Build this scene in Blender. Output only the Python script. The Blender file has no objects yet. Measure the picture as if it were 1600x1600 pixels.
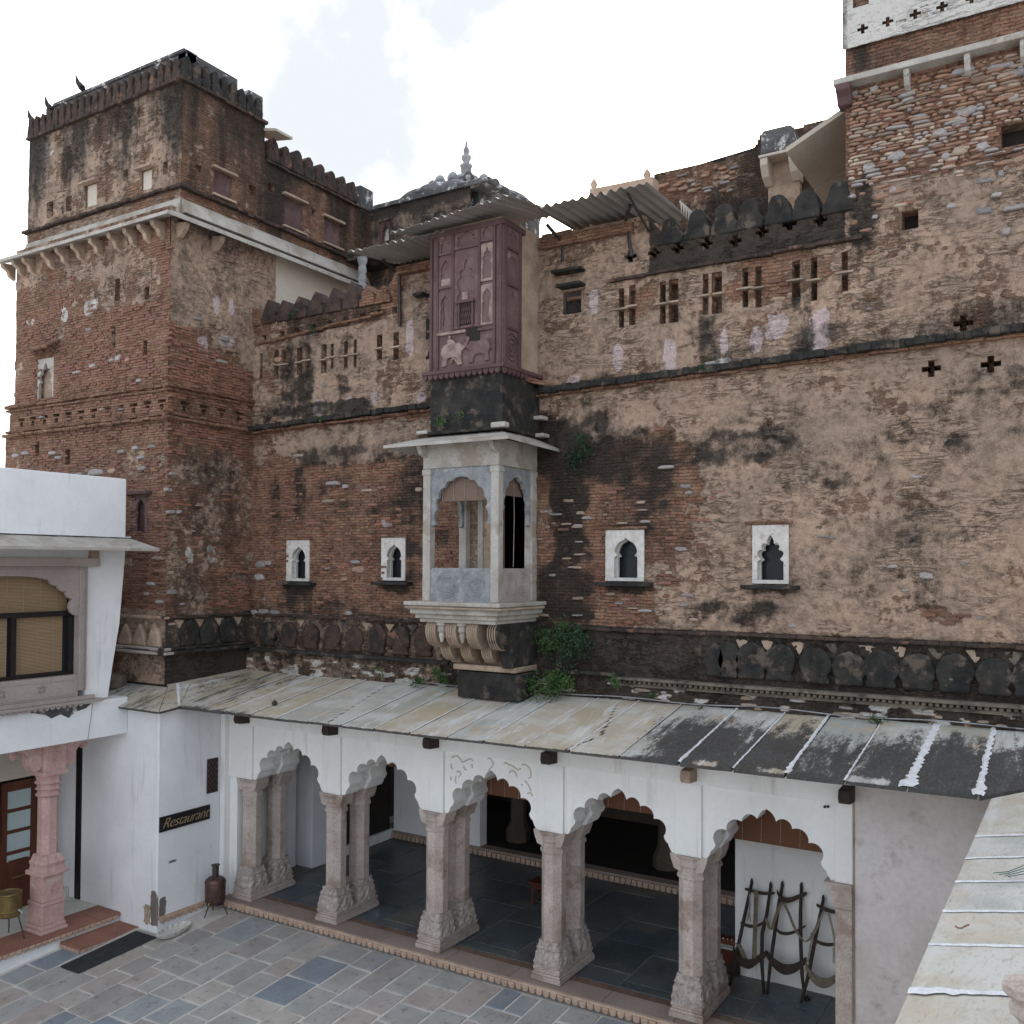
import bpy, bmesh, math, random
import numpy as np
from mathutils import Vector, Matrix
random.seed(7); RNG = np.random.default_rng(7)
C = bpy.context.scene.collection
SC = bpy.context.scene
# ------------------------------------------------------------------ camera (metres; the courtyard is z = 0, the eye is 6 m up)
FL, YAW, PITCH, ROLL, CY, EYE = 1467.139, 0.551419, 0.0226046, 0.00542458, 851.84, 6.0
_c, _s = math.cos(YAW), math.sin(YAW)
FW = np.array([-_s*math.cos(PITCH), _c*math.cos(PITCH), math.sin(PITCH)])
_r = np.array([_c, _s, 0.0]); _u = np.cross(_r, FW)
RT = _r*math.cos(ROLL)+_u*math.sin(ROLL); UP = _u*math.cos(ROLL)-_r*math.sin(ROLL)
cam_d = bpy.data.cameras.new('camera'); cam = bpy.data.objects.new('camera', cam_d); C.objects.link(cam)
cam_d.sensor_width = 36; cam_d.sensor_fit = 'HORIZONTAL'; cam_d.lens = FL/1600*36
cam_d.shift_y = (CY-800)/1600; cam_d.clip_end = 3000; cam_d.clip_start = .05
cam.matrix_world = Matrix(((RT[0], UP[0], -FW[0], 0), (RT[1], UP[1], -FW[1], 0), (RT[2], UP[2], -FW[2], EYE), (0, 0, 0, 1)))
SC.camera = cam
# ------------------------------------------------------------------ sky, sun, exposure
SUN_AZ, SUN_EL = math.radians(-28), math.radians(27)      # azimuth from +Y towards +X
SC.view_settings.view_transform = 'Standard'; SC.view_settings.look = 'None'
SC.view_settings.exposure = 1.5; SC.view_settings.gamma = 1
SC.view_settings.use_curve_mapping = False
CLX, CLY = 5.66, 8.10
world = bpy.data.worlds.new('World'); SC.world = world; world.use_nodes = True
nt = world.node_tree; nt.nodes.clear()
def wn(t): return nt.nodes.new(t)
sky = wn('ShaderNodeTexSky'); sky.sky_type = 'NISHITA'; sky.sun_disc = False
sky.sun_elevation = SUN_EL; sky.sun_rotation = SUN_AZ; sky.air_density = 1.2; sky.dust_density = 3.0
b1 = wn('ShaderNodeBackground'); b1.inputs[1].default_value = .13; nt.links.new(sky.outputs[0], b1.inputs[0])
b2 = wn('ShaderNodeBackground'); b2.inputs[0].default_value = (.955, .975, 1, 1); b2.inputs[1].default_value = .95
tc = wn('ShaderNodeTexCoord'); ns = wn('ShaderNodeTexNoise'); ns.inputs['Scale'].default_value = 1.5; ns.inputs['Detail'].default_value = 6
ns.inputs['Roughness'].default_value = .5
mp = wn('ShaderNodeMapping'); mp.inputs['Scale'].default_value = (1, 1, 1.6); mp.inputs['Location'].default_value = (.35, .1, .2)
nt.links.new(tc.outputs['Generated'], mp.inputs[0]); nt.links.new(mp.outputs[0], ns.inputs['Vector'])
rp = wn('ShaderNodeMapRange'); rp.inputs[1].default_value = .46; rp.inputs[2].default_value = .66; rp.inputs[3].default_value = .30; rp.inputs[4].default_value = 1.0
nt.links.new(ns.outputs['Fac'], rp.inputs[0])
mx = wn('ShaderNodeMixShader'); nt.links.new(rp.outputs[0], mx.inputs[0]); nt.links.new(b1.outputs[0], mx.inputs[1]); nt.links.new(b2.outputs[0], mx.inputs[2])
b3 = wn('ShaderNodeBackground'); b3.inputs[0].default_value = (.90, .955, 1, 1); b3.inputs[1].default_value = .345   # thicker, shaded cloud
n3 = wn('ShaderNodeTexNoise'); n3.inputs['Scale'].default_value = 1.5; n3.inputs['Detail'].default_value = 8; n3.inputs['Roughness'].default_value = .55
m3 = wn('ShaderNodeMapping'); m3.inputs['Location'].default_value = (CLX, CLY, .0); nt.links.new(tc.outputs['Generated'], m3.inputs[0]); nt.links.new(m3.outputs[0], n3.inputs['Vector'])
r3 = wn('ShaderNodeMapRange'); r3.interpolation_type = 'SMOOTHSTEP'; r3.inputs[1].default_value = .44; r3.inputs[2].default_value = .60; r3.inputs[4].default_value = 1.0
nt.links.new(n3.outputs['Fac'], r3.inputs[0]); mx3 = wn('ShaderNodeMixShader'); nt.links.new(r3.outputs[0], mx3.inputs[0]); nt.links.new(mx.outputs[0], mx3.inputs[1]); nt.links.new(b3.outputs[0], mx3.inputs[2])
wo = wn('ShaderNodeOutputWorld'); nt.links.new(mx3.outputs[0], wo.inputs[0])
sl = bpy.data.lights.new('sun', 'SUN'); sl.energy = 1.2; sl.angle = math.radians(14); sl.color = (1, .95, .88)
so = bpy.data.objects.new('sun', sl); C.objects.link(so); so.location = (0, 30, 40)
_sd = Vector((math.sin(SUN_AZ)*math.cos(SUN_EL), math.cos(SUN_AZ)*math.cos(SUN_EL), math.sin(SUN_EL)))
so.rotation_euler = _sd.to_track_quat('Z', 'Y').to_euler()

# ------------------------------------------------------------------ helpers
def P(px, py, X=None, Y=None, Z=None):
    """the point of the plane X=, Y= or Z= that the photograph shows at px, py (measured on the 1600 px photo)"""
    d = FW+RT*(px-800)/FL-UP*(py-CY)/FL
    t = X/d[0] if X is not None else Y/d[1] if Y is not None else (Z-EYE)/d[2]
    return np.array([0, 0, EYE])+d*t
def tag(o, label=None, cat=None, group=None, kind=None):
    for k, v in (('label', label), ('category', cat), ('group', group), ('kind', kind)):
        if v: o[k] = v
    return o
def thing(name, label, cat, loc, group=None, kind=None):
    o = bpy.data.objects.new(name, None); C.objects.link(o); o.location = loc; o.empty_display_size = .2
    return tag(o, label, cat, group, kind)
def par(o, p):
    if p is not None:
        o.parent = p; o.matrix_parent_inverse = p.matrix_basis.inverted()
    return o
def inst(name, mesh, parent, loc, rot=(0, 0, 0), scale=(1, 1, 1)):
    o = bpy.data.objects.new(name, mesh); C.objects.link(o); o.location = loc; o.rotation_euler = rot; o.scale = scale
    return par(o, parent)
def copy_thing(root, delta, label=None):
    r = root.copy(); C.objects.link(r); r.location = Vector(root.location)+Vector(delta)
    if label: r['label'] = label
    def rec(a, b):
        for ch in a.children:
            c = ch.copy(); C.objects.link(c); c.parent = b; rec(ch, c)
    rec(root, r); return r
def arc3(p, q, r, n=6):
    (ax, ay), (bx, by), (cx, cy) = p, q, r
    d = 2*(ax*(by-cy)+bx*(cy-ay)+cx*(ay-by))
    if abs(d) < 1e-9: return [p, q, r]
    ux = ((ax*ax+ay*ay)*(by-cy)+(bx*bx+by*by)*(cy-ay)+(cx*cx+cy*cy)*(ay-by))/d
    uy = ((ax*ax+ay*ay)*(cx-bx)+(bx*bx+by*by)*(ax-cx)+(cx*cx+cy*cy)*(bx-ax))/d
    R = math.hypot(ax-ux, ay-uy); a0 = math.atan2(ay-uy, ax-ux); a1 = math.atan2(by-uy, bx-ux); a2 = math.atan2(cy-uy, cx-ux)
    def norm(a): return a % (2*math.pi)
    if norm(a1-a0) <= norm(a2-a0): da = norm(a2-a0)
    else: da = norm(a2-a0)-2*math.pi
    return [(ux+R*math.cos(a0+da*i/n), uy+R*math.sin(a0+da*i/n)) for i in range(n+1)]
class MB:
    def __init__(s): s.v = []; s.f = []; s.m = []
    def add(s, vs, fs, mi=0):
        n = len(s.v); s.v += [tuple(map(float, p)) for p in vs]
        for f in fs: s.f.append(tuple(n+i for i in f)); s.m.append(mi)
        return s
    def box(s, x0, x1, y0, y1, z0, z1, mi=0):
        return s.add([(x0, y0, z0), (x1, y0, z0), (x1, y1, z0), (x0, y1, z0), (x0, y0, z1), (x1, y0, z1), (x1, y1, z1), (x0, y1, z1)],
                     [(0, 3, 2, 1), (4, 5, 6, 7), (0, 1, 5, 4), (1, 2, 6, 5), (2, 3, 7, 6), (3, 0, 4, 7)], mi)
    def hexa(s, p, mi=0):     # 8 points: bottom ring, top ring
        return s.add(p, [(0, 3, 2, 1), (4, 5, 6, 7), (0, 1, 5, 4), (1, 2, 6, 5), (2, 3, 7, 6), (3, 0, 4, 7)], mi)
    def prism(s, pts, ax, d0, d1, mi=0):   # outline in the plane across ax, swept from d0 to d1
        def w(p, d): return (p[0], d, p[1]) if ax == 'y' else (d, p[0], p[1]) if ax == 'x' else (p[0], p[1], d)
        n = len(pts); vs = [w(p, d0) for p in pts]+[w(p, d1) for p in pts]
        fs = [tuple(range(n)), tuple(range(2*n-1, n-1, -1))]+[(i, n+i, n+(i+1) % n, (i+1) % n) for i in range(n)]
        return s.add(vs, fs, mi)
    def lathe(s, prof, c=(0, 0, 0), n=16, sq=None, rot=0, mod=None, mi=0, axis='z'):
        vs = []
        for k, (r, z) in enumerate(prof):
            for i in range(n):
                a = 2*math.pi*i/n+rot; rr = r
                if sq: rr = r/((abs(math.cos(a))**sq+abs(math.sin(a))**sq)**(1/sq))
                if mod: rr *= mod(a, z, k)
                x, y, h = rr*math.cos(a), rr*math.sin(a), z
                if axis == 'y': x, y, h = x, -h, y
                elif axis == 'x': x, y, h = h, x, y
                vs.append((c[0]+x, c[1]+y, c[2]+h))
        fs = [(k*n+i, k*n+(i+1) % n, (k+1)*n+(i+1) % n, (k+1)*n+i) for k in range(len(prof)-1) for i in range(n)]
        fs += [tuple(range(n-1, -1, -1)), tuple((len(prof)-1)*n+i for i in range(n))]
        return s.add(vs, fs, mi)
    def tube(s, pts, r, n=6, mi=0):
        pts = [Vector(p) for p in pts]; rs = r if isinstance(r, (list, tuple)) else [r]*len(pts); vs = []
        for i, p in enumerate(pts):
            t = (pts[min(i+1, len(pts)-1)]-pts[max(i-1, 0)]).normalized()
            a = t.cross(Vector((0, 0, 1)) if abs(t.z) < .9 else Vector((1, 0, 0))).normalized(); b = t.cross(a)
            for k in range(n):
                q = p+(a*math.cos(2*math.pi*k/n)+b*math.sin(2*math.pi*k/n))*rs[i]; vs.append(q)
        m = len(pts)
        fs = [(i*n+k, i*n+(k+1) % n, (i+1)*n+(k+1) % n, (i+1)*n+k) for i in range(m-1) for k in range(n)]
        fs += [tuple(range(n)), tuple((m-1)*n+k for k in range(n-1, -1, -1))]
        return s.add(vs, fs, mi)
    def ribbon(s, pts, w, th=.006, mi=0):     # flat strap through pts, w is a vector across it
        w = Vector(w); vs = []
        for p in pts:
            p = Vector(p); vs += [p-w/2, p+w/2, p+w/2+Vector((0, th, 0)), p-w/2+Vector((0, th, 0))]
        n = len(pts); fs = []
        for i in range(n-1):
            for k in range(4): fs.append((i*4+k, i*4+(k+1) % 4, (i+1)*4+(k+1) % 4, (i+1)*4+k))
        return s.add(vs, fs+[(0, 1, 2, 3), ((n-1)*4+3, (n-1)*4+2, (n-1)*4+1, (n-1)*4)], mi)
    def mesh(s, name, mats, smooth=False, fix=True):
        me = bpy.data.meshes.new(name); me.from_pydata(s.v, [], s.f)
        for m in (mats if isinstance(mats, (list, tuple)) else [mats]): me.materials.append(m)
        if any(s.m): me.polygons.foreach_set('material_index', s.m)
        if fix:
            bm = bmesh.new(); bm.from_mesh(me); bmesh.ops.recalc_face_normals(bm, faces=bm.faces); bm.to_mesh(me); bm.free()
        if smooth: me.polygons.foreach_set('use_smooth', [True]*len(me.polygons))
        me.update(); return me
    def build(s, name, mats, parent=None, smooth=False, bev=0, seg=2, kind=None, label=None):
        o = bpy.data.objects.new(name, s.mesh(name, mats, smooth)); C.objects.link(o); par(o, parent)
        if bev:
            b = o.modifiers.new('bevel', 'BEVEL'); b.width = bev; b.segments = seg; b.limit_method = 'ANGLE'; b.angle_limit = .6
            b.harden_normals = False
        return tag(o, label, None, None, kind)
# numpy noise
_T = RNG.random((256, 256))
def vn(x, y, s=0):
    x = np.asarray(x, float)+s*17.3; y = np.asarray(y, float)+s*9.7
    xi = np.floor(x).astype(int); yi = np.floor(y).astype(int); fx = x-xi; fy = y-yi
    fx = fx*fx*(3-2*fx); fy = fy*fy*(3-2*fy)
    a = _T[xi & 255, yi & 255]; b = _T[(xi+1) & 255, yi & 255]; c = _T[xi & 255, (yi+1) & 255]; d = _T[(xi+1) & 255, (yi+1) & 255]
    return (a*(1-fx)+b*fx)*(1-fy)+(c*(1-fx)+d*fx)*fy
def fbm(x, y, o=4, s=0):
    r = 0; a = .5; t = 0
    for i in range(o): r = r+a*vn(x*2**i, y*2**i, s+i); t += a; a *= .5
    return r/t
def sm(a, b, x): t = np.clip((x-a)/(b-a), 0, 1); return t*t*(3-2*t)

# ------------------------------------------------------------------ materials
class N:
    def __init__(s, name):
        s.mat = bpy.data.materials.new(name); s.mat.use_nodes = True; s.t = s.mat.node_tree
        s.b = s.t.nodes['Principled BSDF']; s.b.inputs['Specular IOR Level'].default_value = .25
        s._co = None
    def n(s, t, **k):
        x = s.t.nodes.new(t)
        for a, v in k.items(): setattr(x, a, v)
        return x
    def set(s, node, **k):
        for a, v in k.items():
            i = node.inputs[int(a[1:])] if a[0] == '_' and a[1:].isdigit() else node.inputs[a.replace('_', ' ')]
            if hasattr(v, 'is_output') or isinstance(v, bpy.types.NodeSocket): s.t.links.new(v, i)
            else: i.default_value = v
        return node
    def pos(s):
        if s._co is None: s._co = s.n('ShaderNodeTexCoord').outputs['Object']
        return s._co
    def noise(s, scale, det=5, vec=None, rough=.55, st=None, dist=0):
        v = vec or s.pos()
        if st: v = s.set(s.n('ShaderNodeMapping'), _0=v, Scale=st).outputs[0]
        return s.set(s.n('ShaderNodeTexNoise'), Vector=v, Scale=scale, Detail=det, Roughness=rough, Distortion=dist).outputs['Fac']
    def m(s, op, a, b=0, c=0, cl=False):
        x = s.n('ShaderNodeMath', operation=op, use_clamp=cl); s.set(x, _0=a, _1=b, _2=c); return x.outputs[0]
    def ramp(s, x, lo, hi, a=0, b=1):
        return s.set(s.n('ShaderNodeMapRange', interpolation_type='SMOOTHSTEP'), _0=x, _1=lo, _2=hi, _3=a, _4=b).outputs[0]
    def mix(s, f, a, b, mode='MIX'):
        x = s.n('ShaderNodeMix', data_type='RGBA', blend_type=mode); s.set(x, _0=f)
        for i, v in ((6, a), (7, b)):
            if isinstance(v, tuple): x.inputs[i].default_value = (*v[:3], 1)
            else: s.t.links.new(v, x.inputs[i])
        return x.outputs[2]
    def bump(s, h, dist=.01, st=1, prev=None):
        x = s.n('ShaderNodeBump'); s.set(x, Height=h, Distance=dist, Strength=st)
        if prev is not None: s.t.links.new(prev, x.inputs['Normal'])
        return x.outputs[0]
    def out(s, col, rough=.9, bump=None, metal=0):
        if isinstance(col, tuple): s.b.inputs['Base Color'].default_value = (*col, 1)
        else: s.t.links.new(col, s.b.inputs['Base Color'])
        s.set(s.b, Roughness=rough); s.b.inputs['Metallic'].default_value = metal
        if bump is not None: s.t.links.new(bump, s.b.inputs['Normal'])
        return s.mat
def simple(name, c1, c2, scale=3, rough=.85, bump=.004, dirt=None, rnd=0, metal=0, st=None, fine=40, spec=None, spk=.35, streak=0):
    k = N(name); f = k.ramp(k.noise(scale, 6, st=st), .3, .7)
    col = k.mix(f, c1, c2)
    if rnd:
        r = k.n('ShaderNodeObjectInfo').outputs['Random']
        hsv = k.n('ShaderNodeHueSaturation'); k.set(hsv, Value=k.m('MULTIPLY_ADD', r, rnd*2, 1-rnd), Color=col)
        k.set(hsv, Saturation=k.m('MULTIPLY_ADD', k.m('FRACT', k.m('MULTIPLY', r, 7.3)), rnd*.6, 1-rnd*.4)); col = hsv.outputs[0]
    n2 = k.noise(fine, 5)
    col = k.mix(k.ramp(n2, .35, .75, 0, spk), col, (c1[0]*.45, c1[1]*.45, c1[2]*.45))
    for dd_ in ((dirt if isinstance(dirt, list) else [dirt]) if dirt else []):   # (colour, threshold, scale, strength)
        dm = k.m('MULTIPLY', k.ramp(k.noise(dd_[2], 9, rough=.72), dd_[1], dd_[1]+.10), dd_[3])
        col = k.mix(dm, col, dd_[0])
    if streak: col = k.mix(k.ramp(k.noise(1.0, 8, st=(5, 5, .55), rough=.65), .56, .72, 0, streak), col, (.36, .33, .30)); col = k.mix(k.ramp(k.noise(11, 6, rough=.8), .66, .72, 0, streak*1.2), col, (.30, .26, .23))
    h = k.m('ADD', k.m('MULTIPLY', n2, .5), k.noise(scale*4, 4))
    if spec is not None: k.b.inputs['Specular IOR Level'].default_value = spec
    return k.out(col, rough, k.bump(h, bump, .8), metal)
def masonry(name, attr=True, br1=(.20, .088, .058), br2=(.36, .19, .13), mort=(.29, .205, .145), pl1=(.46, .325, .24), pl2=(.345, .258, .203)):
    k = N(name); pos = k.pos(); xyz = k.set(k.n('ShaderNodeSeparateXYZ'), _0=pos).outputs
    uu = k.m('ADD', xyz[0], xyz[1]); v2 = k.set(k.n('ShaderNodeCombineXYZ'), _0=uu, _1=xyz[2], _2=0.0).outputs[0]
    nw = k.set(k.n('ShaderNodeTexNoise'), Vector=pos, Scale=2.3, Detail=6.0, Roughness=.65).outputs['Color']
    off = k.n('ShaderNodeVectorMath', operation='MULTIPLY_ADD'); k.t.links.new(nw, off.inputs[0]); off.inputs[1].default_value = (.14, .075, 0); k.t.links.new(v2, off.inputs[2])
    bt = k.n('ShaderNodeTexBrick', offset=.43, squash=1.0); k.set(bt, Vector=off.outputs[0], Scale=1.0, Mortar_Size=.0075, Mortar_Smooth=.7, Bias=-.1, Brick_Width=.19, Row_Height=.05)
    bt.inputs['Color1'].default_value = (*br1, 1); bt.inputs['Color2'].default_value = (*br2, 1); bt.inputs['Mortar'].default_value = (mort[0]*.42, mort[1]*.38, mort[2]*.36, 1)  # joint colour darkened to paint in the shadow of the gaps
    if attr:
        at = k.n('ShaderNodeAttribute', attribute_name='mask'); sp = k.set(k.n('ShaderNodeSeparateColor'), _0=at.outputs['Color']).outputs
        mr, mg, mb, ma = sp[0], sp[1], sp[2], at.outputs['Alpha']
    else: mr, mg, mb, ma = .9, .3, 0.0, 0.0
    nb = k.noise(1.7, 9, rough=.68); nf = k.noise(9, 6, rough=.6); nff = k.noise(55, 5, rough=.7)
    ex = k.ramp(k.m('ADD', mr, k.m('MULTIPLY_ADD', nb, 1.5, k.m('MULTIPLY_ADD', nf, .6, k.m('MULTIPLY_ADD', k.noise(6, 6, st=(1, 1, 3)), .6, -1.35)))), .40, .60)
    brick = k.mix(k.ramp(nf, .35, .70, 0, .75), bt.outputs['Color'], (mort[0]*1.1, mort[1]*1.05, mort[2])); brick = k.mix(k.ramp(k.noise(24, 5, rough=.7), .5, .7, 0, .5), brick, (.10, .06, .045))
    brick = k.mix(k.ramp(k.noise(3.1, 5), .45, .8, 0, .5), brick, (.15, .075, .055))
    pl = k.mix(k.ramp(k.noise(.9, 6, rough=.6), .35, .65), pl1, pl2)
    pl = k.mix(k.ramp(nf, .42, .66, 0, .75), pl, (pl2[0]*.62, pl2[1]*.58, pl2[2]*.56))
    pl = k.mix(k.ramp(nff, .50, .72, 0, .6), pl, (.10, .075, .058))
    pl = k.mix(k.ramp(k.noise(2.6, 9, rough=.72, dist=.5), .50, .66, 0, .6), pl, (.20, .15, .115)); pl = k.mix(k.ramp(k.noise(4.5, 8, rough=.7), .56, .68, 0, .55), pl, (.56, .41, .29))
    wv = k.n('ShaderNodeVectorMath', operation='MULTIPLY_ADD'); k.t.links.new(nw, wv.inputs[0]); wv.inputs[1].default_value = (1.3, 1.1, .3); k.t.links.new(v2, wv.inputs[2])
    #vo = k.n('ShaderNodeTexVoronoi', feature='DISTANCE_TO_EDGE'); k.set(vo, Vector=wv.outputs[0], Scale=5.5)
    hz = k.noise(1.9, 10, st=(1.2, 1.2, 5.5), rough=.66, dist=1.2); rdg = k.m('SUBTRACT', 1.0, k.m('ABSOLUTE', k.m('MULTIPLY_ADD', hz, 2.0, -1.0)))
    crack_shade = k.m('MULTIPLY', k.ramp(rdg, .95, .985), k.ramp(k.noise(1.6, 6),   .42, .62, 0, .55)); pl = k.mix(crack_shade, pl, (.09, .06, .045))  # thin dark lines: cracks with the shadow of eroded ledges painted in
    col = k.mix(ex, pl, brick)
    lim = k.ramp(k.m('ADD', ma, k.m('MULTIPLY_ADD', nf, 1.1, -.55)), .42, .58); col = k.mix(lim, col, (.60, .58, .55))
    pk = k.ramp(k.m('ADD', mb, k.m('MULTIPLY_ADD', nf, .9, -.45)), .42, .58); pk = k.m('MULTIPLY', pk, k.ramp(nff, .62, .45, .45, .92)); col = k.mix(pk, col, (.56, .45, .455))
    st = k.noise(1.0, 9, st=(7, 7, 1.1), rough=.68, dist=.4)
    sn = k.m('MULTIPLY_ADD', st, .55, k.m('MULTIPLY_ADD', nf, .45, k.m('MULTIPLY_ADD', nb, .5, -.75)))
    dk = k.ramp(k.m('ADD', mg, k.m('MULTIPLY_ADD', nff, .65, k.m('ADD', sn, -.32))), .28, .84, 0, .93)
    grm = k.ramp(k.noise(15, 7, rough=.75), .54, .68, 0, .35); col = k.mix(grm, col, (.07, .052, .042)); col = k.mix(dk, col, (.032, .028, .025))
    joint = k.m('SUBTRACT', 1.0, bt.outputs['Fac'])
    h = k.m('MULTIPLY', joint, ex)
    bp = k.bump(h, .03, 1.0); bp = k.bump(k.m('ADD', k.m('ADD', nf, k.m('MULTIPLY', crack_shade, -.4)), k.m('ADD', k.m('MULTIPLY', nff, .3), k.m('MULTIPLY', k.noise(20, 5), .5))), .055, 1.0, bp); bp = k.bump(k.m('MULTIPLY', ex, -1.0), .012, .7, bp)
    return k.out(col, .95, bp)
M = {}
M['masonry'] = masonry('old_masonry')
M['masonry_plain'] = masonry('old_masonry_trim', attr=False)
M['brick'] = simple('lakhori_brick', (.27, .135, .095), (.19, .092, .065), 5, .92, .006, rnd=.35, dirt=((.03, .027, .025), .60, 2, .6))
M['stone_grey'] = simple('grey_fieldstone', (.36, .335, .33), (.25, .23, .23), 6, .9, .006, rnd=.3)
M['stone_orange'] = simple('orange_fieldstone', (.35, .215, .15), (.25, .15, .11), 6, .9, .006, rnd=.35)
M['stone_buff'] = simple('buff_fieldstone', (.40, .315, .245), (.28, .21, .165), 6, .9, .006, rnd=.3)
M['black'] = simple('black_weathered_lime', (.018, .018, .018), (.045, .042, .038), 5, .95, .022, fine=28, dirt=[((.13, .10, .08), .53, 3.5, .75), ((.34, .30, .26), .64, 4.3, .75)])
M['black_brick'] = simple('sooty_brick', (.030, .026, .024), (.085, .056, .045), 6, .95, .022, fine=28, dirt=[((.20, .11, .08), .56, 3.2, .85), ((.36, .27, .20), .66, 4.1, .6)])
M['patch'] = simple('bare_cement_patch', (.22, .195, .18), (.15, .13, .12), 6, .92, .008, fine=30)
M['sooty'] = simple('soot_streaked_stone', (.20, .165, .135), (.10, .085, .072), 5, .9, .010, fine=28, dirt=[((.045, .04, .037), .50, 3.1, .85), ((.36, .30, .24), .62, 5, .6)])
M['dome'] = simple('dome_lime', (.055, .056, .06), (.13, .13, .13), 2, .9, .008, fine=26, dirt=((.62, .61, .61), .53, 4.5, .85))
M['domelight'] = simple('finial_lime', (.36, .36, .37), (.20, .20, .22), 4, .9, .006, dirt=((.07, .07, .075), .55, 3, .8))
M['peel'] = simple('peeling_white_frame', (.62, .60, .58), (.50, .47, .44), 5, .85, .006, fine=24, dirt=[((.30, .21, .17), .56, 6, .75), ((.10, .08, .07), .66, 9, .7)])
M['white'] = simple('whitewash', (.80, .81, .83), (.70, .71, .73), 1.1, .85, .006, fine=14, dirt=[((.46, .42, .38), .64, 1.1, .35), ((.55, .52, .49), .60, 3.3, .3)], spk=.07, streak=.38)
M['white2'] = simple('whitewash_warm', (.80, .80, .79), (.71, .71, .695), 1.0, .85, .006, fine=14, dirt=[((.45, .40, .35), .64, 1.4, .35), ((.30, .26, .23), .70, 6, .6)], spk=.07, streak=.38)
M['greywall'] = simple('grey_limewash', (.50, .455, .44), (.63, .59, .575), 1.0, .85, .006, fine=14, spk=.2, dirt=[((.27, .22, .20), .56, 1.3, .6), ((.62, .60, .58), .58, 2.2, .5)])
M['cream'] = simple('cream_limewash', (.58, .53, .46), (.50, .45, .39), .7, .9, .003)
M['creamslab'] = simple('cream_slab_underside', (.47, .42, .35), (.38, .335, .28), .9, .85, .004, dirt=((.16, .14, .12), .66, 1.3, .5))
M['colstone'] = simple('column_stone', (.52, .445, .405), (.395, .33, .295), 3, .85, .010, fine=45, spk=.6, dirt=[((.24, .165, .125), .52, 2.0, .65), ((.16, .12, .10), .62, 5, .6)], rnd=.08)
M['colbase'] = simple('carved_base_stone', (.51, .45, .415), (.36, .305, .275), 9, .85, .035, fine=22, spk=.7, dirt=[((.22, .16, .125), .54, 3, .65)])
M['marble'] = simple('weathered_marble', (.45, .43, .395), (.35, .325, .295), 3, .75, .006, fine=30, dirt=[((.25, .205, .16), .50, 2.2, .7), ((.08, .075, .07), .63, 3.7, .7)])
M['marbleblue'] = simple('carved_blue_grey_stone', (.30, .315, .33), (.20, .21, .22), 6, .8, .02, fine=26, dirt=[((.42, .41, .39), .54, 4, .7), ((.20, .165, .13), .62, 2, .5)])
M['bracket'] = simple('bracket_stone', (.44, .34, .26), (.31, .23, .175), 4, .88, .01, fine=28, dirt=[((.22, .155, .115), .52, 2.6, .6), ((.06, .052, .048), .62, 2.3, .85)])
M['purple'] = simple('faded_purple_paint', (.13, .077, .078), (.18, .122, .12), 4, .85, .006, fine=30, dirt=[((.36, .29, .26), .60, 2.6, .55), ((.07, .045, .045), .58, 1.8, .5)])
M['purpledark'] = simple('dark_purple_trim', (.085, .049, .051), (.125, .075, .077), 2, .8, .004)
M['relief'] = simple('pale_worn_relief', (.34, .26, .23), (.19, .12, .12), 7, .85, .006)
M['iron'] = simple('weathered_corrugated_iron', (.24, .225, .21), (.34, .32, .30), 2, .6, .002, metal=.0, st=(1, .3, 1))
M['darkmetal'] = simple('dark_metal', (.05, .045, .045), (.08, .07, .065), 6, .55, .002, metal=.4)
M['sandstone'] = simple('red_sandstone', (.30, .145, .105), (.235, .115, .088), 2, .85, .005, fine=50, dirt=((.12, .075, .06), .6, 2, .6))
M['buffedge'] = simple('buff_edge_stone', (.50, .37, .285), (.40, .28, .215), 4, .85, .006, dirt=((.25, .17, .13), .6, 3, .6), rnd=.12)
M['sillstone'] = simple('threshold_stone', (.335, .265, .235), (.265, .205, .18), 1.5, .85, .005, fine=50, rnd=.1)
M['pink'] = simple('pink_painted_stone', (.54, .36, .33), (.45, .29, .265), 4, .8, .006, fine=22, dirt=[((.56, .47, .44), .56, 3, .6), ((.26, .17, .15), .62, 2.3, .5)])
M['pinkgrey'] = simple('pinkish_grey_stone', (.40, .345, .325), (.33, .28, .265), 2, .8, .004, fine=35)
M['wood'] = simple('varnished_door_wood', (.115, .035, .016), (.07, .022, .012), 4, .45, .003, st=(1, 1, .15))
M['oldwood'] = simple('old_dark_wood', (.034, .025, .022), (.06, .043, .035), 7, .7, .004)
M['strap'] = simple('woven_strap', (.21, .18, .13), (.13, .11, .08), 20, .95, .004)
M['rope'] = simple('pale_rope', (.36, .33, .29), (.25, .22, .19), 30, .95, .003)
M['copper'] = simple('dull_copper', (.145, .085, .072), (.085, .055, .05), 8, .5, .002, metal=.55)
M['brass'] = simple('old_brass', (.24, .17, .07), (.15, .11, .05), 8, .45, .002, metal=.6)
M['mat'] = simple('dark_rubber_mat', (.028, .028, .032), (.045, .045, .05), 9, .9, .004, fine=90)
M['dark'] = simple('unlit_interior', (.022, .02, .018), (.035, .03, .026), 1.2, .95, .003)  # near-black colour stands for the shade inside openings
M['darkwall'] = simple('dim_room_plaster', (.075, .062, .05), (.11, .09, .07), 1, .95, .004)  # plaster colour darkened to paint in the dimness of the room
M['frameblack'] = simple('black_window_frame', (.016, .012, .012), (.025, .02, .02), 9, .4, .001)
M['mortar'] = simple('paving_mortar', (.66, .62, .58), (.55, .51, .48), 5, .95, .006, fine=50)
M['intmortar'] = simple('floor_joint', (.17, .17, .165), (.22, .21, .20), 5, .95, .004)
M['limestrip'] = simple('white_lime_mortar', (.74, .75, .78), (.60, .60, .62), 12, .9, .012, fine=60)
M['leaf'] = simple('green_leaf', (.045, .10, .03), (.075, .13, .04), 6, .7, .001, rnd=.2)
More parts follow.
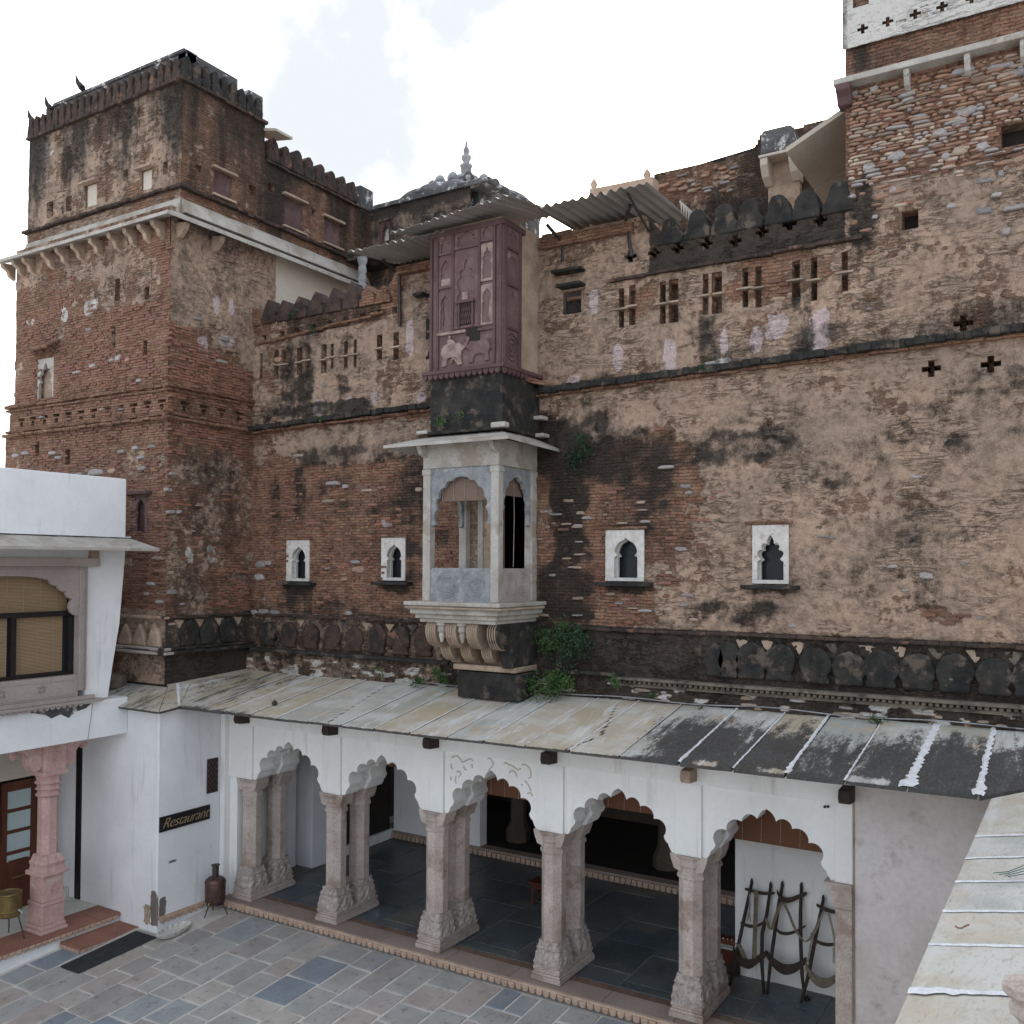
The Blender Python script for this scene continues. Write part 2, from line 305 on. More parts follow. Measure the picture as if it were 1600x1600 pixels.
M['leafdark'] = simple('dark_blue_green_leaf', (.022, .055, .03), (.04, .075, .04), 6, .7, .001, rnd=.2)
M['stem'] = simple('plant_stem', (.10, .09, .045), (.06, .055, .03), 8, .8, .001)
M['enamel'] = simple('pale_basin_stone', (.60, .60, .56), (.50, .49, .45), 6, .7, .004)
M['green'] = simple('green_cable_plastic', (.03, .12, .10), (.02, .09, .08), 9, .5, .001)
M['redwood'] = simple('dark_red_wood', (.11, .03, .018), (.07, .02, .012), 6, .4, .002)
def glassmat(name, c, r=.12):
    k = N(name); k.b.inputs['Specular IOR Level'].default_value = .18
    return k.out(k.mix(k.noise(1.2, 3), c, (c[0]*1.6, c[1]*1.6, c[2]*1.6)), r)
M['pane'] = glassmat('dark_glass', (.016, .02, .024)); M['frost'] = glassmat('frosted_pane', (.30, .37, .38), .35)
def blindmat(name, c1, c2, pitch=120., ax=2):
    k = N(name); xyz = k.set(k.n('ShaderNodeSeparateXYZ'), _0=k.pos()).outputs
    w = k.m('FRACT', k.m('MULTIPLY', xyz[ax], pitch)); s_ = k.m('SINE', k.m('MULTIPLY', xyz[ax], pitch*2*math.pi))
    f = k.m('MULTIPLY_ADD', s_, .35, k.m('MULTIPLY', k.noise(3, 5, st=(1, 1, 30)), .9))
    return k.out(k.mix(k.ramp(f, .2, .8), c1, c2), .8, k.bump(s_, .003, .6))
M['blind'] = blindmat('brown_bamboo_blind', (.135, .06, .035), (.22, .105, .06))
M['blind2'] = blindmat('tan_bamboo_blind', (.20, .13, .075), (.36, .26, .16), 45)
M['blindold'] = blindmat('old_grey_brown_blind', (.15, .10, .08), (.25, .18, .14), 60)
def slate(name, cols, rough, dk=1., VB=.5):
    k = N(name); r = k.n('ShaderNodeObjectInfo').outputs['Random']; cr = k.n('ShaderNodeValToRGB'); k.set(cr, _0=r); e = cr.color_ramp
    e.interpolation = 'CONSTANT'
    while len(e.elements) < len(cols): e.elements.new(.5)
    for i, c in enumerate(cols): e.elements[i].position = i/len(cols); e.elements[i].color = (*[q*dk for q in c], 1)
    n1 = k.noise(2.6, 7, rough=.62); n2 = k.noise(30, 5, rough=.65)
    hs = k.n('ShaderNodeHueSaturation'); k.set(hs, Value=k.m('MULTIPLY_ADD', n1, 1.5, VB), Color=cr.outputs[0]); col = hs.outputs[0]
    col = k.mix(k.ramp(n2, .5, .75, 0, .4), col, (.36, .33, .30)); col = k.mix(k.ramp(k.noise(1.3, 6), .52, .68, 0, .35), col, (.24, .19, .15)); col = k.mix(k.ramp(k.noise(7, 8, rough=.75), .54, .66, 0, .45), col, (.06, .06, .062))
    return k.out(col, k.m('MULTIPLY_ADD', n1, .25, rough), k.bump(k.m('ADD', n1, k.m('MULTIPLY', n2, .2)), .014, .7))
M['paving'] = slate('courtyard_slate', [(.21, .205, .20), (.175, .185, .195), (.225, .205, .195), (.20, .20, .195), (.12, .14, .165), (.235, .218, .205), (.185, .172, .168), (.215, .21, .21), (.185, .185, .18), (.22, .195, .185)], .42, VB=.95)
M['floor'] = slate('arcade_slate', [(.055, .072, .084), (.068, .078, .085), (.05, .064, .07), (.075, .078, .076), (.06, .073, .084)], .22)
M['floor_brown'] = slate('brown_threshold_slate', [(.13, .08, .06), (.11, .07, .055)], .4)
def slabmat():
    k = N('roof_slab_stone'); at = k.n('ShaderNodeAttribute', attribute_name='mask'); sp = k.set(k.n('ShaderNodeSeparateColor'), _0=at.outputs['Color']).outputs
    r = k.n('ShaderNodeObjectInfo').outputs['Random']; cr = k.n('ShaderNodeValToRGB'); k.set(cr, _0=r); e = cr.color_ramp; e.interpolation = 'CONSTANT'
    cols = [(.40, .345, .255), (.35, .345, .30), (.42, .37, .30), (.33, .335, .31), (.41, .36, .27), (.37, .355, .325)]
    while len(e.elements) < len(cols): e.elements.new(.5)
    for i, c in enumerate(cols): e.elements[i].position = i/len(cols); e.elements[i].color = (*c, 1)
    n0 = k.noise(1.6, 7, rough=.6); n1 = k.noise(7, 8, rough=.68, st=(1, .45, 1)); n2 = k.noise(45, 5, rough=.7)
    nst = k.noise(2.4, 8, rough=.66, st=(2.6, .55, 1), dist=.6)
    col = k.mix(k.ramp(n0, .42, .62, 0, .7), cr.outputs[0], (.53, .52, .49)); col = k.mix(k.ramp(k.noise(2.3, 6), .55, .7, 0, .5), col, (.50, .33, .20))
    col = k.mix(k.ramp(n2, .5, .75, 0, .45), col, (.23, .21, .185))
    col = k.mix(k.ramp(n1, .58, .72, 0, .6), col, (.24, .225, .21))
    nfi = k.noise(26, 7, rough=.75, st=(1.5, .5, 1)); dk = k.ramp(k.m('ADD', sp[0], k.m('MULTIPLY_ADD', nst, 1.1, k.m('MULTIPLY_ADD', n1, .5, k.m('MULTIPLY_ADD', nfi, .9, -1.25)))), .36, .62, 0, .93)
    wh = k.ramp(k.m('ADD', k.noise(1.1, 7, rough=.7, st=(3.2, .5, 1), dist=.8), k.m('MULTIPLY', nfi, .25)), .66, .78, 0, .75); col = k.mix(wh, col, (.60, .60, .60))
    col = k.mix(dk, col, k.mix(k.ramp(nfi, .45, .7), (.030, .029, .031), (.085, .078, .072)))
    col = k.mix(k.m('MULTIPLY', sp[2], k.ramp(n0, .3, .7, .35, .9)), col, k.mix(k.ramp(nfi, .5, .68), (.56, .545, .51), (.30, .285, .26))); crk = k.ramp(sp[1], .3, .7); col = k.mix(crk, col, (.05, .045, .04))
    return k.out(col, .85, k.bump(k.m('ADD', n1, k.m('MULTIPLY', n2, .3)), .012, .7))
M['slab'] = slabmat()
# ------------------------------------------------------------------ masonry wall surfaces
def wall_surface(name, ax, c, u0, u1, z0, z1, res, holes, paint, parent, top=None, edge=None, back=.3, jit=.004):
    """ax 'y': plane y=c facing -y, u=x ; ax 'x': plane x=c facing +x, u=y ; 'w': plane x=c facing -x"""
    def lines(a, b, cuts):
        L = list(np.linspace(a, b, max(2, int((b-a)/res)+1))); cuts = [q for q in cuts if a < q < b]
        L = [l for l in L if all(abs(l-q) > res*.35 for q in cuts) or l in (a, b)]
        return np.array(sorted(set(L+cuts)))
    us = lines(u0, u1, [h[0] for h in holes]+[h[1] for h in holes]); zs = lines(z0, z1, [h[2] for h in holes]+[h[3] for h in holes])
    U, Z = np.meshgrid(us, zs, indexing='ij'); h, mask = paint(U, Z)
    near = np.ones_like(U)*9
    for q in holes:
        d = np.hypot(np.maximum(np.maximum(q[0]-U, U-q[1]), 0), np.maximum(np.maximum(q[2]-Z, Z-q[3]), 0)); near = np.minimum(near, d)
    h = h*np.clip(near/.06, 0, 1)
    jm = np.clip(near/.03, 0, 1)
    Uj = U+(RNG.random(U.shape)-.5)*jit*jm; Zj = Z+(RNG.random(U.shape)-.5)*jit*jm
    sg = -1 if ax == 'y' else (1 if ax == 'x' else -1)
    D = c+sg*h
    co = np.stack([Uj, D, Zj], -1) if ax == 'y' else np.stack([D, Uj, Zj], -1)
    nu, nz = U.shape; idx = np.arange(nu*nz).reshape(nu, nz)
    q = np.stack([idx[:-1, :-1], idx[1:, :-1], idx[1:, 1:], idx[:-1, 1:]], -1)
    cu = (U[:-1, :-1]+U[1:, 1:])/2; cz = (Z[:-1, :-1]+Z[1:, 1:])/2; keep = np.ones(cu.shape, bool)
    for hh in holes: keep &= ~((cu > hh[0]) & (cu < hh[1]) & (cz > hh[2]) & (cz < hh[3]))
    if top is not None: keep &= cz < top(cu)
    if edge is not None: keep &= edge(cu, cz)
    f = q[keep].reshape(-1, 4)
    if ax == 'w': f = f[:, ::-1]
    co = co.reshape(-1, 3); me = bpy.data.meshes.new(name); ev = []; ef = []; em = []
    n = len(co)
    for hh in holes:
        if not hh[4]: continue
        a, b, z_, y_ = hh[:4]; d0 = c; d1 = c-sg*hh[4]
        def w(u, d, z): return (u, d, z) if ax == 'y' else (d, u, z)
        k = n+len(ev); ev += [w(a, d0, z_), w(b, d0, z_), w(b, d0, y_), w(a, d0, y_), w(a, d1, z_), w(b, d1, z_), w(b, d1, y_), w(a, d1, y_)]
        ef += [(k, k+4, k+5, k+1), (k+1, k+5, k+6, k+2), (k+2, k+6, k+7, k+3), (k+3, k+7, k+4, k)]+([(k+4, k+7, k+6, k+5)] if len(hh) < 6 or hh[5] else [])
    if ev: co = np.vstack([co, np.array(ev)]); f = np.vstack([f, np.array(ef)]) if len(ef) else f
    me.vertices.add(len(co)); me.vertices.foreach_set('co', co.ravel())
    me.loops.add(len(f)*4); me.loops.foreach_set('vertex_index', f.ravel().astype(np.int32))
    me.polygons.add(len(f)); me.polygons.foreach_set('loop_start', np.arange(0, len(f)*4, 4, dtype=np.int32)); me.polygons.foreach_set('loop_total', np.full(len(f), 4, np.int32))
    me.update(calc_edges=True); me.validate()
    at = me.attributes.new('mask', 'FLOAT_COLOR', 'POINT'); mk = mask.reshape(-1, 4)
    if ev: mk = np.vstack([mk, np.tile([.55, .35, 0, 0], (len(ev), 1))])
    at.data.foreach_set('color', np.ascontiguousarray(mk, dtype=np.float32).ravel())
    me.materials.append(M['masonry']); o = bpy.data.objects.new(name, me); C.objects.link(o); par(o, parent)
    me.polygons.foreach_set('use_smooth', [True]*len(me.polygons)); 
    return o
def blob(U, Z, plane, lst, hard=1.0):
    """soft patches given by where the photo shows them: (px, py, half width px, half height px, strength)"""
    r = np.zeros_like(U); WB = (fbm(U*3.3, Z*3.3, 5, 91)-.5, fbm(U*11, Z*11, 3, 97)-.5)
    ui = 1 if 'X' in plane else 0
    for (x, y, rx, ry, s_) in lst:
        a = P(x, y, **plane); b = P(x+rx, y, **plane); c = P(x-rx, y, **plane); d = P(x, y-ry, **plane); e = P(x, y+ry, **plane)
        ru = abs(b[ui]-c[ui])/2; rz = abs(d[2]-e[2])/2
        slope = (b[2]-c[2])/(b[ui]-c[ui])
        du = (U-a[ui])/ru; dz = (Z-a[2])/rz; w_ = min(ru, rz)
        dd = (np.abs(du)**3+np.abs(dz)**3)**(1/3)+WB[0]*.9+WB[1]*.55*min(1, .12/w_)**.5; v = s_*sm(1.35, .55, dd) if hard else s_*np.exp(-dd*dd)
        r = np.where(np.abs(v) > np.abs(r), v, r) if s_ > 0 else r+v
    return r
def H(px0, py0, px1, py1, plane, depth=.3):
    ui = 1 if 'X' in plane else 0
    a = P(px0, py0, **plane); b = P(px1, py1, **plane); m = P((px0+px1)/2, py0, **plane); m2 = P((px0+px1)/2, py1, **plane)
    return [min(a[ui], b[ui]), max(a[ui], b[ui]), min(m[2], m2[2]), max(m[2], m2[2]), depth]
YW = 12.8; WP = dict(Y=YW)
def corn(u): return 8.545+.021*(u+13.7)       # height of the long string course
# openings of the facade ------------------------------------------------
WIN = [(449, 844, 484, 908), (597, 840, 634, 907), (947, 828, 1007, 908), (1176, 820, 1233, 912)]
holes = []
WINR = []
for w in WIN:
    q = H(*w, WP, 0); q = [q[0], q[1], q[2], q[3], 0]; WINR.append(q); holes.append(q)
DOOR = [-8.16, -7.50, 5.35, 7.15, 0]; holes.append(DOOR)
SL_R = [(967, 450, 975, 512), (983, 445, 993, 508), (1031, 440, 1040, 506), (1045, 436, 1060, 504), (1098, 428, 1107, 492), (1112, 425, 1128, 490), (1160, 418, 1169, 480), (1180, 416, 1190, 480), (1237, 407, 1250, 465), (1267, 402, 1277, 470), (1315, 393, 1325, 455)]
SL_L = [(406, 552, 410, 592), (429, 547, 435, 590), (440, 546, 446, 590), (464, 543, 472, 586), (477, 541, 483, 582), (502, 538, 510, 583), (517, 537, 521, 576), (538, 533, 543, 576), (553, 530, 557, 574), (589, 523, 597, 562), (615, 519, 623, 562)]
DEEP = []
for i, w in enumerate(SL_R+SL_L):
    h_ = H(*w, WP, .28 if i % 3 != 1 else .14); holes.append(h_)
def cross(px, py, s, plane, d=.22):
    a = P(px, py, **plane); ui = 1 if 'X' in plane else 0; u, z = a[ui], a[2]
    return [[u-s*.5, u+s*.5, z-s*1.4, z+s*1.4, d], [u-s*1.5, u-s*.5, z-s*.45, z+s*.45, d], [u+s*.5, u+s*1.5, z-s*.45, z+s*.45, d]]
for px, py in ((1455, 576), (1548, 569), (1505, 505)): holes += cross(px, py, .075, WP)
holes.append(H(880, 455, 908, 490, WP, .25)); JAL = holes[-1]
holes.append(H(1409, 329, 1435, 358, WP, .35))
holes.append(H(1564, 190, 1640, 224, WP, .4))
for px, py in ((1058, 395), (1103, 388), (1148, 384), (1190, 370), (1233, 358), (1281, 352), (1022, 402), (985, 408)):
    a = P(px, py, **WP); a = a+np.array([0, 0, .07]); holes.append([a[0]-.045, a[0]+.045, a[2]-.09, a[2]+.10, .3]); holes.append([a[0]+.045, a[0]+.10, a[2]-.03, a[2]+.03, .15]); holes.append([a[0]-.10, a[0]-.045, a[2]-.03, a[2]+.03, .15])
for px in (412, 440, 463, 489, 514, 540, 566, 592, 616):
    a = P(px, 528-(px-412)*.215, **WP); holes.append([a[0]-.05, a[0]+.07, a[2]-.06, a[2]+.06, .2])
for px, py in ((1440, 1025), (1510, 1053), (1572, 1058), (1290, 1016), (1370, 1032), (430, 998), (520, 1004), (610, 1012)):
    a = P(px, py, **WP); holes.append([a[0]-.06, a[0]+.06, a[2]-.04, a[2]+.04, .12])
def clash(hs):
    out = []
    for h in hs:
        if all(h[1] <= k[0]+1e-4 or h[0] >= k[1]-1e-4 or h[3] <= k[2]+1e-4 or h[2] >= k[3]-1e-4 for k in out): out.append(h)
    return out
holes = clash(holes)
def facade_top(u):
    r = np.full_like(u, 10.78)
    r = np.where((u > -10.25) & (u < -5.6), 11.22, r); r = np.where((u > -5.6) & (u < -5.1), 11.22-1.1*(u+5.6), r); r = np.where((u > -10.55) & (u < -10.25), 10.75+1.4*(u+10.55), r)
    r = np.where(u < -10.55, 10.70+.10*np.abs(np.sin(u*7.7))*0, r)
    r = np.where(u > -2.71, 14.7, r)
    return r+.05*(vn(u*6, u*0, 3)-.5)
def facade_paint(U, Z):
    n = fbm(U*1.1, Z*1.1, 5, 1); n2 = fbm(U*6, Z*6, 4, 5); co = corn(U)
    below = Z < co
    B = lambda l, hd=1.: blob(U, Z, WP, l, hd)
    # exposed brick: left half of the lower wall, round the windows, right of the balcony; the parapet band; the rubble of the right tower
    ex = np.full_like(U, .26)
    ex = np.where(below & (U < -8.7), .78, ex)
    ex = ex+B([(640, 900, 60, 70, .2)])
    ex = np.where(below, np.maximum(ex, B([(955, 800, 105, 95, .95), (930, 930, 110, 70, .9), (1040, 760, 55, 100, .8), (985, 720, 60, 40, .8), (1090, 900, 60, 60, .35), (1330, 620, 120, 45, .38), (860, 800, 35, 180, .65), (1420, 770, 60, 30, .35), (1470, 960, 50, 18, .5), (1130, 960, 60, 22, .45)])), ex)
    ex = ex-np.where(below, B([(560, 690, 150, 32, .75), (440, 705, 60, 22, .35), (735, 850, 60, 110, .25)]), 0)
    up = ~below
    ex = np.where(up & (U < -2.7), .28+.3*(n-.5), ex)
    ex = np.where(up, np.maximum(ex, B([(1215, 430, 120, 50, .62), (1020, 470, 70, 35, .45), (1330, 430, 30, 60, .6), (430, 560, 30, 60, .5), (610, 560, 60, 30, .25), (600, 470, 40, 45, .7), (1000, 400, 30, 40, .35), (520, 590, 80, 40, .3), (1020, 560, 90, 20, .4), (640, 400, 40, 15, .6)])), ex)
    ex = np.where((U > -2.75) & up, .38, ex)
    ex = np.where((U > -2.72) & (Z > 10.9+.25*n), .62+.6*(Z-10.9).clip(0, .6), ex)
    ex = np.where(up, np.maximum(ex, B([(1480, 360, 90, 18, .3), (1440, 420, 90, 14, .35), (1420, 200, 130, 90, .8)])), ex)
    # dark growth
    dk = np.full_like(U, .02)
    dk = dk+np.where(below, B([(880, 700, 70, 50, .85), (890, 800, 32, 120, .8), (950, 720, 120, 45, .65), (880, 930, 45, 60, .7), (1150, 700, 110, 30, .55), (1260, 745, 70, 28, .35), (1380, 870, 90, 50, .28),
        (1320, 820, 60, 16, .28), (1150, 960, 90, 25, .45), (1290, 900, 80, 40, .25), (1480, 860, 80, 90, .18), (1200, 650, 100, 30, .25), (1450, 690, 120, 60, .16), (1560, 620, 60, 60, .2),
        (560, 710, 110, 20, .38), (430, 800, 9, 60, .4), (470, 770, 9, 50, .3), (560, 790, 80, 75, .16), (650, 740, 34, 80, .34), (600, 860, 60, 60, .2), (1000, 800, 70, 90, .42), (465, 915, 22, 16, .7), (615, 912, 24, 18, .7), (980, 915, 42, 14, .7), (1210, 918, 36, 12, .6), (455, 940, 10, 30, .4), (480, 945, 8, 40, .5),
        (520, 950, 140, 18, .25), (830, 990, 40, 60, .8)]), 0)
    dk = np.where(below, dk+np.where(U < -8.7, .12, .02)+.25*(fbm(U*.6, Z*.9, 4, 9)-.5), dk)
    band = (Z < 5.08+.07*n)
    dk = np.where(band, .86, dk); ex = np.where(band, .25+.3*n, ex)
    dk = np.where(Z < 4.42, .88, dk)
    dk = np.where(band & (U < -9.2), .62, dk)
    dk = dk+np.where(Z > 5.1, .17*sm(.48, .68, fbm(U*1.0, Z*1.9, 5, 14))+.24*sm(.46, .66, fbm(U*3.3, Z*5.4, 5, 15))-.04, 0)
    # upper wall
    dk = dk+np.where(up & (U < -2.7), B([(450, 600, 16, 70, .6), (478, 600, 14, 70, .65), (540, 575, 14, 60, .45), (500, 640, 100, 12, .75), (620, 645, 50, 8, .5), (760, 655, 110, 30, .5), (1106, 535, 17, 52, .62), (1098, 500, 8, 26, .5), (1118, 560, 10, 30, .4), (1100, 590, 150, 8, .6), (1262, 500, 9, 50, .5), (1245, 540, 14, 26, .35), (1245, 470, 8, 30, .6), (940, 590, 60, 12, .3), (1170, 555, 50, 24, .3),
        (700, 620, 45, 45, .7), (1045, 530, 60, 40, .22), (600, 610, 100, 40, .22), (1330, 500, 40, 40, .3)]), 0)
    dk = dk+np.where(up, .42*sm(.22, .0, Z-co), 0)+.10*np.where(Z > 5.1, sm(.42, .66, fbm(U*7, Z*9, 4, 17)), 0)
    cap = up & (Z > 10.36-.0*U) & (U > -5.5) & (U < -2.65)
    dk = np.where(cap, .95, dk)
    capl = up & (Z > 10.28+.06*(U+13.7)*.3) & (U < -10.6); dk = np.where(capl, np.where(U < -12.9, .3, .62), dk); ex = np.where(capl, .6, ex)
    rt = (U > -2.72) & up
    dk = np.where(rt, .34+.35*(fbm(U*1.6, Z*1.6, 4, 4)-.5)-.12*sm(11.0, 11.6, Z), dk)+np.where(rt, B([(1350, 340, 22, 60, .5), (1420, 540, 200, 12, .6), (1345, 60, 22, 70, .5), (1500, 500, 120, 30, .25), (1385, 85, 60, 26, .3)]), 0)
    pk = B([(929, 473, 8, 28, .9), (966, 560, 8, 24, .9), (1047, 556, 9, 24, .9), (1132, 532, 7, 22, .7), (1183, 532, 9, 24, .9), (1214, 508, 18, 22, 1), (1281, 512, 14, 38, 1), (450, 642, 7, 16, .85), (500, 638, 9, 16, .85), (545, 632, 7, 18, .9), (585, 622, 8, 12, .75), (641, 530, 6, 28, .8), (660, 622, 10, 12, .6), (895, 595, 12, 8, .8), (388, 868, 6, 14, .8), (604, 817, 8, 7, .9), (412, 938, 5, 8, .5)])
    li = B([(1130, 565, 14, 6, .9), (555, 700, 40, 6, .0)])
    wsp = sm(.58, .66, fbm(U*4.1, Z*11, 4, 21))*(Z < 4.28)*(.6+.5*fbm(U*.8, Z*0, 2, 2))*.95
    li = np.maximum(li, wsp)
    pt = sm(.52, .6, fbm(U*2.1+3, Z*3.1, 4, 31))*(band & (Z > 4.5) & (U > -13) & (U < -9.2))*.35; li = np.maximum(li, pt)
    dk = dk-.75*np.clip(wsp, 0, 1)
    h = .05*(n-.5)+.05*(n2-.5)+.03*(fbm(U*14, Z*14, 2, 8)-.5)+.02*sm(.5, .3, ex+.5*(n2-.5))
    h = h+np.where(np.abs(Z-10.34) < .03, 0, 0)
    # moulded string courses are separate; battered foot
    h = np.where(Z < 4.38, h+.07, h)
    return h, np.stack([ex, dk, pk, li], -1)
fac = thing('palace_wall', 'long old courtyard wall of worn brick, tan plaster and black stains behind the purple bay window', 'wall', (-7, YW, 3.9))
DKQ = [H(1409, 329, 1435, 358, WP), H(1564, 190, 1640, 224, WP)]
for q_ in DKQ: MB().box(q_[0]-.02, q_[1]+.02, YW+.22, YW+.25, q_[2]-.02, q_[3]+.02).build('opening_shade', M['dark'], fac)  # dark sheets set in the holes to stand for their shade
sf = wall_surface('masonry_face', 'y', YW, -13.85, .75, 3.85, 14.65, .026, holes, facade_paint, fac, top=facade_top)
# bodies behind the surface, added to block light
b = MB(); b.box(-16.2, -8.9, 13.25, 13.5, 3.6, 10.2); b.box(-6.9, .75, 13.25, 13.5, 3.6, 10.2); b.box(-8.9, -6.9, 13.25, 13.5, 7.3, 10.2)
b.box(-10.2, -5.6, 13.2, 15.4, 10.2, 11.18); b.box(-13.85, .75, 12.86, 13.1, 10.15, 10.30)
b.build('rear_masonry', M['masonry_plain'], fac)
b = MB(); b.box(-8.9, -6.9, 13.3, 15.5, 5.0, 5.3); b.box(-8.9, -6.9, 15.3, 15.5, 5.3, 7.3); b.box(-8.9, -8.8, 13.3, 15.3, 5.3, 7.3); b.box(-7.0, -6.9, 13.3, 15.3, 5.3, 7.3); b.box(-8.9, -6.9, 13.3, 15.5, 7.3, 7.35)
b.build('dark_room', M['dark'], fac)
# parapet merlons (each its own part)
def merlon_pts(w, h, kind):
    if kind == 'round': p = [(-.5, 0), (-.5, .30), (-.43, .38), (-.37, .50), (-.36, .66), (-.31, .80), (-.20, .93), (0, 1), (.20, .93), (.31, .80), (.36, .66), (.37, .50), (.43, .38), (.5, .30), (.5, 0)]
    elif kind == 'lobe': p = [(-.40, 0), (-.42, .10), (-.36, .20), (-.46, .32), (-.5, .50), (-.46, .70), (-.32, .88), (-.12, .97), (0, 1), (.12, .97), (.32, .88), (.46, .70), (.5, .50), (.46, .32), (.36, .20), (.42, .10), (.40, 0)]
    else: p = [(-.5, 0), (-.49, .22), (-.40, .36), (-.37, .52), (-.22, .74), (0, 1), (.22, .74), (.38, .52), (.41, .36), (.49, .22), (.5, 0)]
    return [(x*w, z*h) for x, z in p]
def merlon(parent, u, z, w, h, d0, d1, ax, mat, kind='round', name='merlon', bev=.02):
    r = random.Random(int(u*1000)+int(z*77)); q0 = r.uniform(-.10, .05); pts = [(u+x*r.uniform(.93, 1.03)+r.uniform(-.014, .014), z+y*(1+(q0 if y > h*.5 else 0)+r.uniform(-.04, .04) if y > .1 else 1)) for x, y in merlon_pts(w, h, kind)]
    return MB().prism(pts, ax, d0, d1).build(name, M[mat], parent, bev=bev)
for px, pt, pb in ((1048.5, 345, 390), (1090, 334, 382), (1132, 325, 378), (1172, 318, 370), (1216, 308, 362), (1260, 298, 354), (1310, 289, 348)):
    a = P(px, pt, **WP); bb = P(px, pb, **WP); merlon(fac, a[0], 10.72, .39, a[2]-10.72+.06, YW-.04, YW+.26, 'y', 'black')
for i, px in enumerate((403, 427, 450, 474, 500, 527, 554, 580, 604)):
    a = P(px, 0, **WP); top = [10.98, 11.0, 10.98, 11.0, 11.02, 11.02, 11.04, 10.98, 10.9][i]
    merlon(fac, a[0], 10.62, .38, top-10.55, YW-.05, YW+.28, 'y', 'black_brick' if 1 <= i <= 6 else 'masonry_plain', 'point')
# low relief arcading of blind merlons above the lean-to roof
REL = [(1120, .0), (1140, 1), (1176, 1), (1220, 1), (1275, 1), (1328, 1), (1378, 1), (1434, 1), (1492, 1), (1554, 1), (1612, 1)]
for px, k in REL:
    a = P(px, 1035, **WP); w = .40 if px > 1150 else .30
    merlon(fac, a[0], 4.47, w*1.12, .50, YW-.085, YW+.05, 'y', 'black', 'lobe', 'blind_merlon', .035)
for px in (421, 454, 488, 522, 556, 592, 628, 664):
    a = P(px, 985, **WP); merlon(fac, a[0], 4.47, .42, .50, YW-.07, YW+.05, 'y', 'black' if px < 450 else 'black_brick', 'lobe', 'blind_merlon', .035)
for px in (437, 471, 505, 539, 574, 610, 646):
    a = P(px, 975, **WP); u = a[0]; MB().prism([(u-.10, 4.99), (u+.10, 4.99), (u, 4.86)], 'y', YW-.02, YW+.02).build('plaster_triangle', M[random.choice(('bracket', 'black_brick', 'sooty'))], fac)
for i in range(1, len(REL)-1):
    u = (P(REL[i][0], 1035, **WP)[0]+P(REL[i+1][0], 1035, **WP)[0])/2
    a0, b0, c0_ = (random.uniform(.07, .12) for _ in range(3)); MB().prism([(u-a0, 5.0), (u+.02, 5.01), (u+b0, 4.99), (u+.05, 4.88), (u+.015, 4.99-c0_*1.6), (u-.03, 4.90)], 'y', YW-.015, YW+.02).build('plaster_triangle', M[random.choice(('bracket', 'bracket', 'sooty'))], fac, bev=.006)
# string courses: rough runs of thin bricks
def rough_course(name, ax, c, u0, u1, zf, th, proj, mat, parent, step=.22, sg=-1):
    m = MB(); u = u0
    while u < u1-.01:
        v = min(u1, u+step*random.uniform(.6, 1.3)); z = zf((u+v)/2)+random.uniform(-.008, .008); p = proj*random.uniform(.8, 1.1); t = th*random.uniform(.85, 1.12)
        a, b_ = sorted((c, c+sg*p))
        if ax == 'y': m.box(u, v, a, b_, z-t/2, z+t/2)
        else: m.box(a, b_, u, v, z-t/2, z+t/2)
        u = v
    return m.build(name, M[mat], parent, bev=.012)
rough_course('string_course', 'y', YW+.02, -13.7, -8.85, corn, .05, .13, 'masonry_plain', fac); rough_course('string_course', 'y', YW+.02, -13.7, -8.85, lambda u: corn(u)+.075, .09, .21, 'black', fac, .14)
rough_course('string_course', 'y', YW+.02, -7.38, .75, corn, .05, .13, 'masonry_plain', fac); rough_course('string_course', 'y', YW+.02, -7.38, .75, lambda u: corn(u)+.065, .10, .22, 'black', fac, .14)
rough_course('parapet_course', 'y', YW+.02, -13.7, -10.5, lambda u: 10.25+.06*(u+13.7), .05, .11, 'masonry_plain', fac)
rough_course('parapet_course', 'y', YW+.02, -6.15, -2.5, lambda u: 10.335+.004*u, .05, .12, 'black_brick', fac)
rough_course('band_course', 'y', YW+.02, -13.6, -9.0, lambda u: 5.06, .05, .12, 'black_brick', fac); rough_course('band_course', 'y', YW+.02, -6.9, .75, lambda u: 5.07, .05, .12, 'black_brick', fac)
rough_course('ledge', 'y', YW+.02, -13.6, -8.9, lambda u: 4.40, .06, .22, 'black', fac, .9); rough_course('ledge', 'y', YW+.02, -7.2, -5.9, lambda u: 4.40, .06, .22, 'black', fac, .7)
m = MB(); m.box(-5.95, .75, YW-.20, YW, 4.345, 4.385); m.box(-5.95, .75, YW-.13, YW, 4.25, 4.30); m.build('beaded_ledge', M['sooty'], fac, bev=.008)
m = MB()
for i in range(84): m.lathe([(.001, -.034), (.024, -.02), (.032, 0), (.024, .02), (.001, .034)], (-5.9+i*.078, YW-.15, 4.32), 8)
tag(m.build('bead_row', M['sooty'], fac, smooth=True), kind='stuff')
# the four small windows: white cusped frames let into the wall
def cusped(w, h, hs, kind):
    """opening outline (x right, z up), spring height hs"""
    r = w/2; L = h-hs
    if kind == 'ogee':
        pts = [(-r, 0), (-r, hs*.8), (-r*.75, hs*.86), (-r*.98, hs)]; a = arc3((-r*.98, hs), (-r*.72, hs+L*.55), (-r*.2, hs+L*.82), 5); half = pts[:-1]+a+[(0, h)]
    else:
        half = [(-r, 0), (-r, hs*.62), (-r*.72, hs*.70), (-r*.92, hs*.80)]+arc3((-r*.92, hs*.80), (-r*1.0, hs*.93), (-r*.62, hs+.02*h), 4)+arc3((-r*.62, hs+.02*h), (-r*.60, hs+L*.42), (-r*.28, hs+L*.45), 4)+arc3((-r*.28, hs+L*.45), (-r*.2, hs+L*.78), (0, h), 3)
    return half+[(-x, z) for x, z in reversed(half[:-1])]
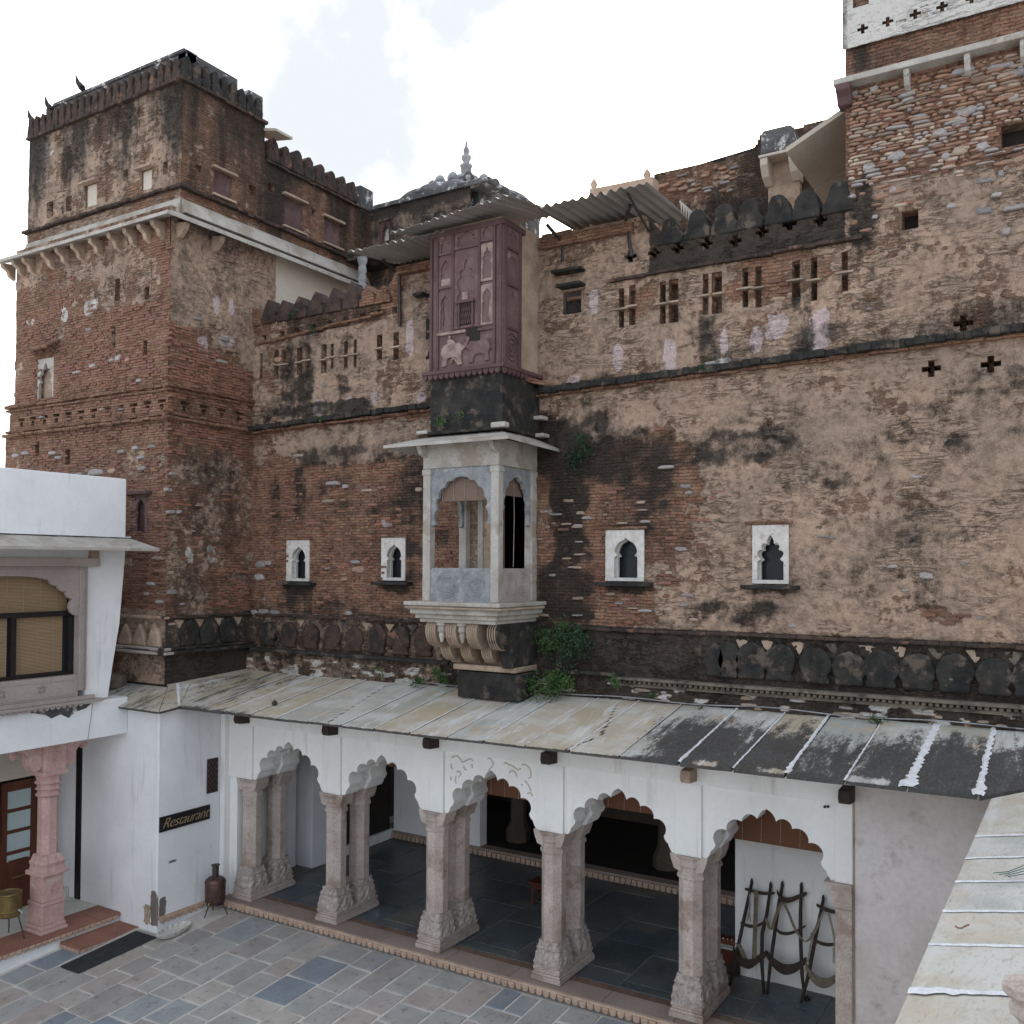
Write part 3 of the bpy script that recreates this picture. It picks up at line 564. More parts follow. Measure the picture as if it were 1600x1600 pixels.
def frame_around(m, outer, inner, ax, d0, d1, mi=0):
    """slab with an opening: outer = (u0,u1,z0,z1), inner = outline starting and ending at the bottom; both reach the same bottom"""
    u0, u1, z0, z1 = outer; k = max(range(len(inner)), key=lambda i: inner[i][1]); ap = inner[k]
    left = [(u0, z0)]+[p for p in inner[:k+1]]+[(ap[0], z1), (u0, z1)]
    right = [(u1, z0), (u1, z1), (ap[0], z1)]+[p for p in inner[k:]]
    m.prism(left, ax, d0, d1, mi); m.prism(right, ax, d0, d1, mi)
for i, q in enumerate(WINR):
    u0, u1, z0, z1 = q[:4]; w = u1-u0; h = z1-z0; t = w*.17; m = MB(); cx = (u0+u1)/2
    kind = 'multi' if i == 3 else 'ogee'
    op = [(cx+x+(.02 if i < 3 else 0), z0+.05+z) for x, z in cusped(w*(.60 if i < 3 else .72), h*(.78 if i < 3 else .76), h*.50, kind)]
    op = [(op[0][0], z0+.05)]+op[1:-1]+[(op[-1][0], z0+.05)]
    frame_around(m, (u0, u1, z0+.05, z1), op, 'y', YW-.025, YW+.07)
    fr = m.build('window_frame', M['peel'], fac, bev=.006)
    k = MB(); k.box(u0, u1, YW-.03, YW+.2, z0, z0+.05); k.build('window_board', M['peel'], fr)
    op2 = [(cx+(x-cx)*1.25 if False else x, z) for x, z in op]
    k = MB(); frame_around(k, (u0, u1, z0+.05, z1), [(cx+(x-cx)*.88, z0+.05+(z-z0-.05)*.97) for x, z in op], 'y', YW+.07, YW+.13); k.build('inner_frame', M['enamel'], fr)
    k = MB(); k.box(u0+.02, u1-.02, YW+.20, YW+.21, z0+.0, z1-.02); k.build('pane', M['pane'], fr)
    k = MB(); k.box(u0-.13, u1+.15, YW-.16, YW+.02, z0-.075, z0-.02); k.build('sill', M['black'], fac, bev=.01)
    k = MB(); k.box(u0-.10, u1+.05, YW-.05, YW+.02, z1+.005, z1+.05); k.build('lintel', M['masonry_plain'], fac, bev=.01)
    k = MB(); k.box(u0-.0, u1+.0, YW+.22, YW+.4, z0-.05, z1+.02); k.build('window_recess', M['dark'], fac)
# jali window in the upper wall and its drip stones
q = JAL; MB().box(q[0], q[1], YW+.16, YW+.18, q[2], q[3]).build('jali_shade', M['dark'], fac); m = MB(); n_ = 7  # dark sheet added to stand for the shade behind the lattice
for i in range(n_+1):
    for s_ in (-1, 1):
        m.tube([(q[0]+(q[1]-q[0])*i/n_, YW+.10, q[2]), (q[0]+(q[1]-q[0])*min(max(i/n_+s_*.5, 0), 1), YW+.10, q[3]-.06)], .008, 4)
m.box(q[0], q[1], YW+.05, YW+.13, q[3]-.07, q[3]); m.box(q[0], q[0]+.03, YW+.05, YW+.13, q[2], q[3]-.07); m.build('jali', M['darkmetal'], fac)
for a0, a1, yy in ((871, 915, 430), (878, 916, 452)):
    a = P(a0, yy, **WP); c_ = P(a1, yy-6, **WP); MB().box(a[0], c_[0], YW-.22, YW+.02, (a[2]+c_[2])/2-.02, (a[2]+c_[2])/2+.025).build('drip_stone', M['black'], fac, bev=.012)
a = P(657, 465, **WP); MB().box(a[0]-.03, a[0]+.20, YW-.2, YW+.02, a[2]-.02, a[2]+.03).build('drip_stone', M['black'], fac, bev=.012)
a = P(668, 530, **WP); MB().box(a[0]-.02, a[0]+.05, YW-.02, YW+.01, a[2]-.35, a[2]+.35).build('slot_shade', M['dark'], fac)  # flat dark strip painted as the shade of a slot
# little stone shelves crossing the loopholes
for i, (x0, y0, x1, y1) in enumerate(SL_R[::1]+SL_L[1::1]):
    a = P((x0+x1)/2, (y0+y1)/2+2, **WP); w = .09 if i % 2 else .12
    MB().box(a[0]-w, a[0]+w, YW-.05, YW+.12, a[2]-.014, a[2]+.012).build('loophole_shelf', M['stone_buff'], fac, bev=.004)
# right tower: shelf slab, its brackets, pierced white parapet
tw = thing('stone_keep', 'tall rubble stone keep with pierced white parapet at the right end of the wall', 'tower', (-.8, 14, 10.3))
zs1 = P(1305, 148, Y=12.62)[2]
m = MB(); m.box(-2.83, .75, YW-.20, YW+.02, 12.35, 12.43); m.build('shelf_slab', M['marble'], tw, bev=.01)
for px in (1330, 1419, 1513, 1600):
    u = P(px, 130, **WP)[0]; k = MB()
    if px == 1330: k.prism([(YW-.22, 12.35), (YW-.22, 12.26), (YW-.14, 12.2), (YW-.10, 12.1), (YW+.1, 12.1), (YW+.1, 12.35)], 'x', -2.80, -2.62); k.build('corner_corbel', M['purpledark'], tw, bev=.02)
    else: k.prism([(YW-.16, 12.35), (YW-.16, 12.28), (YW-.10, 12.16), (YW+.03, 12.10), (YW+.03, 12.35)], 'x', u-.035, u+.035); k.build('shelf_bracket', M['marble'], tw, bev=.01)
m = MB(); m.box(-2.72, .75, YW+.45, 16.5, 10.3, 14.6); m.box(-2.72, -2.62, YW+.02, YW+.45, 10.3, 14.6); m.build('tower_core', M['masonry_plain'], tw)
m = MB()
PZ0, PZ1 = 12.86, 13.75
hs = []
for i, px in enumerate((1348, 1387, 1430, 1472, 1518, 1560)):
    a = P(px, 45-(px-1348)*.3, Y=YW-.06); u = a[0]; hs += cross(px, 45-(px-1348)*.28, .045, dict(Y=YW-.06), .12)
for i, px in enumerate((1345, 1388, 1430, 1474, 1520)):
    u = P(px, 18, Y=YW-.06)[0]; hs.append([u-.10, u+.10, 13.38, 13.60, .12])
def par_paint(U, Z):
    n = fbm(U*3, Z*3, 4, 8); ed = (Z < PZ0+.03) | (Z > 13.62) | (U < -2.66)
    return .012*(fbm(U*9, Z*9, 3, 2)-.5), np.stack([np.zeros_like(U)-.3, np.where(ed, .55, .05), U*0, 1.1+U*0], -1)
wall_surface('pierced_parapet', 'y', YW-.06, -2.74, .75, PZ0, PZ1, .03, clash(hs), par_paint, tw)
# rubble stones, individually laid
def stone_mesh(seed, name, mat):
    r = random.Random(seed); n = 9; m = MB(); ring = [[], [], []]
    for j, (s_, d) in enumerate(((1, .45), (.93, -.25), (.62, -.55))):
        for i in range(n):
            a = 2*math.pi*i/n; rr = r.uniform(.80, 1.12) if j == 0 else 1
            if j == 0: ring[0].append((rr*math.copysign(abs(math.cos(a))**.65, math.cos(a)), rr*math.copysign(abs(math.sin(a))**.7, math.sin(a))))
            x, z = ring[0][i]; m.v.append((x*.5*s_, d+r.uniform(-.08, .08), z*.5*s_))
    m.f = [(j*n+i, j*n+(i+1) % n, (j+1)*n+(i+1) % n, (j+1)*n+i) for j in range(2) for i in range(n)]+[tuple(2*n+i for i in range(n))]; m.m = [0]*len(m.f)
    return m.mesh(name, mat, smooth=False)
ST = {k: [stone_mesh(i*13+len(k), 'stone_'+k, M['stone_'+k]) for i in range(6)] for k in ('grey', 'orange', 'buff')}
def put_stone(parent, u, z, w, h, col, plane='y', c=YW, proud=.03, tilt=0, name='stone'):
    me = random.choice(ST[col]); sg = random.choice((-1, 1))
    if plane == 'y': o = inst(name, me, parent, (u, c-proud+.02, z), (0, tilt, 0), (w*sg, .055, h))
    else: o = inst(name, me, parent, (c+proud-.02, u, z), (tilt, 0, math.pi/2), (w*sg, .055, h))
    return o
cnt = 0; z = 12.28; rest = {k: MB() for k in ST}
while z > 10.42:
    hh = random.uniform(.034, .060); z -= hh; u = -2.70+random.uniform(0, .06)
    dens = float(sm(10.75, 11.25, z)); dens = .92*dens+.07
    while u < .72:
        w = random.choice((.08, .11, .15, .19, .25))*random.uniform(.8, 1.2)
        if random.random() < dens and not any(u+w > q[0] and u < q[1] and z+hh > q[2] and z < q[3] for q in DKQ):
            col = random.choices(('orange', 'grey', 'buff'), (6, .5 if z > 11.7 else 1.6, 3))[0]; big = 1.0
            if random.random() < .045: col = 'grey'; big = 2.0
            uu, zz, ti, pr = u+w/2, z+hh/2+random.uniform(-.008, .008), random.uniform(-.10, .10), random.uniform(.015, .04)
            if cnt < 285: put_stone(tw, uu, zz, w*(1.0 if big == 1 else 1.25), hh*.97*big, col, proud=pr, tilt=ti); cnt += 1
            else:
                me = random.choice(ST[col]); mb = rest[col]; n0 = len(mb.v); k0 = len(mb.f)
                mb.add([(uu+(v.co.x*math.cos(ti)+v.co.z*math.sin(ti)*.5)*w, YW-pr+.02+v.co.y*.055, zz+(v.co.z-v.co.x*ti)*hh*.97) for v in me.vertices], [tuple(p.vertices) for p in me.polygons])
        u += w+.008
for k_, mb in rest.items():
    if mb.v: mb.build('rubble_'+k_, M['stone_'+k_], tw, kind='stuff')
for px, py, w, h, c_ in ((1376, 308, 26, 10, 'orange'), (1395, 298, 14, 12, 'grey'), (1486, 323, 16, 9, 'grey'), (1540, 283, 34, 9, 'grey'), (1564, 272, 12, 12, 'grey'), (1582, 268, 14, 9, 'buff'), (1538, 330, 28, 12, 'grey'), (1585, 325, 40, 9, 'grey'), (1572, 362, 16, 12, 'grey'), (1360, 395, 14, 9, 'orange'), (1335, 348, 12, 10, 'orange'), (1330, 308, 14, 7, 'grey'), (1362, 288, 9, 5, 'grey'), (1560, 395, 40, 6, 'buff'), (1358, 483, 12, 6, 'grey'), (1325, 470, 12, 6, 'orange'), (1400, 245, 30, 16, 'grey'), (1358, 262, 22, 14, 'grey'), (1468, 208, 26, 15, 'grey'), (1500, 190, 30, 13, 'grey'), (1534, 230, 22, 16, 'grey'), (1478, 245, 14, 14, 'grey'), (1500, 236, 28, 14, 'buff'), (1530, 125, 38, 12, 'orange'), (1570, 138, 34, 11, 'orange'), (1572, 118, 34, 9, 'buff'), (1575, 152, 40, 9, 'orange'), (1492, 188, 24, 9, 'buff'), (1440, 182, 22, 9, 'grey'),
                        (1160, 566, 18, 7, 'orange'), (1150, 575, 30, 6, 'buff'), (1110, 568, 20, 7, 'grey'), (1448, 900, 24, 12, 'grey'), (1040, 730, 26, 7, 'grey'), (1072, 760, 18, 8, 'grey'), (1076, 770, 12, 8, 'grey'), (1065, 858, 22, 7, 'grey'), (1045, 895, 14, 6, 'buff'), (1505, 880, 12, 8, 'grey'), (1420, 762, 24, 5, 'buff'), (1432, 745, 22, 6, 'grey'), (1395, 885, 20, 6, 'grey'), (1240, 978, 14, 7, 'grey'), (1075, 930, 20, 6, 'grey'), (1068, 945, 18, 6, 'grey'), (1045, 952, 16, 6, 'buff'), (1085, 968, 14, 6, 'buff'), (1300, 840, 16, 5, 'grey'), (1285, 838, 16, 4, 'grey'), (1415, 922, 14, 5, 'grey'), (1530, 965, 14, 6, 'grey'),
                        (435, 562, 12, 10, 'orange'), (509, 602, 8, 9, 'grey'), (524, 599, 12, 12, 'orange'), (435, 614, 10, 9, 'orange'), (430, 655, 9, 10, 'orange'), (520, 755, 26, 7, 'grey'), (540, 760, 10, 7, 'grey'), (524, 773, 20, 7, 'orange'), (513, 783, 22, 6, 'buff'), (537, 781, 10, 6, 'orange'), (467, 712, 18, 6, 'buff'), (408, 882, 16, 12, 'grey'), (420, 880, 10, 8, 'grey'), (406, 902, 16, 10, 'grey'), (412, 956, 20, 9, 'grey'), (430, 957, 18, 9, 'grey'), (398, 957, 12, 9, 'grey'), (545, 958, 12, 7, 'grey'), (556, 878, 16, 6, 'grey'), (562, 890, 22, 12, 'orange'), (512, 888, 10, 6, 'buff'), (538, 905, 12, 7, 'orange'), (574, 766, 22, 5, 'buff'), (655, 765, 12, 8, 'buff')):
    a = P(px, py, **WP); s_ = P(px+w/2, py, **WP)[0]-P(px-w/2, py, **WP)[0]; t_ = P(px, py-h/2, **WP)[2]-P(px, py+h/2, **WP)[2]
    put_stone(tw if (px > 1322 and py < 500) else fac, a[0], a[2], s_, t_, c_, proud=.03)
for i in range(70):     # pale broken stones in the black strip beside the balcony and in the foot of the wall
    if i < 34: px, py = random.choice(((872, 900), (905, 955), (868, 820), (890, 880), (1000, 940), (930, 970), (975, 960)))[0]+random.uniform(-28, 40), 0; py = random.uniform(780, 965)
    else: px = random.uniform(400, 1600); py = 0
    a = P(px, py or 900, **WP)
    if i >= 34: a = (a[0], 0, random.uniform(4.05, 4.3))
    if -8.9 < a[0] < -7.3 and i >= 34: continue
    if any(q[0]-.18 < a[0] < q[1]+.18 and q[2]-.12 < a[2] < q[3]+.1 for q in WINR): continue
    put_stone(fac, a[0], a[2], random.uniform(.08, .24), random.uniform(.03, .06), 'buff' if i % 3 else 'grey', proud=.03 if i < 34 else .10)
# proud bricks over the exposed parts: nearest ones single, the rest joined
BRM = MB().box(-.5, .5, -.5, .5, -.5, .5).mesh('brick', M['brick'])
_bb = bmesh.new(); _bb.from_mesh(BRM); bmesh.ops.bevel(_bb, geom=list(_bb.edges), offset=.05, segments=1, affect='EDGES'); _bb.to_mesh(BRM); _bb.free()
def strew_bricks(parent, ax, c, paint, u0, u1, z0, z1, n_single, n_rest, holes_, sg=-1, top=None, thr=.5):
    m = MB(); ns_ = 0; k = 0; tries = 0
    N_ = (n_single+n_rest)*4
    U = RNG.uniform(u0, u1, N_); row = np.floor(RNG.uniform(z0, z1, N_)/.05); Z = row*.05+.025
    h, mk = paint(U, Z); ok = (mk[:, 0]+(fbm(U*1.7, Z*1.7, 5, 13)-.5)*.6 > thr) & (mk[:, 1] < .42)
    seen = set()
    for u, z_, g in zip(U[ok], Z[ok], h[ok]):
        if k >= n_single+n_rest: break
        if any(q[0]-.1 < u < q[1]+.1 and q[2]-.03 < z_ < q[3]+.03 for q in holes_): continue
        if top is not None and z_ > top(np.array([u]))[0]-.1: continue
        cell = (int(u/.19), int(z_/.05))
        if cell in seen: continue
        seen.add(cell); u = cell[0]*.19+(cell[1] % 2)*.09+random.uniform(-.03, .03); w = random.uniform(.12, .20); hh = random.uniform(.034, .046); d = random.uniform(.02, .055)
        zz = z_+random.uniform(-.006, .006)
        if k < n_single:
            if ax == 'y': inst('brick', BRM, parent, (u, c-g, zz), (0, random.uniform(-.04, .04), random.uniform(-.08, .08)), (w, d, hh))
            else: inst('brick', BRM, parent, (c+g, u, zz), (random.uniform(-.04, .04), 0, math.pi/2+random.uniform(-.08, .08)), (w, d, hh))
        else:
            e = d/2
            if ax == 'y': m.box(u-w/2, u+w/2, c-g-e, c-g+e, zz-hh/2, zz+hh/2)
            else: m.box(c+g-e, c+g+e, u-w/2, u+w/2, zz-hh/2, zz+hh/2)
        k += 1
    if m.v: tag(m.build('loose_brickwork', M['brick'], parent), kind='stuff')
strew_bricks(fac, 'y', YW, facade_paint, -13.5, .6, 5.15, 12.2, 290, 1000, holes+[[-8.9, -7.3, 4, 9, 0]], top=facade_top)
# ------------------------------------------------------------------ corner tower at the left
TX, TY, TY2 = -13.78, 10.84, 11.05
LP = dict(Y=TY); RP = dict(X=TX); LP2 = dict(Y=TY2)
tow = thing('corner_tower', 'big square brick tower with projecting eave and two storeys rising at the left corner', 'tower', (-16, 13, 3.9))
def tl_paint(U, Z):
    n = fbm(U*1.2, Z*1.2, 5, 41); n2 = fbm(U*6, Z*6, 4, 45); B = lambda l: blob(U, Z, LP, l)
    ex = .74+.7*(n-.5)+np.where((Z > 8.55) & (Z < 9.2), .5, 0); ex = ex+B([(200, 440, 80, 40, -.3)])*1+B([(200, 560, 70, 70, .3)])
    ex = ex+sm(.6, 0, -U-13.78)*.25*(Z > 9) - np.where(Z < 5.2, .35, 0)-.3*sm(11.2, 11.8, Z)
    dk = .10+.45*(n2-.5)+.25*sm(.5, .65, fbm(U*1.3, Z*1.3, 4, 43))+B([(60, 430, 40, 20, .15), (250, 1010, 30, 10, .35), (215, 850, 30, 12, .4)])+B([(230, 1022, 50, 10, .25)])
    li = blob(U, Z, LP, [(142, 480, 12, 12, .8), (100, 490, 6, 12, .6), (45, 505, 7, 8, .5), (60, 820, 0.1, .1, 0)])
    li = li+np.where((Z > 4.6) & (Z < 5.0), .42*sm(.5, .62, fbm(U*3, Z*3, 3, 6)), 0)
    return .045*(n-.5)+.025*(n2-.5), np.stack([ex, dk, U*0, li], -1)
def tr_paint(U, Z):
    n = fbm(U*1.2, Z*1.2, 5, 51); n2 = fbm(U*6, Z*6, 4, 55); B = lambda l: blob(U, Z, RP, l)
    ex = .68+.5*(n-.5)+np.where((Z > 8.55) & (Z < 9.2), .5, 0)-.55*sm(9.9, 10.6, Z+.35*(U-11.5))
    ex = ex-np.where((Z < 8.2), .12, 0)
    dk = .30+.45*(n2-.5)+B([(330, 780, 50, 90, .26), (325, 650, 50, 30, .15), (320, 920, 55, 50, .16), (350, 380, 40, 40, .25), (330, 440, 60, 30, .12)])
    dk = np.where(Z < 5.05+.08*n, .74, dk); dk = np.where(Z < 4.4, .9, dk); ex = np.where(Z < 5.05, .2, ex)
    pk = B([(338, 478, 5, 16, .8), (362, 480, 5, 16, .8), (316, 545, 9, 20, .95), (355, 533, 14, 9, .7)]); li = B([(295, 865, 6, 14, .8), (331, 866, 7, 14, .8), (300, 985, 14, 8, .55)])
    return .045*(n-.5)+.025*(n2-.5), np.stack([ex, dk, pk, li], -1)
def tu_paint(P_):
    def f(U, Z):
        n = fbm(U*1.2, Z*1.2, 5, 61); n2 = fbm(U*7, Z*5, 4, 65); stx = fbm(U*2.2, Z*.35, 4, 66)
        left = 'Y' in P_
        ex = (.38 if left else .72)+.5*(n-.5)
        dk = (.25 if left else .58)+(1.2 if left else .9)*(stx-.47)+.35*sm(12.9, 14.6, Z)*(1 if left else .6)
        if left: dk = dk+.30*sm(-15.6, -13.9, U)*sm(12.8, 13.6, Z)
        dk = np.where(Z < 12.75, dk-.15, dk); li = U*0
        if left: li = blob(U, Z, P_, [(205, 215, 14, 30, .35), (75, 235, 12, 20, .45)])
        return .03*(n-.5)+.02*(n2-.5), np.stack([ex, dk, U*0, li], -1)
    return f
hl = []
for x0, y0, x1, y1, d in ((174, 510, 180, 545, .2), (224, 532, 230, 560, .2), (180, 435, 187, 470, .2), (226, 448, 233, 468, .2), (59, 560, 83, 622, .3), (102, 702, 109, 726, .15), (55, 690, 61, 712, .15), (208, 775, 230, 832, .25)): hl.append(H(x0, y0, x1, y1, LP, d))
for i in range(12):
    u = -18.3+i*.39; hl.append([u, u+.11, 8.74, 8.84, .12]); hl.append([u-.05, u+.16, 8.86, 8.92, .12])
for i in range(4): u = -14.95+i*.33; hl.append([u, u+.12, 4.62, 4.69, .1])
def tedge(u, z): return u > np.where(z > 9.18, -18.52, np.where(z > 8.55, -18.66, -18.80))+.04*(vn(z*5, z*0, 3)-.5)
wall_surface('left_masonry', 'y', TY, -18.9, TX, 3.9, 12.35, .03, clash(hl), tl_paint, tow, edge=tedge)
hr = []
for i in range(4): u = 11.15+i*.42; hr.append([u, u+.11, 8.74, 8.84, .12]); hr.append([u-.05, u+.16, 8.86, 8.92, .12])
Yc = P(424, 450, **RP)[1]
wall_surface('right_masonry', 'x', TX, TY, 13.35, 3.9, 12.35, .03, clash(hr), tr_paint, tow, edge=lambda u, z: (u < 12.86) | (z > 9.9))
b = MB(); b.box(TX-.3, TX-.012, 13.3, 16.3, 9.9, 12.3); b.build('cream_plaster_panel', M['cream'], tow)
b = MB(); b.box(-18.45, TX-.1, TY+.5, 12.8, 3.9, 12.3); b.box(-18.45, TX-.4, 12.8, 16.2, 9.9, 12.3); b.build('tower_core', M['masonry_plain'], tow)
# upper storey
h2 = []
for x0, y0, x1, y1, d in ((73, 315, 83, 340, .2), (103, 307, 112, 330, .1), (135, 288, 151, 322, .06), (222, 266, 237, 296, .1), (192, 265, 200, 282, .15), (255, 252, 262, 272, .12)): h2.append(H(x0, y0, x1, y1, LP2, d))
wall_surface('upper_left_masonry', 'y', TY2, -18.5, TX, 12.2, 14.75, .03, clash(h2), tu_paint(LP2), tow)
h3 = []; RW = [(335, 270, 362, 308), (445, 312, 473, 358), (507, 345, 531, 383)]
for w in RW: h3.append(H(*w, RP, .12))
h3 += [H(306, 258, 316, 270, RP, .2), H(389, 290, 399, 306, RP, .2), H(419, 288, 428, 300, RP, .2), H(487, 326, 495, 338, RP, .2)]
wall_surface('upper_right_masonry', 'x', TX, TY2, 13.03, 12.2, 14.75, .03, clash([h for h in h3 if h[1] < 13.03]), tu_paint(RP), tow)
wall_surface('wing_masonry', 'x', TX, 13.03, 16.25, 12.2, 13.98, .03, clash([h for h in h3 if h[0] > 13.03]), tu_paint(RP), tow)
for w in RW:
    q = H(*w, RP); m = MB(); nn = 6
    for i in range(nn*2):
        t0 = i/(nn*2)
        for s_ in (-1, 1):
            a_ = q[0]+(q[1]-q[0])*t0; b_ = min(max(a_+s_*(q[1]-q[0])*.5, q[0]), q[1]); m.tube([(TX-.05, a_, q[2]), (TX-.05, b_, q[3])], .012, 4)
    m.box(TX-.09, TX-.07, q[0], q[1], q[2], q[3]); m.build('lattice_window', M['purple'], tow)
    MB().box(TX-.02, TX+.09, q[0]-.08, q[1]+.08, q[3], q[3]+.05).build('window_hood', M['bracket'], tow, bev=.01); MB().box(TX-.02, TX+.06, q[0]-.06, q[1]+.08, q[2]-.045, q[2]).build('sill', M['bracket'], tow, bev=.01)
for x0, y0, x1, y1 in ((135, 288, 151, 322), (222, 266, 237, 296)):
    q = H(x0, y0, x1, y1, LP2); MB().box(q[0], q[1], TY2+.03, TY2+.05, q[2], q[3]).build('niche_back', M['cream'], tow); MB().box(q[0]-.1, q[1]+.08, TY2-.12, TY2+.02, q[3]+.01, q[3]+.05).build('niche_hood', M['bracket'], tow, bev=.01)
q = H(59, 560, 83, 622, LP); MB().box(q[0], q[1], TY+.12, TY+.15, q[2], q[3]).build('niche_back', M['bracket'], tow)
m = MB(); op = [(q[0]+.03+(q[1]-q[0]-.06)/2+x, z+q[2]) for x, z in cusped(q[1]-q[0]-.1, (q[3]-q[2])*.9, (q[3]-q[2])*.6, 'multi')]; frame_around(m, (q[0], q[1], q[2], q[3]), op, 'y', TY+.0, TY+.06); m.build('niche_frame', M['marble'], tow, bev=.005)
m = MB(); m.prism([(TY-.28, q[3]+.10), (TY, q[3]+.27), (TY, q[3]+.33), (TY-.30, q[3]+.15)], 'x', q[0]-.18, q[1]+.2); m.build('niche_canopy', M['masonry_plain'], tow, bev=.01)
q = H(208, 775, 230, 832, LP); MB().box(q[0], q[1], TY+.10, TY+.13, q[2], q[3]).build('niche_back', M['purpledark'], tow)
m = MB(); op = [((q[0]+q[1])/2+x, z+q[2]) for x, z in cusped((q[1]-q[0])*.62, (q[3]-q[2])*.95, (q[3]-q[2])*.6, 'ogee')]; frame_around(m, (q[0], q[1], q[2], q[3]+.02), op, 'y', TY, TY+.05); m.build('niche_frame', M['purple'], tow, bev=.004)
MB().box(q[0]-.15, q[1]+.12, TY-.12, TY+.03, q[3]+.02, q[3]+.08).build('niche_hood', M['purpledark'], tow, bev=.01)
# courses, eave, brackets
for z_, t, p_, mm in ((9.16, .06, .12, 'masonry_plain'), (9.08, .05, .07, 'masonry_plain'), (8.66, .05, .08, 'masonry_plain'), (8.58, .06, .14, 'masonry_plain')):
    rough_course('brick_course', 'y', TY+.02, -18.72, TX+p_, lambda u: z_, t, p_, mm, tow); rough_course('brick_course', 'x', TX-.02, TY-p_+.02, 12.82, lambda u: z_, t, p_, mm, tow, sg=1)
for z_, t, p_, mm in ((5.07, .05, .10, 'black_brick'), (4.52, .05, .15, 'pinkgrey'), (4.46, .05, .22, 'pinkgrey')):
    rough_course('base_course', 'y', TY+.02, -15.7, TX+p_, lambda u: z_, t, p_, 'bracket' if mm == 'black_brick' else mm, tow, .6); rough_course('base_course', 'x', TX-.02, TY-p_+.02, 12.82, lambda u: z_, t, p_, mm if mm == 'black_brick' else 'black', tow, .6, sg=1)
for i in range(3): merlon(tow, 11.32+i*.45, 4.55, .42, .46, TX-.05, TX+.07, 'x', 'black', 'lobe', 'blind_merlon', .03)
for i in range(4): u = 11.12+i*.45; MB().prism([(u-.10, 5.02), (u+.11, 5.01), (u+.01, 4.86)], 'x', TX-.05, TX+.02).build('plaster_triangle', M['bracket'], tow)
for i in range(3): merlon(tow, -14.83+i*.40, 4.55, .36, .44, TY-.06, TY+.05, 'y', 'bracket', 'point', 'blind_merlon', .03)
rough_course('upper_course', 'y', TY2+.02, -18.55, TX+.08, lambda u: 12.76, .06, .12, 'black_brick', tow); rough_course('upper_course', 'x', TX-.02, TY2-.08, 16.2, lambda u: 12.76-.01*(u-11), .06, .12, 'black_brick', tow, sg=1)
rough_course('parapet_course', 'y', TY2+.02, -18.52, TX+.06, lambda u: 14.70, .06, .10, 'black_brick', tow); rough_course('parapet_course', 'x', TX-.02, TY2-.06, 13.05, lambda u: 14.70, .06, .10, 'black_brick', tow, sg=1)
rough_course('parapet_course', 'x', TX-.02, 13.05, 16.2, lambda u: 13.96, .05, .10, 'black_brick', tow, sg=1)
EO, EZ, EW = .34, 12.03, 12.22
m = MB(); t = .06
m.hexa([(-19.0, TY-EO, EZ), (TX+EO, TY-EO, EZ), (TX, TY2, EW), (-18.6, TY2, EW), (-19.0, TY-EO, EZ+t), (TX+EO, TY-EO, EZ+t), (TX, TY2, EW+t), (-18.6, TY2, EW+t)])
m.build('eave_slab', M['marble'], tow)
ysl = [TY-EO, 11.5, 12.3, 13.1, 13.9, 14.7, 15.4, 16.1]
for i in range(len(ysl)-1):
    y0, y1 = ysl[i], ysl[i+1]; yi = max(y0, TY2) if i else TY2; dz = random.uniform(-.01, .01); m = MB()
    m.hexa([(TX+EO, y0, EZ+dz), (TX+EO, y1-.012, EZ+dz), (TX, y1-.012, EW), (TX, yi, EW), (TX+EO, y0, EZ+t+dz), (TX+EO, y1-.012, EZ+t+dz), (TX, y1-.012, EW+t), (TX, yi, EW+t)]); m.build('eave_slab', M['marble'], tow)
m = MB(); m.prism([(TY2-.02, EW+.05), (TY2-.12, EW+.05), (TY2-.02, 12.55)], 'x', -18.5, TX+.02); m.build('flashing_fillet', M['marble'], tow); m = MB(); m.prism([(TX, EW+.05), (TX+.13, EW+.05), (TX, 12.55)], 'y', TY2, 16.1); m.build('flashing_fillet', M['marble'], tow)
for px in (22, 38, 54, 84, 106, 130, 158, 187, 212, 234, 255):
    u = P(px, 400, **LP)[0]; MB().prism([(TY-.26, EZ+.01), (TY-.24, EZ-.07), (TY-.14, EZ-.12), (TY-.10, EZ-.22), (TY+.02, EZ-.28), (TY+.02, EZ+.05)], 'x', u-.05, u+.05).build('eave_bracket', M['bracket'], tow, bev=.01)
for y in (11.0, 11.8): MB().prism([(TX+.26, EZ+.01), (TX+.22, EZ-.1), (TX+.08, EZ-.22), (TX-.02, EZ-.26), (TX-.02, EZ+.05)], 'y', y-.05, y+.05).build('eave_bracket', M['bracket'], tow, bev=.01)
# parapet: merlons with a plain limed wall behind
for i in range(22): u = -18.38+i*.213; merlon(tow, u, 14.72, .20, .42, TY2-.06, TY2+.14, 'y', 'black_brick', 'round', bev=.015)
for i in range(9): u = 11.12+i*.213; merlon(tow, u, 14.72, .20, .42, TX-.14, TX+.06, 'x', 'black', 'round', bev=.015)
m = MB(); m.box(-18.2, TX-.1, TY2+.16, TY2+.4, 14.7, 15.36); m.box(-17.9, -13.9, TY2+.12, TY2+.44, 15.30, 15.37); m.box(TX-.34, TX-.1, TY2+.16, 12.42, 14.7, 15.34); m.build('parapet_back_wall', M['dome'], tow, bev=.02)
m = MB(); m.box(-14.3, TX-.02, 12.62, 13.0, 14.7, 15.22); m.build('chimney_block', M['dome'], tow, bev=.03)
m = MB(); m.hexa([(TX-.3, 12.95, 14.60), (TX+.28, 13.05, 14.50), (TX+.28, 13.5, 14.50), (TX-.3, 13.5, 14.60), (TX-.3, 12.95, 14.66), (TX+.28, 13.05, 14.55), (TX+.28, 13.5, 14.55), (TX-.3, 13.5, 14.66)]); m.build('cream_hood_slab', M['creamslab'], tow)
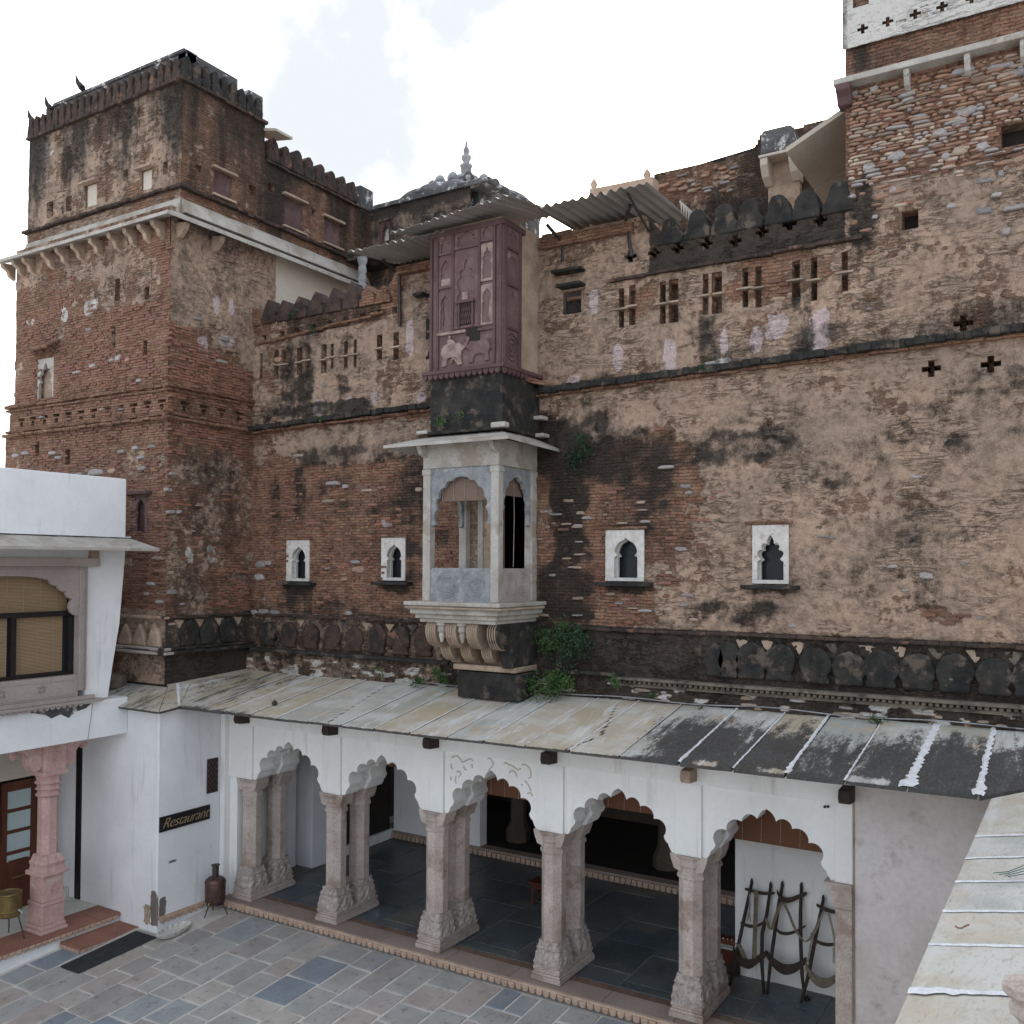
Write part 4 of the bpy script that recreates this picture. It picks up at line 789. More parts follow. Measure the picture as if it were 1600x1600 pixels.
m = MB(); m.box(-18.4, TX-.1, TY2+.3, 12.9, 12.2, 14.8); m.box(-18.4, TX-.45, 12.9, 16.1, 12.2, 13.9); m.build('upper_core', M['masonry_plain'], tow)
for i in range(8): u = 13.25+i*.335; merlon(tow, u, 14.02, .31, .46, TX-.2, TX+.04, 'x', 'black_brick', 'round', bev=.02); MB().box(TX-.2, TX+.02, u-.15, u+.04, 13.96, 14.06).build('merlon_foot', M['black_brick'], tow)
m = MB(); m.box(TX-.5, TX+.03, 15.85, 16.3, 13.9, 14.48); m.build('end_pier', M['dome'], tow, bev=.04)
for (px, py, l, a) in ((118, 118, .42, -.35), (70, 152, .28, -.6), (43, 172, .40, -.25)):
    a_ = P(px+10, py+17, Y=TY2+.1); m = MB(); e = P(px, py, Y=TY2+.1)
    m.tube([(a_[0]+.02, TY2+.1, a_[2]-.05), ((a_[0]+e[0])/2-.03, TY2+.1, (a_[2]+e[2])/2-.02), (e[0], TY2+.1, e[2]+.03)], [.07, .045, .006], 5); m.build('broken_spike', M['black'], tow)
for px, py, w, h, c_ in ((140, 515, 9, 9, 'grey'), (185, 560, 10, 14, 'grey'), (175, 563, 8, 9, 'grey'), (200, 562, 8, 9, 'orange'), (120, 582, 14, 6, 'grey'), (145, 572, 10, 9, 'grey'), (40, 708, 14, 8, 'grey'), (25, 712, 10, 10, 'grey'), (82, 708, 12, 9, 'grey'), (92, 715, 10, 8, 'grey'), (150, 738, 28, 14, 'grey'), (175, 736, 14, 10, 'buff'), (190, 706, 12, 9, 'grey'), (212, 700, 10, 9, 'grey'), (238, 698, 14, 8, 'grey'), (222, 732, 14, 9, 'grey'), (220, 715, 12, 7, 'grey'), (125, 740, 12, 5, 'grey'), (238, 500, 10, 5, 'orange'), (218, 595, 10, 8, 'grey'), (248, 872, 22, 9, 'buff'), (252, 892, 24, 9, 'orange'), (237, 912, 14, 9, 'grey'), (250, 940, 14, 8, 'grey'), (230, 928, 10, 7, 'grey'), (190, 640, 8, 5, 'grey'), (66, 652, 8, 5, 'grey'), (160, 640, 8, 5, 'buff')):
    a = P(px, py, **LP); s_ = P(px+w/2, py, **LP)[0]-P(px-w/2, py, **LP)[0]; put_stone(tow, a[0], a[2], s_, h/110., c_, 'y', TY, .03)
for px, py, w, h, c_ in ((263, 765, 12, 9, 'grey'), (266, 800, 14, 9, 'grey'), (279, 800, 8, 8, 'grey'), (268, 925, 20, 11, 'grey'), (270, 825, 22, 7, 'orange'), (302, 830, 6, 4, 'grey'), (332, 832, 5, 4, 'grey'), (284, 944, 8, 6, 'grey'), (310, 790, 14, 3, 'buff'), (330, 505, 14, 8, 'orange'), (308, 498, 16, 8, 'grey'), (350, 530, 16, 9, 'grey'), (360, 548, 20, 7, 'orange'), (345, 565, 20, 7, 'grey'), (268, 740, 10, 7, 'grey'), (272, 845, 10, 7, 'buff'), (265, 895, 12, 8, 'buff'), (268, 975, 12, 6, 'buff')):
    a = P(px, py, **RP); s_ = P(px+w/2, py, **RP)[1]-P(px-w/2, py, **RP)[1]; put_stone(tow, a[1], a[2], abs(s_), h/105., c_, 'x', TX, .03)
strew_bricks(tow, 'y', TY, tl_paint, -18.4, TX-.1, 5.2, 11.7, 120, 900, clash(hl), thr=.62)
strew_bricks(tow, 'x', TX, tr_paint, TY+.1, 12.7, 5.2, 11.0, 120, 500, clash(hr), sg=1, thr=.62)
# ------------------------------------------------------------------ purple bay window
BY, BX0, BX1 = 11.70, -8.70, -7.38
bay = thing('purple_bay_window', 'purple painted enclosed bay window with cusped blind panels and an elephant relief', 'bay window', ((BX0+BX1)/2, 12.2, 9.0))
m = MB(); m.box(BX0, BX1, BY, 12.2, 8.98, 11.15); m.build('bay_body', M['purple'], bay, bev=.01)
m = MB(); m.box(BX0+.05, BX1-.02, 12.2, YW-.0, 8.0, 11.24); m.box(BX0+.1, BX1-.1, 11.8, 12.3, 11.13, 11.25); m.build('plaster_cheek', M['bracket'], bay)
m = MB(); m.box(BX0, BX1, BY, 12.4, 8.02, 8.95); m.box(BX0-.005, BX1+.005, 12.4, YW, 7.9, 8.95); m.build('black_plinth', M['black'], bay, bev=.01)
m = MB(); m.box(BX0-.10, BX1+.08, BY-.10, YW, 8.94, 9.0); m.build('bay_sill', M['purpledark'], bay, bev=.01)
for i in range(14): MB().prism([(x*.048+BX0-.05+i*.102, 8.94-z) for x, z in ((-1, 0), (-.8, .05), (0, .085), (.8, .05), (1, 0))], 'y', BY-.08, BY-.03).build('pendant', M['purpledark'], bay)
for i in range(9): MB().prism([(BY+i*.12+x*.05, 8.94-z) for x, z in ((-1, 0), (-.8, .05), (0, .085), (.8, .05), (1, 0))], 'x', BX1+.02, BX1+.06).build('pendant', M['purpledark'], bay)
m = MB(); m.box(BX0-.04, BX1+.04, BY-.04, 12.3, 11.08, 11.17); m.build('bay_cornice', M['purpledark'], bay, bev=.012)
def bp(zx, zy): a = P(560+zx/4.706, 290+zy/4.706, Y=BY); return a[0], a[2]
m = MB()
for u in (BX0+.02, BX0+.14, -8.27, -7.785, BX1-.14, BX1-.03): m.box(u-.022, u+.022, BY-.035, BY+.01, 9.59 if -8.4 < u < -7.7 else 9.02, 11.08)
m.build('upright', M['purpledark'], bay, bev=.006)
cols_ = [(BX0+.165, -8.295), (-8.245, -7.81), (-7.76, BX1-.165)]
rows_ = {0: [(9.60, 10.22, 'ogee'), (10.28, 10.75, 'ogee'), (10.80, 11.10, 'multi')], 1: [(9.62, 10.80, 'multi'), (10.84, 11.12, 'multi')], 2: [(9.62, 10.22, 'ogee'), (10.28, 10.84, 'multi'), (10.88, 11.12, 'multi')]}
for c_, (a, b_) in enumerate(cols_):
    for z0, z1, kd in rows_[c_]:
        m = MB(); w = b_-a; h = z1-z0; op = [((a+b_)/2+x, z0+.03+z) for x, z in cusped(w*.74, h*.86, h*(.62 if h > .5 else .45), kd)]
        frame_around(m, (a, b_, z0+.03, z1), op, 'y', BY-.022, BY+.005); m.box(a, b_, BY-.03, BY+.005, z0-.01, z0+.03)
        m.build('blind_arch', M['relief'] if (c_ == 2 and z0 < 10.8) else M['purple'], bay, bev=.004)
MB().prism([(-7.585, 9.66), (-7.62, 9.74), (-7.60, 9.95), (-7.575, 10.10), (-7.55, 9.95), (-7.53, 9.74), (-7.56, 9.66)], 'y', BY-.02, BY+.002).build('cypress_motif', M['relief'], bay)
MB().prism([(-8.46, 9.68), (-8.475, 9.8), (-8.46, 10.10), (-8.44, 9.8)], 'y', BY-.02, BY+.002).build('cypress_motif', M['purpledark'], bay)
m = MB(); m.box(-8.50, -8.30, BY-.012, BY, 10.28, 10.42); m.box(-8.09, -7.99, BY-.03, BY, 10.02, 10.16); m.build('bare_patch', M['relief'], bay)
m = MB()
for i in range(7):
    for s_ in (-1, 1): m.tube([(-8.12+i*.035, BY-.04, 9.66), (-8.12+i*.035+s_*.06, BY-.04, 9.98)], .006, 4)
m.box(-8.16, -8.13, BY-.05, BY, 9.62, 10.0); m.box(-7.91, -7.88, BY-.05, BY, 9.62, 10.0); m.box(-8.2, -7.86, BY-.07, BY, 9.99, 10.03); m.build('lattice', M['purpledark'], bay)
MB().box(-8.12, -7.91, BY-.012, BY-.002, 9.64, 9.99).build('lattice_shade', M['dark'], bay)  # flat dark sheet painted as shade behind the bars
MB().box(BX0+.14, -8.02, BY-.05, BY, 9.54, 9.585).build('rail', M['relief'], bay, bev=.005); MB().box(-7.80, BX1-.14, BY-.04, BY, 9.53, 9.575).build('rail', M['purpledark'], bay, bev=.005)
MB().prism([(-8.04, 9.60), (-8.03, 9.50), (-7.97, 9.47), (-7.94, 9.39), (-7.85, 9.37), (-7.78, 9.40), (-7.79, 9.60)], 'y', BY-.012, BY-.001).build('hole_shade', M['dark'], bay)  # flat dark sheet painted as the shade in a broken hole
# elephant with rider facing a second, fainter beast: flat carved relief
el = [(0, 0), (.02, .12), (-.02, .20), (0, .28), (.06, .335), (.14, .35), (.22, .335), (.27, .33), (.31, .345), (.36, .335), (.39, .30), (.42, .30), (.46, .34), (.50, .41), (.525, .40), (.49, .32), (.45, .25), (.40, .22), (.37, .20), (.37, .10), (.39, 0), (.31, 0), (.29, .10), (.24, .125), (.15, .125), (.10, .10), (.09, 0)]
er = random.Random(3)
MB().prism([(-8.47+x*.98, 9.06+z*1.0) for x, z in el], 'y', BY-.035, BY+.002).build('elephant_relief', M['relief'], bay, bev=.01)
m = MB(); m.lathe([(.001, -.03), (.03, 0), (.001, .03)], (-8.32, BY-.03, 9.50), 8); m.prism([(-8.35, 9.36), (-8.36, 9.46), (-8.30, 9.47), (-8.22, 9.42), (-8.20, 9.38), (-8.28, 9.39)], 'y', BY-.04, BY+.002); m.build('rider_relief', M['relief'], bay, bev=.006)
el2 = [(-x*.95, z*.95) for x, z in el]
MB().prism([(-7.60+x, 9.07+z) for x, z in el2], 'y', BY-.03, BY+.002).build('second_beast_relief', M['purple'], bay, bev=.01)
MB().tube([(-7.62, BY-.02, 9.40), (-7.56, BY-.02, 9.36), (-7.56, BY-.02, 9.26), (-7.50, BY-.02, 9.22), (-7.52, BY-.02, 9.14)], .02, 6).build('tail_relief', M['purpledark'], bay)
MB().tube([(-8.30, BY-.02, 9.10), (-8.26, BY-.03, 9.17), (-8.20, BY-.03, 9.14), (-8.14, BY-.02, 9.06)], .022, 6).build('leg_relief', M['relief'], bay)
m = MB()
for (y0, y1) in ((BY+.02, BY+.08), (12.12, 12.2)): m.box(BX1-.005, BX1+.03, y0, y1, 9.02, 11.14)
for z in (9.55, 10.2, 10.75): m.box(BX1-.005, BX1+.022, BY+.08, 12.12, z, z+.04)
m.build('side_frame', M['purpledark'], bay, bev=.005)
for z0, z1, kd in ((9.59, 10.18, 'ogee'), (10.24, 10.72, 'ogee'), (10.79, 11.08, 'multi')):
    m = MB(); op = [(11.95+x, z0+z) for x, z in cusped(.28, (z1-z0)*.9, (z1-z0)*.55, kd)]; frame_around(m, (11.78, 12.12, z0, z1), op, 'x', BX1-.004, BX1+.016); m.build('blind_arch', M['purple'], bay, bev=.003)
m = MB()
for r in (.17, .11, .05): m.tube([(BX1+.01, 11.95+r*math.cos(a), 9.29+r*1.2*math.sin(a)) for a in np.linspace(0, 6.283, 20)], .009, 5)
m.build('rosette', M['purpledark'], bay)
m = MB(); m.hexa([(BX1, 12.3, 8.85), (BX1+.30, YW-.05, 8.78), (BX1+.30, YW+.02, 8.78), (BX1, YW, 8.85), (BX1, 12.3, 8.93), (BX1+.30, YW-.05, 8.84), (BX1+.30, YW+.02, 8.84), (BX1, YW, 8.93)]); m.build('broken_ledge_stone', M['masonry_plain'], bay, bev=.01)
# ledge slab below the bay, above the balcony roof
m = MB(); m.box(BX0-.12, BX1+.05, BY-.08, YW, 8.02, 8.07); m.build('plinth_ledge', M['black'], bay, bev=.012)
a = P(780, 640, Y=BY-.1); MB().box(a[0]-.13, a[0]+.12, BY-.14, BY, 8.04, 8.12).build('loose_slab', M['marble'], bay, bev=.02)
MB().box(BX0-.18, BX0+.02, BY-.12, 12.0, 8.04, 8.09).build('loose_slab', M['marble'], bay, bev=.01)
for px, py, w in ((850, 655, 16), (852, 682, 14)):
    a = P(px, py, **WP); MB().box(a[0]-.08, a[0]+.08, YW-.2, YW, a[2]-.03, a[2]+.03).build('loose_slab', M['marble'], fac, bev=.012)
# ------------------------------------------------------------------ corrugated awnings
def corrugated(name, label, p00, p01, p10, p11, n, amp, loc, group):
    """p00-p01: upper edge left to right, p10-p11: outer lower edge; flutes run down the slope"""
    t = thing(name, label, 'awning', loc, group); p00, p01, p10, p11 = map(Vector, (p00, p01, p10, p11)); m = MB(); k = n*6; vs = []
    nrm = (p01-p00).cross(p10-p00).normalized(); nrm = nrm if nrm.z > 0 else -nrm
    for lay in (0, 1):
        for i in range(k+1):
            f = i/k; o = nrm*(amp*math.sin(f*n*2*math.pi)+(.004 if lay == 0 else 0)+.006*math.sin(i*.37))
            vs += [p00.lerp(p01, f)+o, p10.lerp(p11, f)+o+Vector((0, 0, .012*math.sin(i*.9)))]
    K = 2*(k+1); fs = []
    for i in range(k): fs.append((2*i, 2*i+2, 2*i+3, 2*i+1)); fs.append((K+2*i, K+2*i+1, K+2*i+3, K+2*i+2)); fs.append((2*i+1, 2*i+3, K+2*i+3, K+2*i+1))
    m.add(vs, fs); m.build('corrugated_sheet', M['iron'], t)
    return t
ul = P(612, 350, Y=YW); ll = P(553, 383, Y=11.9)
aw = corrugated('corrugated_awning', 'rusty corrugated iron awning over the purple bay window', (-9.15, YW, 11.50), (-6.95, YW, 11.52), (-9.12, 11.20, 11.10), (-6.98, 11.20, 11.27), 16, .016, (-8, YW, 11.4), 'corrugated awnings')
aw0 = corrugated('corrugated_awning', 'corrugated iron awning left of the purple bay, over the plaster wall', (-10.30, YW, 11.27), (-8.7, YW, 11.27), (-10.32, 11.60, 11.14), (-8.4, 11.60, 11.14), 13, .016, (-9.5, YW, 11.1), 'corrugated awnings')
m = MB(); m.box(-10.15, -8.8, YW-.18, YW, 11.02, 11.16); m.build('plaster_cornice', M['masonry_plain'], aw0, bev=.02)
for u, zz, t_ in ((-10.15, 10.15, aw0), (-6.95, 10.75, aw)):
    m = MB(); m.tube([(u, YW-.05, zz), (u, YW-.07, 11.05), (u-.02, 12.3, 11.18)], .03, 6); m.build('strut', M['darkmetal'], t_)
aw2 = corrugated('corrugated_awning', 'corrugated iron awning over the jali window, right of the bay', (-7.0, 13.56, 11.40), (-5.17, 13.56, 11.34), (-6.95, 11.90, 11.30), (-5.17, 11.90, 11.30), 12, .024, (-6, YW, 11.4), 'corrugated awnings')
m = MB(); m.box(-7.3, -5.75, YW-.14, YW, 10.98, 11.14); m.build('plaster_cornice', M['masonry_plain'], aw2, bev=.02)
m = MB(); m.tube([P(987, 400, Y=YW-.08), P(983, 375, Y=YW-.1), P(977, 345, Y=YW-.1), P(985, 320, Y=YW-.3)], .028, 6); m.tube([(-5.5, 12.0, 11.26), (-5.5, YW-.05, 10.95)], .02, 5); m.build('strut', M['darkmetal'], aw2)
m = MB()
for i in range(7): u = -5.15; y_ = 13.1+i*.1; m.add([(u, y_, 11.42), (u, y_+.09, 11.42), (u, y_+.045, 11.26)], [(0, 1, 2)])
m.box(-5.16, -5.15, 13.1, 13.8, 11.42, 11.46); m.build('white_valance', M['enamel'], aw2)
# ------------------------------------------------------------------ things that rise behind the wall
c0 = P(728, 335, Y=20.0); R_ = (P(851, 335, Y=20.0)[0]-c0[0])*.76; zb = c0[2]
dm = thing('ribbed_dome', 'dark ribbed lotus dome with tall finial behind the purple bay window', 'dome', (c0[0], 20, zb-1))
prof = [(R_*1.06, -1.0), (R_*1.08, -.12), (R_*1.10, -.05), (R_*1.06, 0)]+[(R_*a_, R_*b_) for a_, b_ in ((1.02, .02), (.995, .045), (.96, .08), (.91, .115), (.85, .15), (.78, .185), (.70, .22), (.62, .25), (.54, .28), (.46, .305), (.38, .325), (.30, .335))]+[(.24, R_*.34)]
MB().lathe([(r, z) for r, z in prof], (c0[0], 20, zb), 96, mod=lambda a, z, k: 1+(.10*abs(math.cos(a*8))**.7-.07 if 3 < k < 16 else 0)).build('dome_shell', M['dome'], dm, smooth=True)
zt = zb+R_*.34
for k_, (rr, zz, n_, sz) in enumerate(((R_*.50, R_*.30, 14, .28), (R_*.24, R_*.34, 8, .30))):
    for i in range(n_):
        a_ = 2*math.pi*(i+.5*k_)/n_; m = MB(); m.lathe([(.03, 0), (sz*.5, .04), (sz*.52, .12), (sz*.34, .21), (.01, .26)], (0, 0, 0), 8)
        o = m.build('lotus_petal', M['domelight'] if i % 3 else M['dome'], dm, smooth=True); o.location = (c0[0]+rr*math.cos(a_), 20+rr*math.sin(a_), zb+zz-.06); o.scale = (1, 1, 1.1)
MB().lathe([(.50, 0), (.46, .10), (.36, .20), (.26, .30), (.28, .33)], (c0[0], 20, zt-.10), 32, mod=lambda a, z, k: 1+.06*abs(math.cos(a*6))).build('lotus_crown', M['domelight'], dm, smooth=True)
MB().lathe([(.26, 0), (.33, .03), (.35, .08), (.31, .13), (.20, .17), (.11, .19)], (c0[0], 20, zt+.21), 40, mod=lambda a, z, k: 1+.04*abs(math.cos(a*12))).build('finial_ring', M['domelight'], dm, smooth=True)
MB().lathe([(.11, 0), (.10, .06), (.13, .10), (.14, .22), (.17, .30), (.11, .34), (.07, .38), (.12, .46), (.13, .54), (.06, .60), (.08, .66), (.075, .72), (.035, .80), (.03, .88), (.004, .98)], (c0[0], 20, zt+.37), 20).build('finial', M['domelight'], dm, smooth=True)
rw = thing('rear_connecting_wall', 'weathered wall with small arched niche joining the tower wing to the dome', 'wall', (-12, 16.4, 9))
RWP = dict(Y=16.27); a = P(583, 333, **RWP); b_ = P(735, 338, **RWP)
def rw_paint(U, Z):
    n = fbm(U*2, Z*2, 4, 71); return .03*(n-.5), np.stack([.25+.4*(n-.5), .62+.5*(fbm(U*3, Z*1.4, 4, 5)-.5)+.5*sm(a[2]-.25, a[2], Z), U*0, .3*(n > .56)], -1)
q = H(591, 345, 609, 377, RWP, .2)
wall_surface('rear_masonry', 'y', 16.27, TX-.4, b_[0], 9.5, a[2]+.1, .04, [q], rw_paint, rw); m = MB(); m.box(TX-.02, b_[0], 16.6, 17.0, 9.5, a[2]+.05); m.box(TX-.4, b_[0]+.5, 16.2, 17.0, a[2]+.05, a[2]+.14); m.build('wall_cap', M['dome'], rw)
m = MB(); op = [((q[0]+q[1])/2+x, q[2]+z) for x, z in cusped((q[1]-q[0])*.6, (q[3]-q[2])*.9, (q[3]-q[2])*.6, 'multi')]; frame_around(m, (q[0], q[1], q[2], q[3]), op, 'y', 16.32, 16.4); m.build('niche_frame', M['purpledark'], rw, bev=.005); MB().box(q[0], q[1], 16.45, 16.5, q[2], q[3]).build('niche_back', M['enamel'], rw)
m = MB(); m.box(TX, -11.4, 15.4, 16.3, P(590, 392, Y=15.4)[2]-.08, P(590, 392, Y=15.4)[2]); m.build('shelf_slab', M['black'], rw, bev=.01)
a = P(566, 430, Y=14.5); m = MB(); m.lathe([(.10, 0), (.10, .1), (.07, .13), (.09, .2), (.07, .3), (.09, .4), (.07, .5), (.10, .58), (.10, .66)], (a[0], 14.5, a[2]-.3), 10); m.build('carved_post', M['domelight'], thing('stone_post', 'pale carved stone post beside the left end of the iron awning', 'post', (a[0], 14.5, a[2]-.4)), smooth=False)
# rear wall and turret at the right
rr_ = thing('rear_rubble_wall', 'dark rubble wall with sloping top behind the black merlons', 'wall', (-5, 17, 9)); QP = dict(Y=17.0)
a = P(1022, 275, **QP); b_ = P(1180, 240, **QP); e_ = P(1330, 195, **QP)
def rr_paint(U, Z):
    n = fbm(U*1.5, Z*1.5, 4, 81); ex = .55+.5*(n-.5); dk = .72+.5*(fbm(U*1.2, Z*1.2, 4, 83)-.5); dk = dk-.35*blob(U, Z, QP, [(1085, 285, 60, 30, .8)]); ex = np.where((Z > 0), ex, ex)
    return .05*(n-.5), np.stack([ex, dk, U*0, U*0], -1)
rtop = lambda u: a[2]+(b_[2]-a[2])*(u-a[0])/(b_[0]-a[0])+.05*vn(u*4, u*0, 2)+np.where(u > b_[0]-.1, .3*sm(b_[0]-.1, b_[0]+.15, u), 0)
wall_surface('rear_rubble_face', 'y', 17.0, a[0], e_[0]+.3, 10.0, 15.2, .04, [], rr_paint, rr_, top=rtop)
m = MB(); m.hexa([(a[0], 17.03, 10), (e_[0], 17.03, 10), (e_[0], 17.4, 10), (a[0], 17.4, 10), (a[0], 17.03, a[2]-.02), (e_[0], 17.03, b_[2]+.25), (e_[0], 17.4, b_[2]+.25), (a[0], 17.4, a[2]-.02)]); m.build('wall_core', M['black'], rr_)
for i in range(60):
    px = random.uniform(1030, 1150); py = random.uniform(252, 300)-.0*px; q = P(px, py, **QP)
    if q[2] > rtop(q[0])-.12: continue
    put_stone(rr_, q[0], q[2], random.uniform(.10, .26), random.uniform(.05, .09), random.choice(('grey', 'orange', 'buff', 'orange')), 'y', 17.0, .04)
tp = dict(Y=16.5); t0 = P(1187, 243, **tp); t1 = P(1243, 243, **tp); tt = P(1215, 197, **tp)
tu = thing('roof_turret', 'grey limed box turret on two curved brackets behind the merlons', 'turret', (t0[0], 17, 12))
m = MB(); m.hexa([(t0[0], 16.5, t0[2]), (t1[0], 16.5, t0[2]), (t1[0], 17.3, t0[2]), (t0[0], 17.3, t0[2]), (t0[0]+.02, 16.52, tt[2]), (t1[0]-.08, 16.52, tt[2]), (t1[0]-.08, 17.3, tt[2]), (t0[0]+.02, 17.3, tt[2])]); m.build('turret_box', M['dome'], tu, bev=.05, seg=3)
MB().box(t0[0]-.02, t1[0]+.02, 16.48, 17.2, t0[2]-.05, t0[2]).build('turret_slab', M['cream'], tu, bev=.01)
for u in (t0[0]+.07, t1[0]-.06): MB().prism([(16.5, t0[2]-.05), (16.5, t0[2]-.18), (16.62, t0[2]-.36), (16.8, t0[2]-.46), (17.0, t0[2]-.46), (17.0, t0[2]-.05)], 'x', u-.07, u+.07).build('turret_bracket', M['cream'], tu, bev=.02)
MB().box(t0[0]+.05, t1[0]-.02, 16.85, 17.05, 10.3, t0[2]-.05).build('turret_stem', M['bracket'], tu)
# sloping cream eave on the flank of the keep
s0 = P(1228, 236, Y=YW+.15); s1 = P(1284, 316, X=s0[0]); s2 = P(1322, 171, Y=YW+.15)
m = MB(); X0, Z0 = s0[0], s0[2]; X1 = -2.72; Z1 = Z0+(s2[2]-Z0)*(X1-X0)/(s2[0]-X0); ys = np.linspace(YW+.15, s1[1]+.3, 4)
for i in range(3):
    m = MB(); y0, y1 = ys[i], ys[i+1]-.02; dz = .0 if i % 2 else -.02
    m.hexa([(X0, y0, Z0+dz), (X1, y0, Z1+dz), (X1, y1, Z1+dz), (X0, y1, Z0+dz), (X0, y0, Z0+.07+dz), (X1, y0, Z1+.07+dz), (X1, y1, Z1+.07+dz), (X0, y1, Z0+.07+dz)]); m.build('flank_eave_slab', M['creamslab'], tw)
# small roof gable with two urns
g0 = P(928, 292, Y=16.0); g1 = P(1020, 275, Y=16.0); gt = thing('roof_parapet', 'pinkish roof parapet with two small finials above the right iron awning', 'parapet', (g0[0], 16, 12))
m = MB(); m.hexa([(g0[0], 16, 11), (g1[0], 16, 11), (g1[0], 16.3, 11), (g0[0], 16.3, 11), (g0[0], 16, g0[2]-.02), (g1[0], 16, g1[2]), (g1[0], 16.3, g1[2]), (g0[0], 16.3, g0[2]-.02)]); m.build('parapet_wall', M['buffedge'], gt, bev=.02)
for px, py in ((928, 290), (1011, 275)):
    a = P(px, py, Y=16.1); MB().lathe([(.10, -.25), (.09, 0), (.05, .03), (.075, .10), (.05, .16), (.01, .22)], (a[0], 16.1, a[2]-.08), 12).build('small_finial', M['buffedge'], gt, smooth=True)
# ------------------------------------------------------------------ stone balcony on brackets
JX0, JX1, JY = -8.80, -7.41, 11.66
jh = thing('stone_balcony', 'carved marble balcony with cusped arches and rolled blinds on scrolled brackets', 'balcony', ((JX0+JX1)/2, 12.2, 5.4))
def plank_roof(m, a, b, c, d, t=.045): # quad slab, 4 corners given top-side, thickness downwards
    pts = [a, b, c, d]; m.hexa([(p[0], p[1], p[2]-t) for p in pts]+pts)
EX0, EX1, EY = -9.30, -7.02, 11.30; ez = 7.86; tz = 8.03
Ym = (JX0+JX1)/2-.08
for (xa, xb) in ((EX0, -8.35), (-8.345, EX1)):
    fa = (xa-EX0)/(EX1-EX0); fb = (xb-EX0)/(EX1-EX0); ta = JX0+.15+fa*(JX1-JX0-.2); tb = JX0+.15+fb*(JX1-JX0-.2)
    m = MB(); plank_roof(m, (xa, EY, ez), (xb, EY, ez), (tb, JY+.15, tz), (ta, JY+.15, tz)); m.build('roof_slab', M['marble'], jh)
m = MB(); plank_roof(m, (EX1, EY+.004, ez), (EX1, YW, ez-.03), (JX1-.05, YW, tz), (JX1-.05, JY+.15, tz)); m.build('roof_slab', M['marble'], jh)
m = MB(); plank_roof(m, (EX0, YW, ez-.03), (EX0, EY+.004, ez), (JX0+.15, JY+.15, tz), (JX0+.15, YW, tz)); m.build('roof_slab', M['marble'], jh)
MB().box(JX0+.15, JX1-.05, JY+.15, YW, tz-.02, tz+.0).build('roof_cap', M['marble'], jh)
m = MB(); m.box(JX0, JX1, JY, JY+.12, 7.50, 7.90); m.box(JX1-.12, JX1-.001, JY+.12, YW, 7.50, 7.90); m.box(JX0+.001, JX0+.12, JY+.12, YW, 7.50, 7.90); m.build('lintel', M['marble'], jh, bev=.008)
m = MB(); m.box(JX0+.12, JX1-.12, JY+.12, YW, 7.55, 7.60); m.build('ceiling', M['marble'], jh)
for x, y in ((JX0, JY), (JX1-.14, JY), (JX0, YW-.16), (JX1-.14, YW-.16)):
    k = MB(); k.box(x, x+.14, y, y+.14, 5.46, 7.50); o = k.build('pillar', M['marble'], jh, bev=.012)
    MB().box(x-.012, x+.152, y-.012, y+.152, 7.40, 7.49).build('pillar_cap', M['marble'], o, bev=.008)
for u in (JX0+.04, JX1-.03): MB().prism([(JY-.2, 7.84), (JY-.12, 7.72), (JY+.02, 7.66), (JY+.02, 7.84)], 'x', u-.04, u+.04).build('eave_bracket', M['marble'], jh, bev=.01)
def jali_arch(ax, a, b, c0, c1, zb, zt, mat):
    w = b-a; cx = (a+b)/2; H_ = zt-zb
    half = [(-w*.5+.0, 0), (-w*.47, .05*H_), (-w*.42, 0.02*H_), (-w*.40, .10*H_)]
    pts = [(-w*.41, .12*H_), (-w*.46, .30*H_), (-w*.40, .42*H_), (-w*.41, .58*H_), (-w*.30, .66*H_), (-w*.26, .78*H_), (-w*.14, .80*H_), (-w*.09, .88*H_), (0, .93*H_)]
    P2 = []
    cus = [(-.42, .02), (-.40, .30), (-.375, .48), (-.28, .66), (-.15, .77), (0, .82)]
    P2 = [(-w*.49, 0)]
    for (x0, z0), (x1, z1) in zip(cus[:-1], cus[1:]):
        nx, nz = -(z1-z0), (x1-x0); mx_, mz_ = (x0+x1)/2, (z0+z1)/2; L = math.hypot(nx, nz); k = .035
        P2 += arc3((x0*w, z0*H_), ((mx_+nx/L*k*1.2)*w, (mz_+nz/L*k)*H_), (x1*w, z1*H_), 4)[:-1]
    P2 += [(0, .84*H_)]; full = P2+[(-x, z) for x, z in reversed(P2[:-1])]
    full = [(cx+x, zb+z) for x, z in full]; m = MB(); frame_around(m, (a, b, zb, zt), full, ax, c0, c1); return m.build('cusped_arch', mat, jh, bev=.004)
jali_arch('y', JX0+.14, JX1-.14, JY+.03, JY+.10, 6.62, 7.50, M['marbleblue']); jali_arch('x', JY+.14, YW-.16, JX1-.10, JX1-.03, 6.62, 7.50, M['marbleblue']); jali_arch('x', JY+.14, YW-.16, JX0+.03, JX0+.10, 6.62, 7.50, M['marbleblue'])
m = MB(); m.box(JX0+.14, JX1-.14, JY+.03, JY+.09, 5.46, 5.97); pf = m.build('parapet_panel', M['marbleblue'], jh); m = MB(); m.box(JX1-.09, JX1-.03, JY+.14, YW-.16, 5.46, 5.97); ps = m.build('parapet_panel', M['pinkgrey'], jh)
MB().box(JX0+.03, JX0+.09, JY+.14, YW-.16, 5.46, 5.97).build('parapet_panel', M['marbleblue'], jh)
for px_ in (-8.33, -7.87):
    m = MB()
    for r in (.05, .09, .13, .17, .205): m.tube([(px_+r*math.cos(a), JY+.028, 5.73+r*math.sin(a)) for a in np.linspace(0, 6.283, 28)], .008, 4)
    m.build('concentric_rosette', M['marbleblue'], pf)
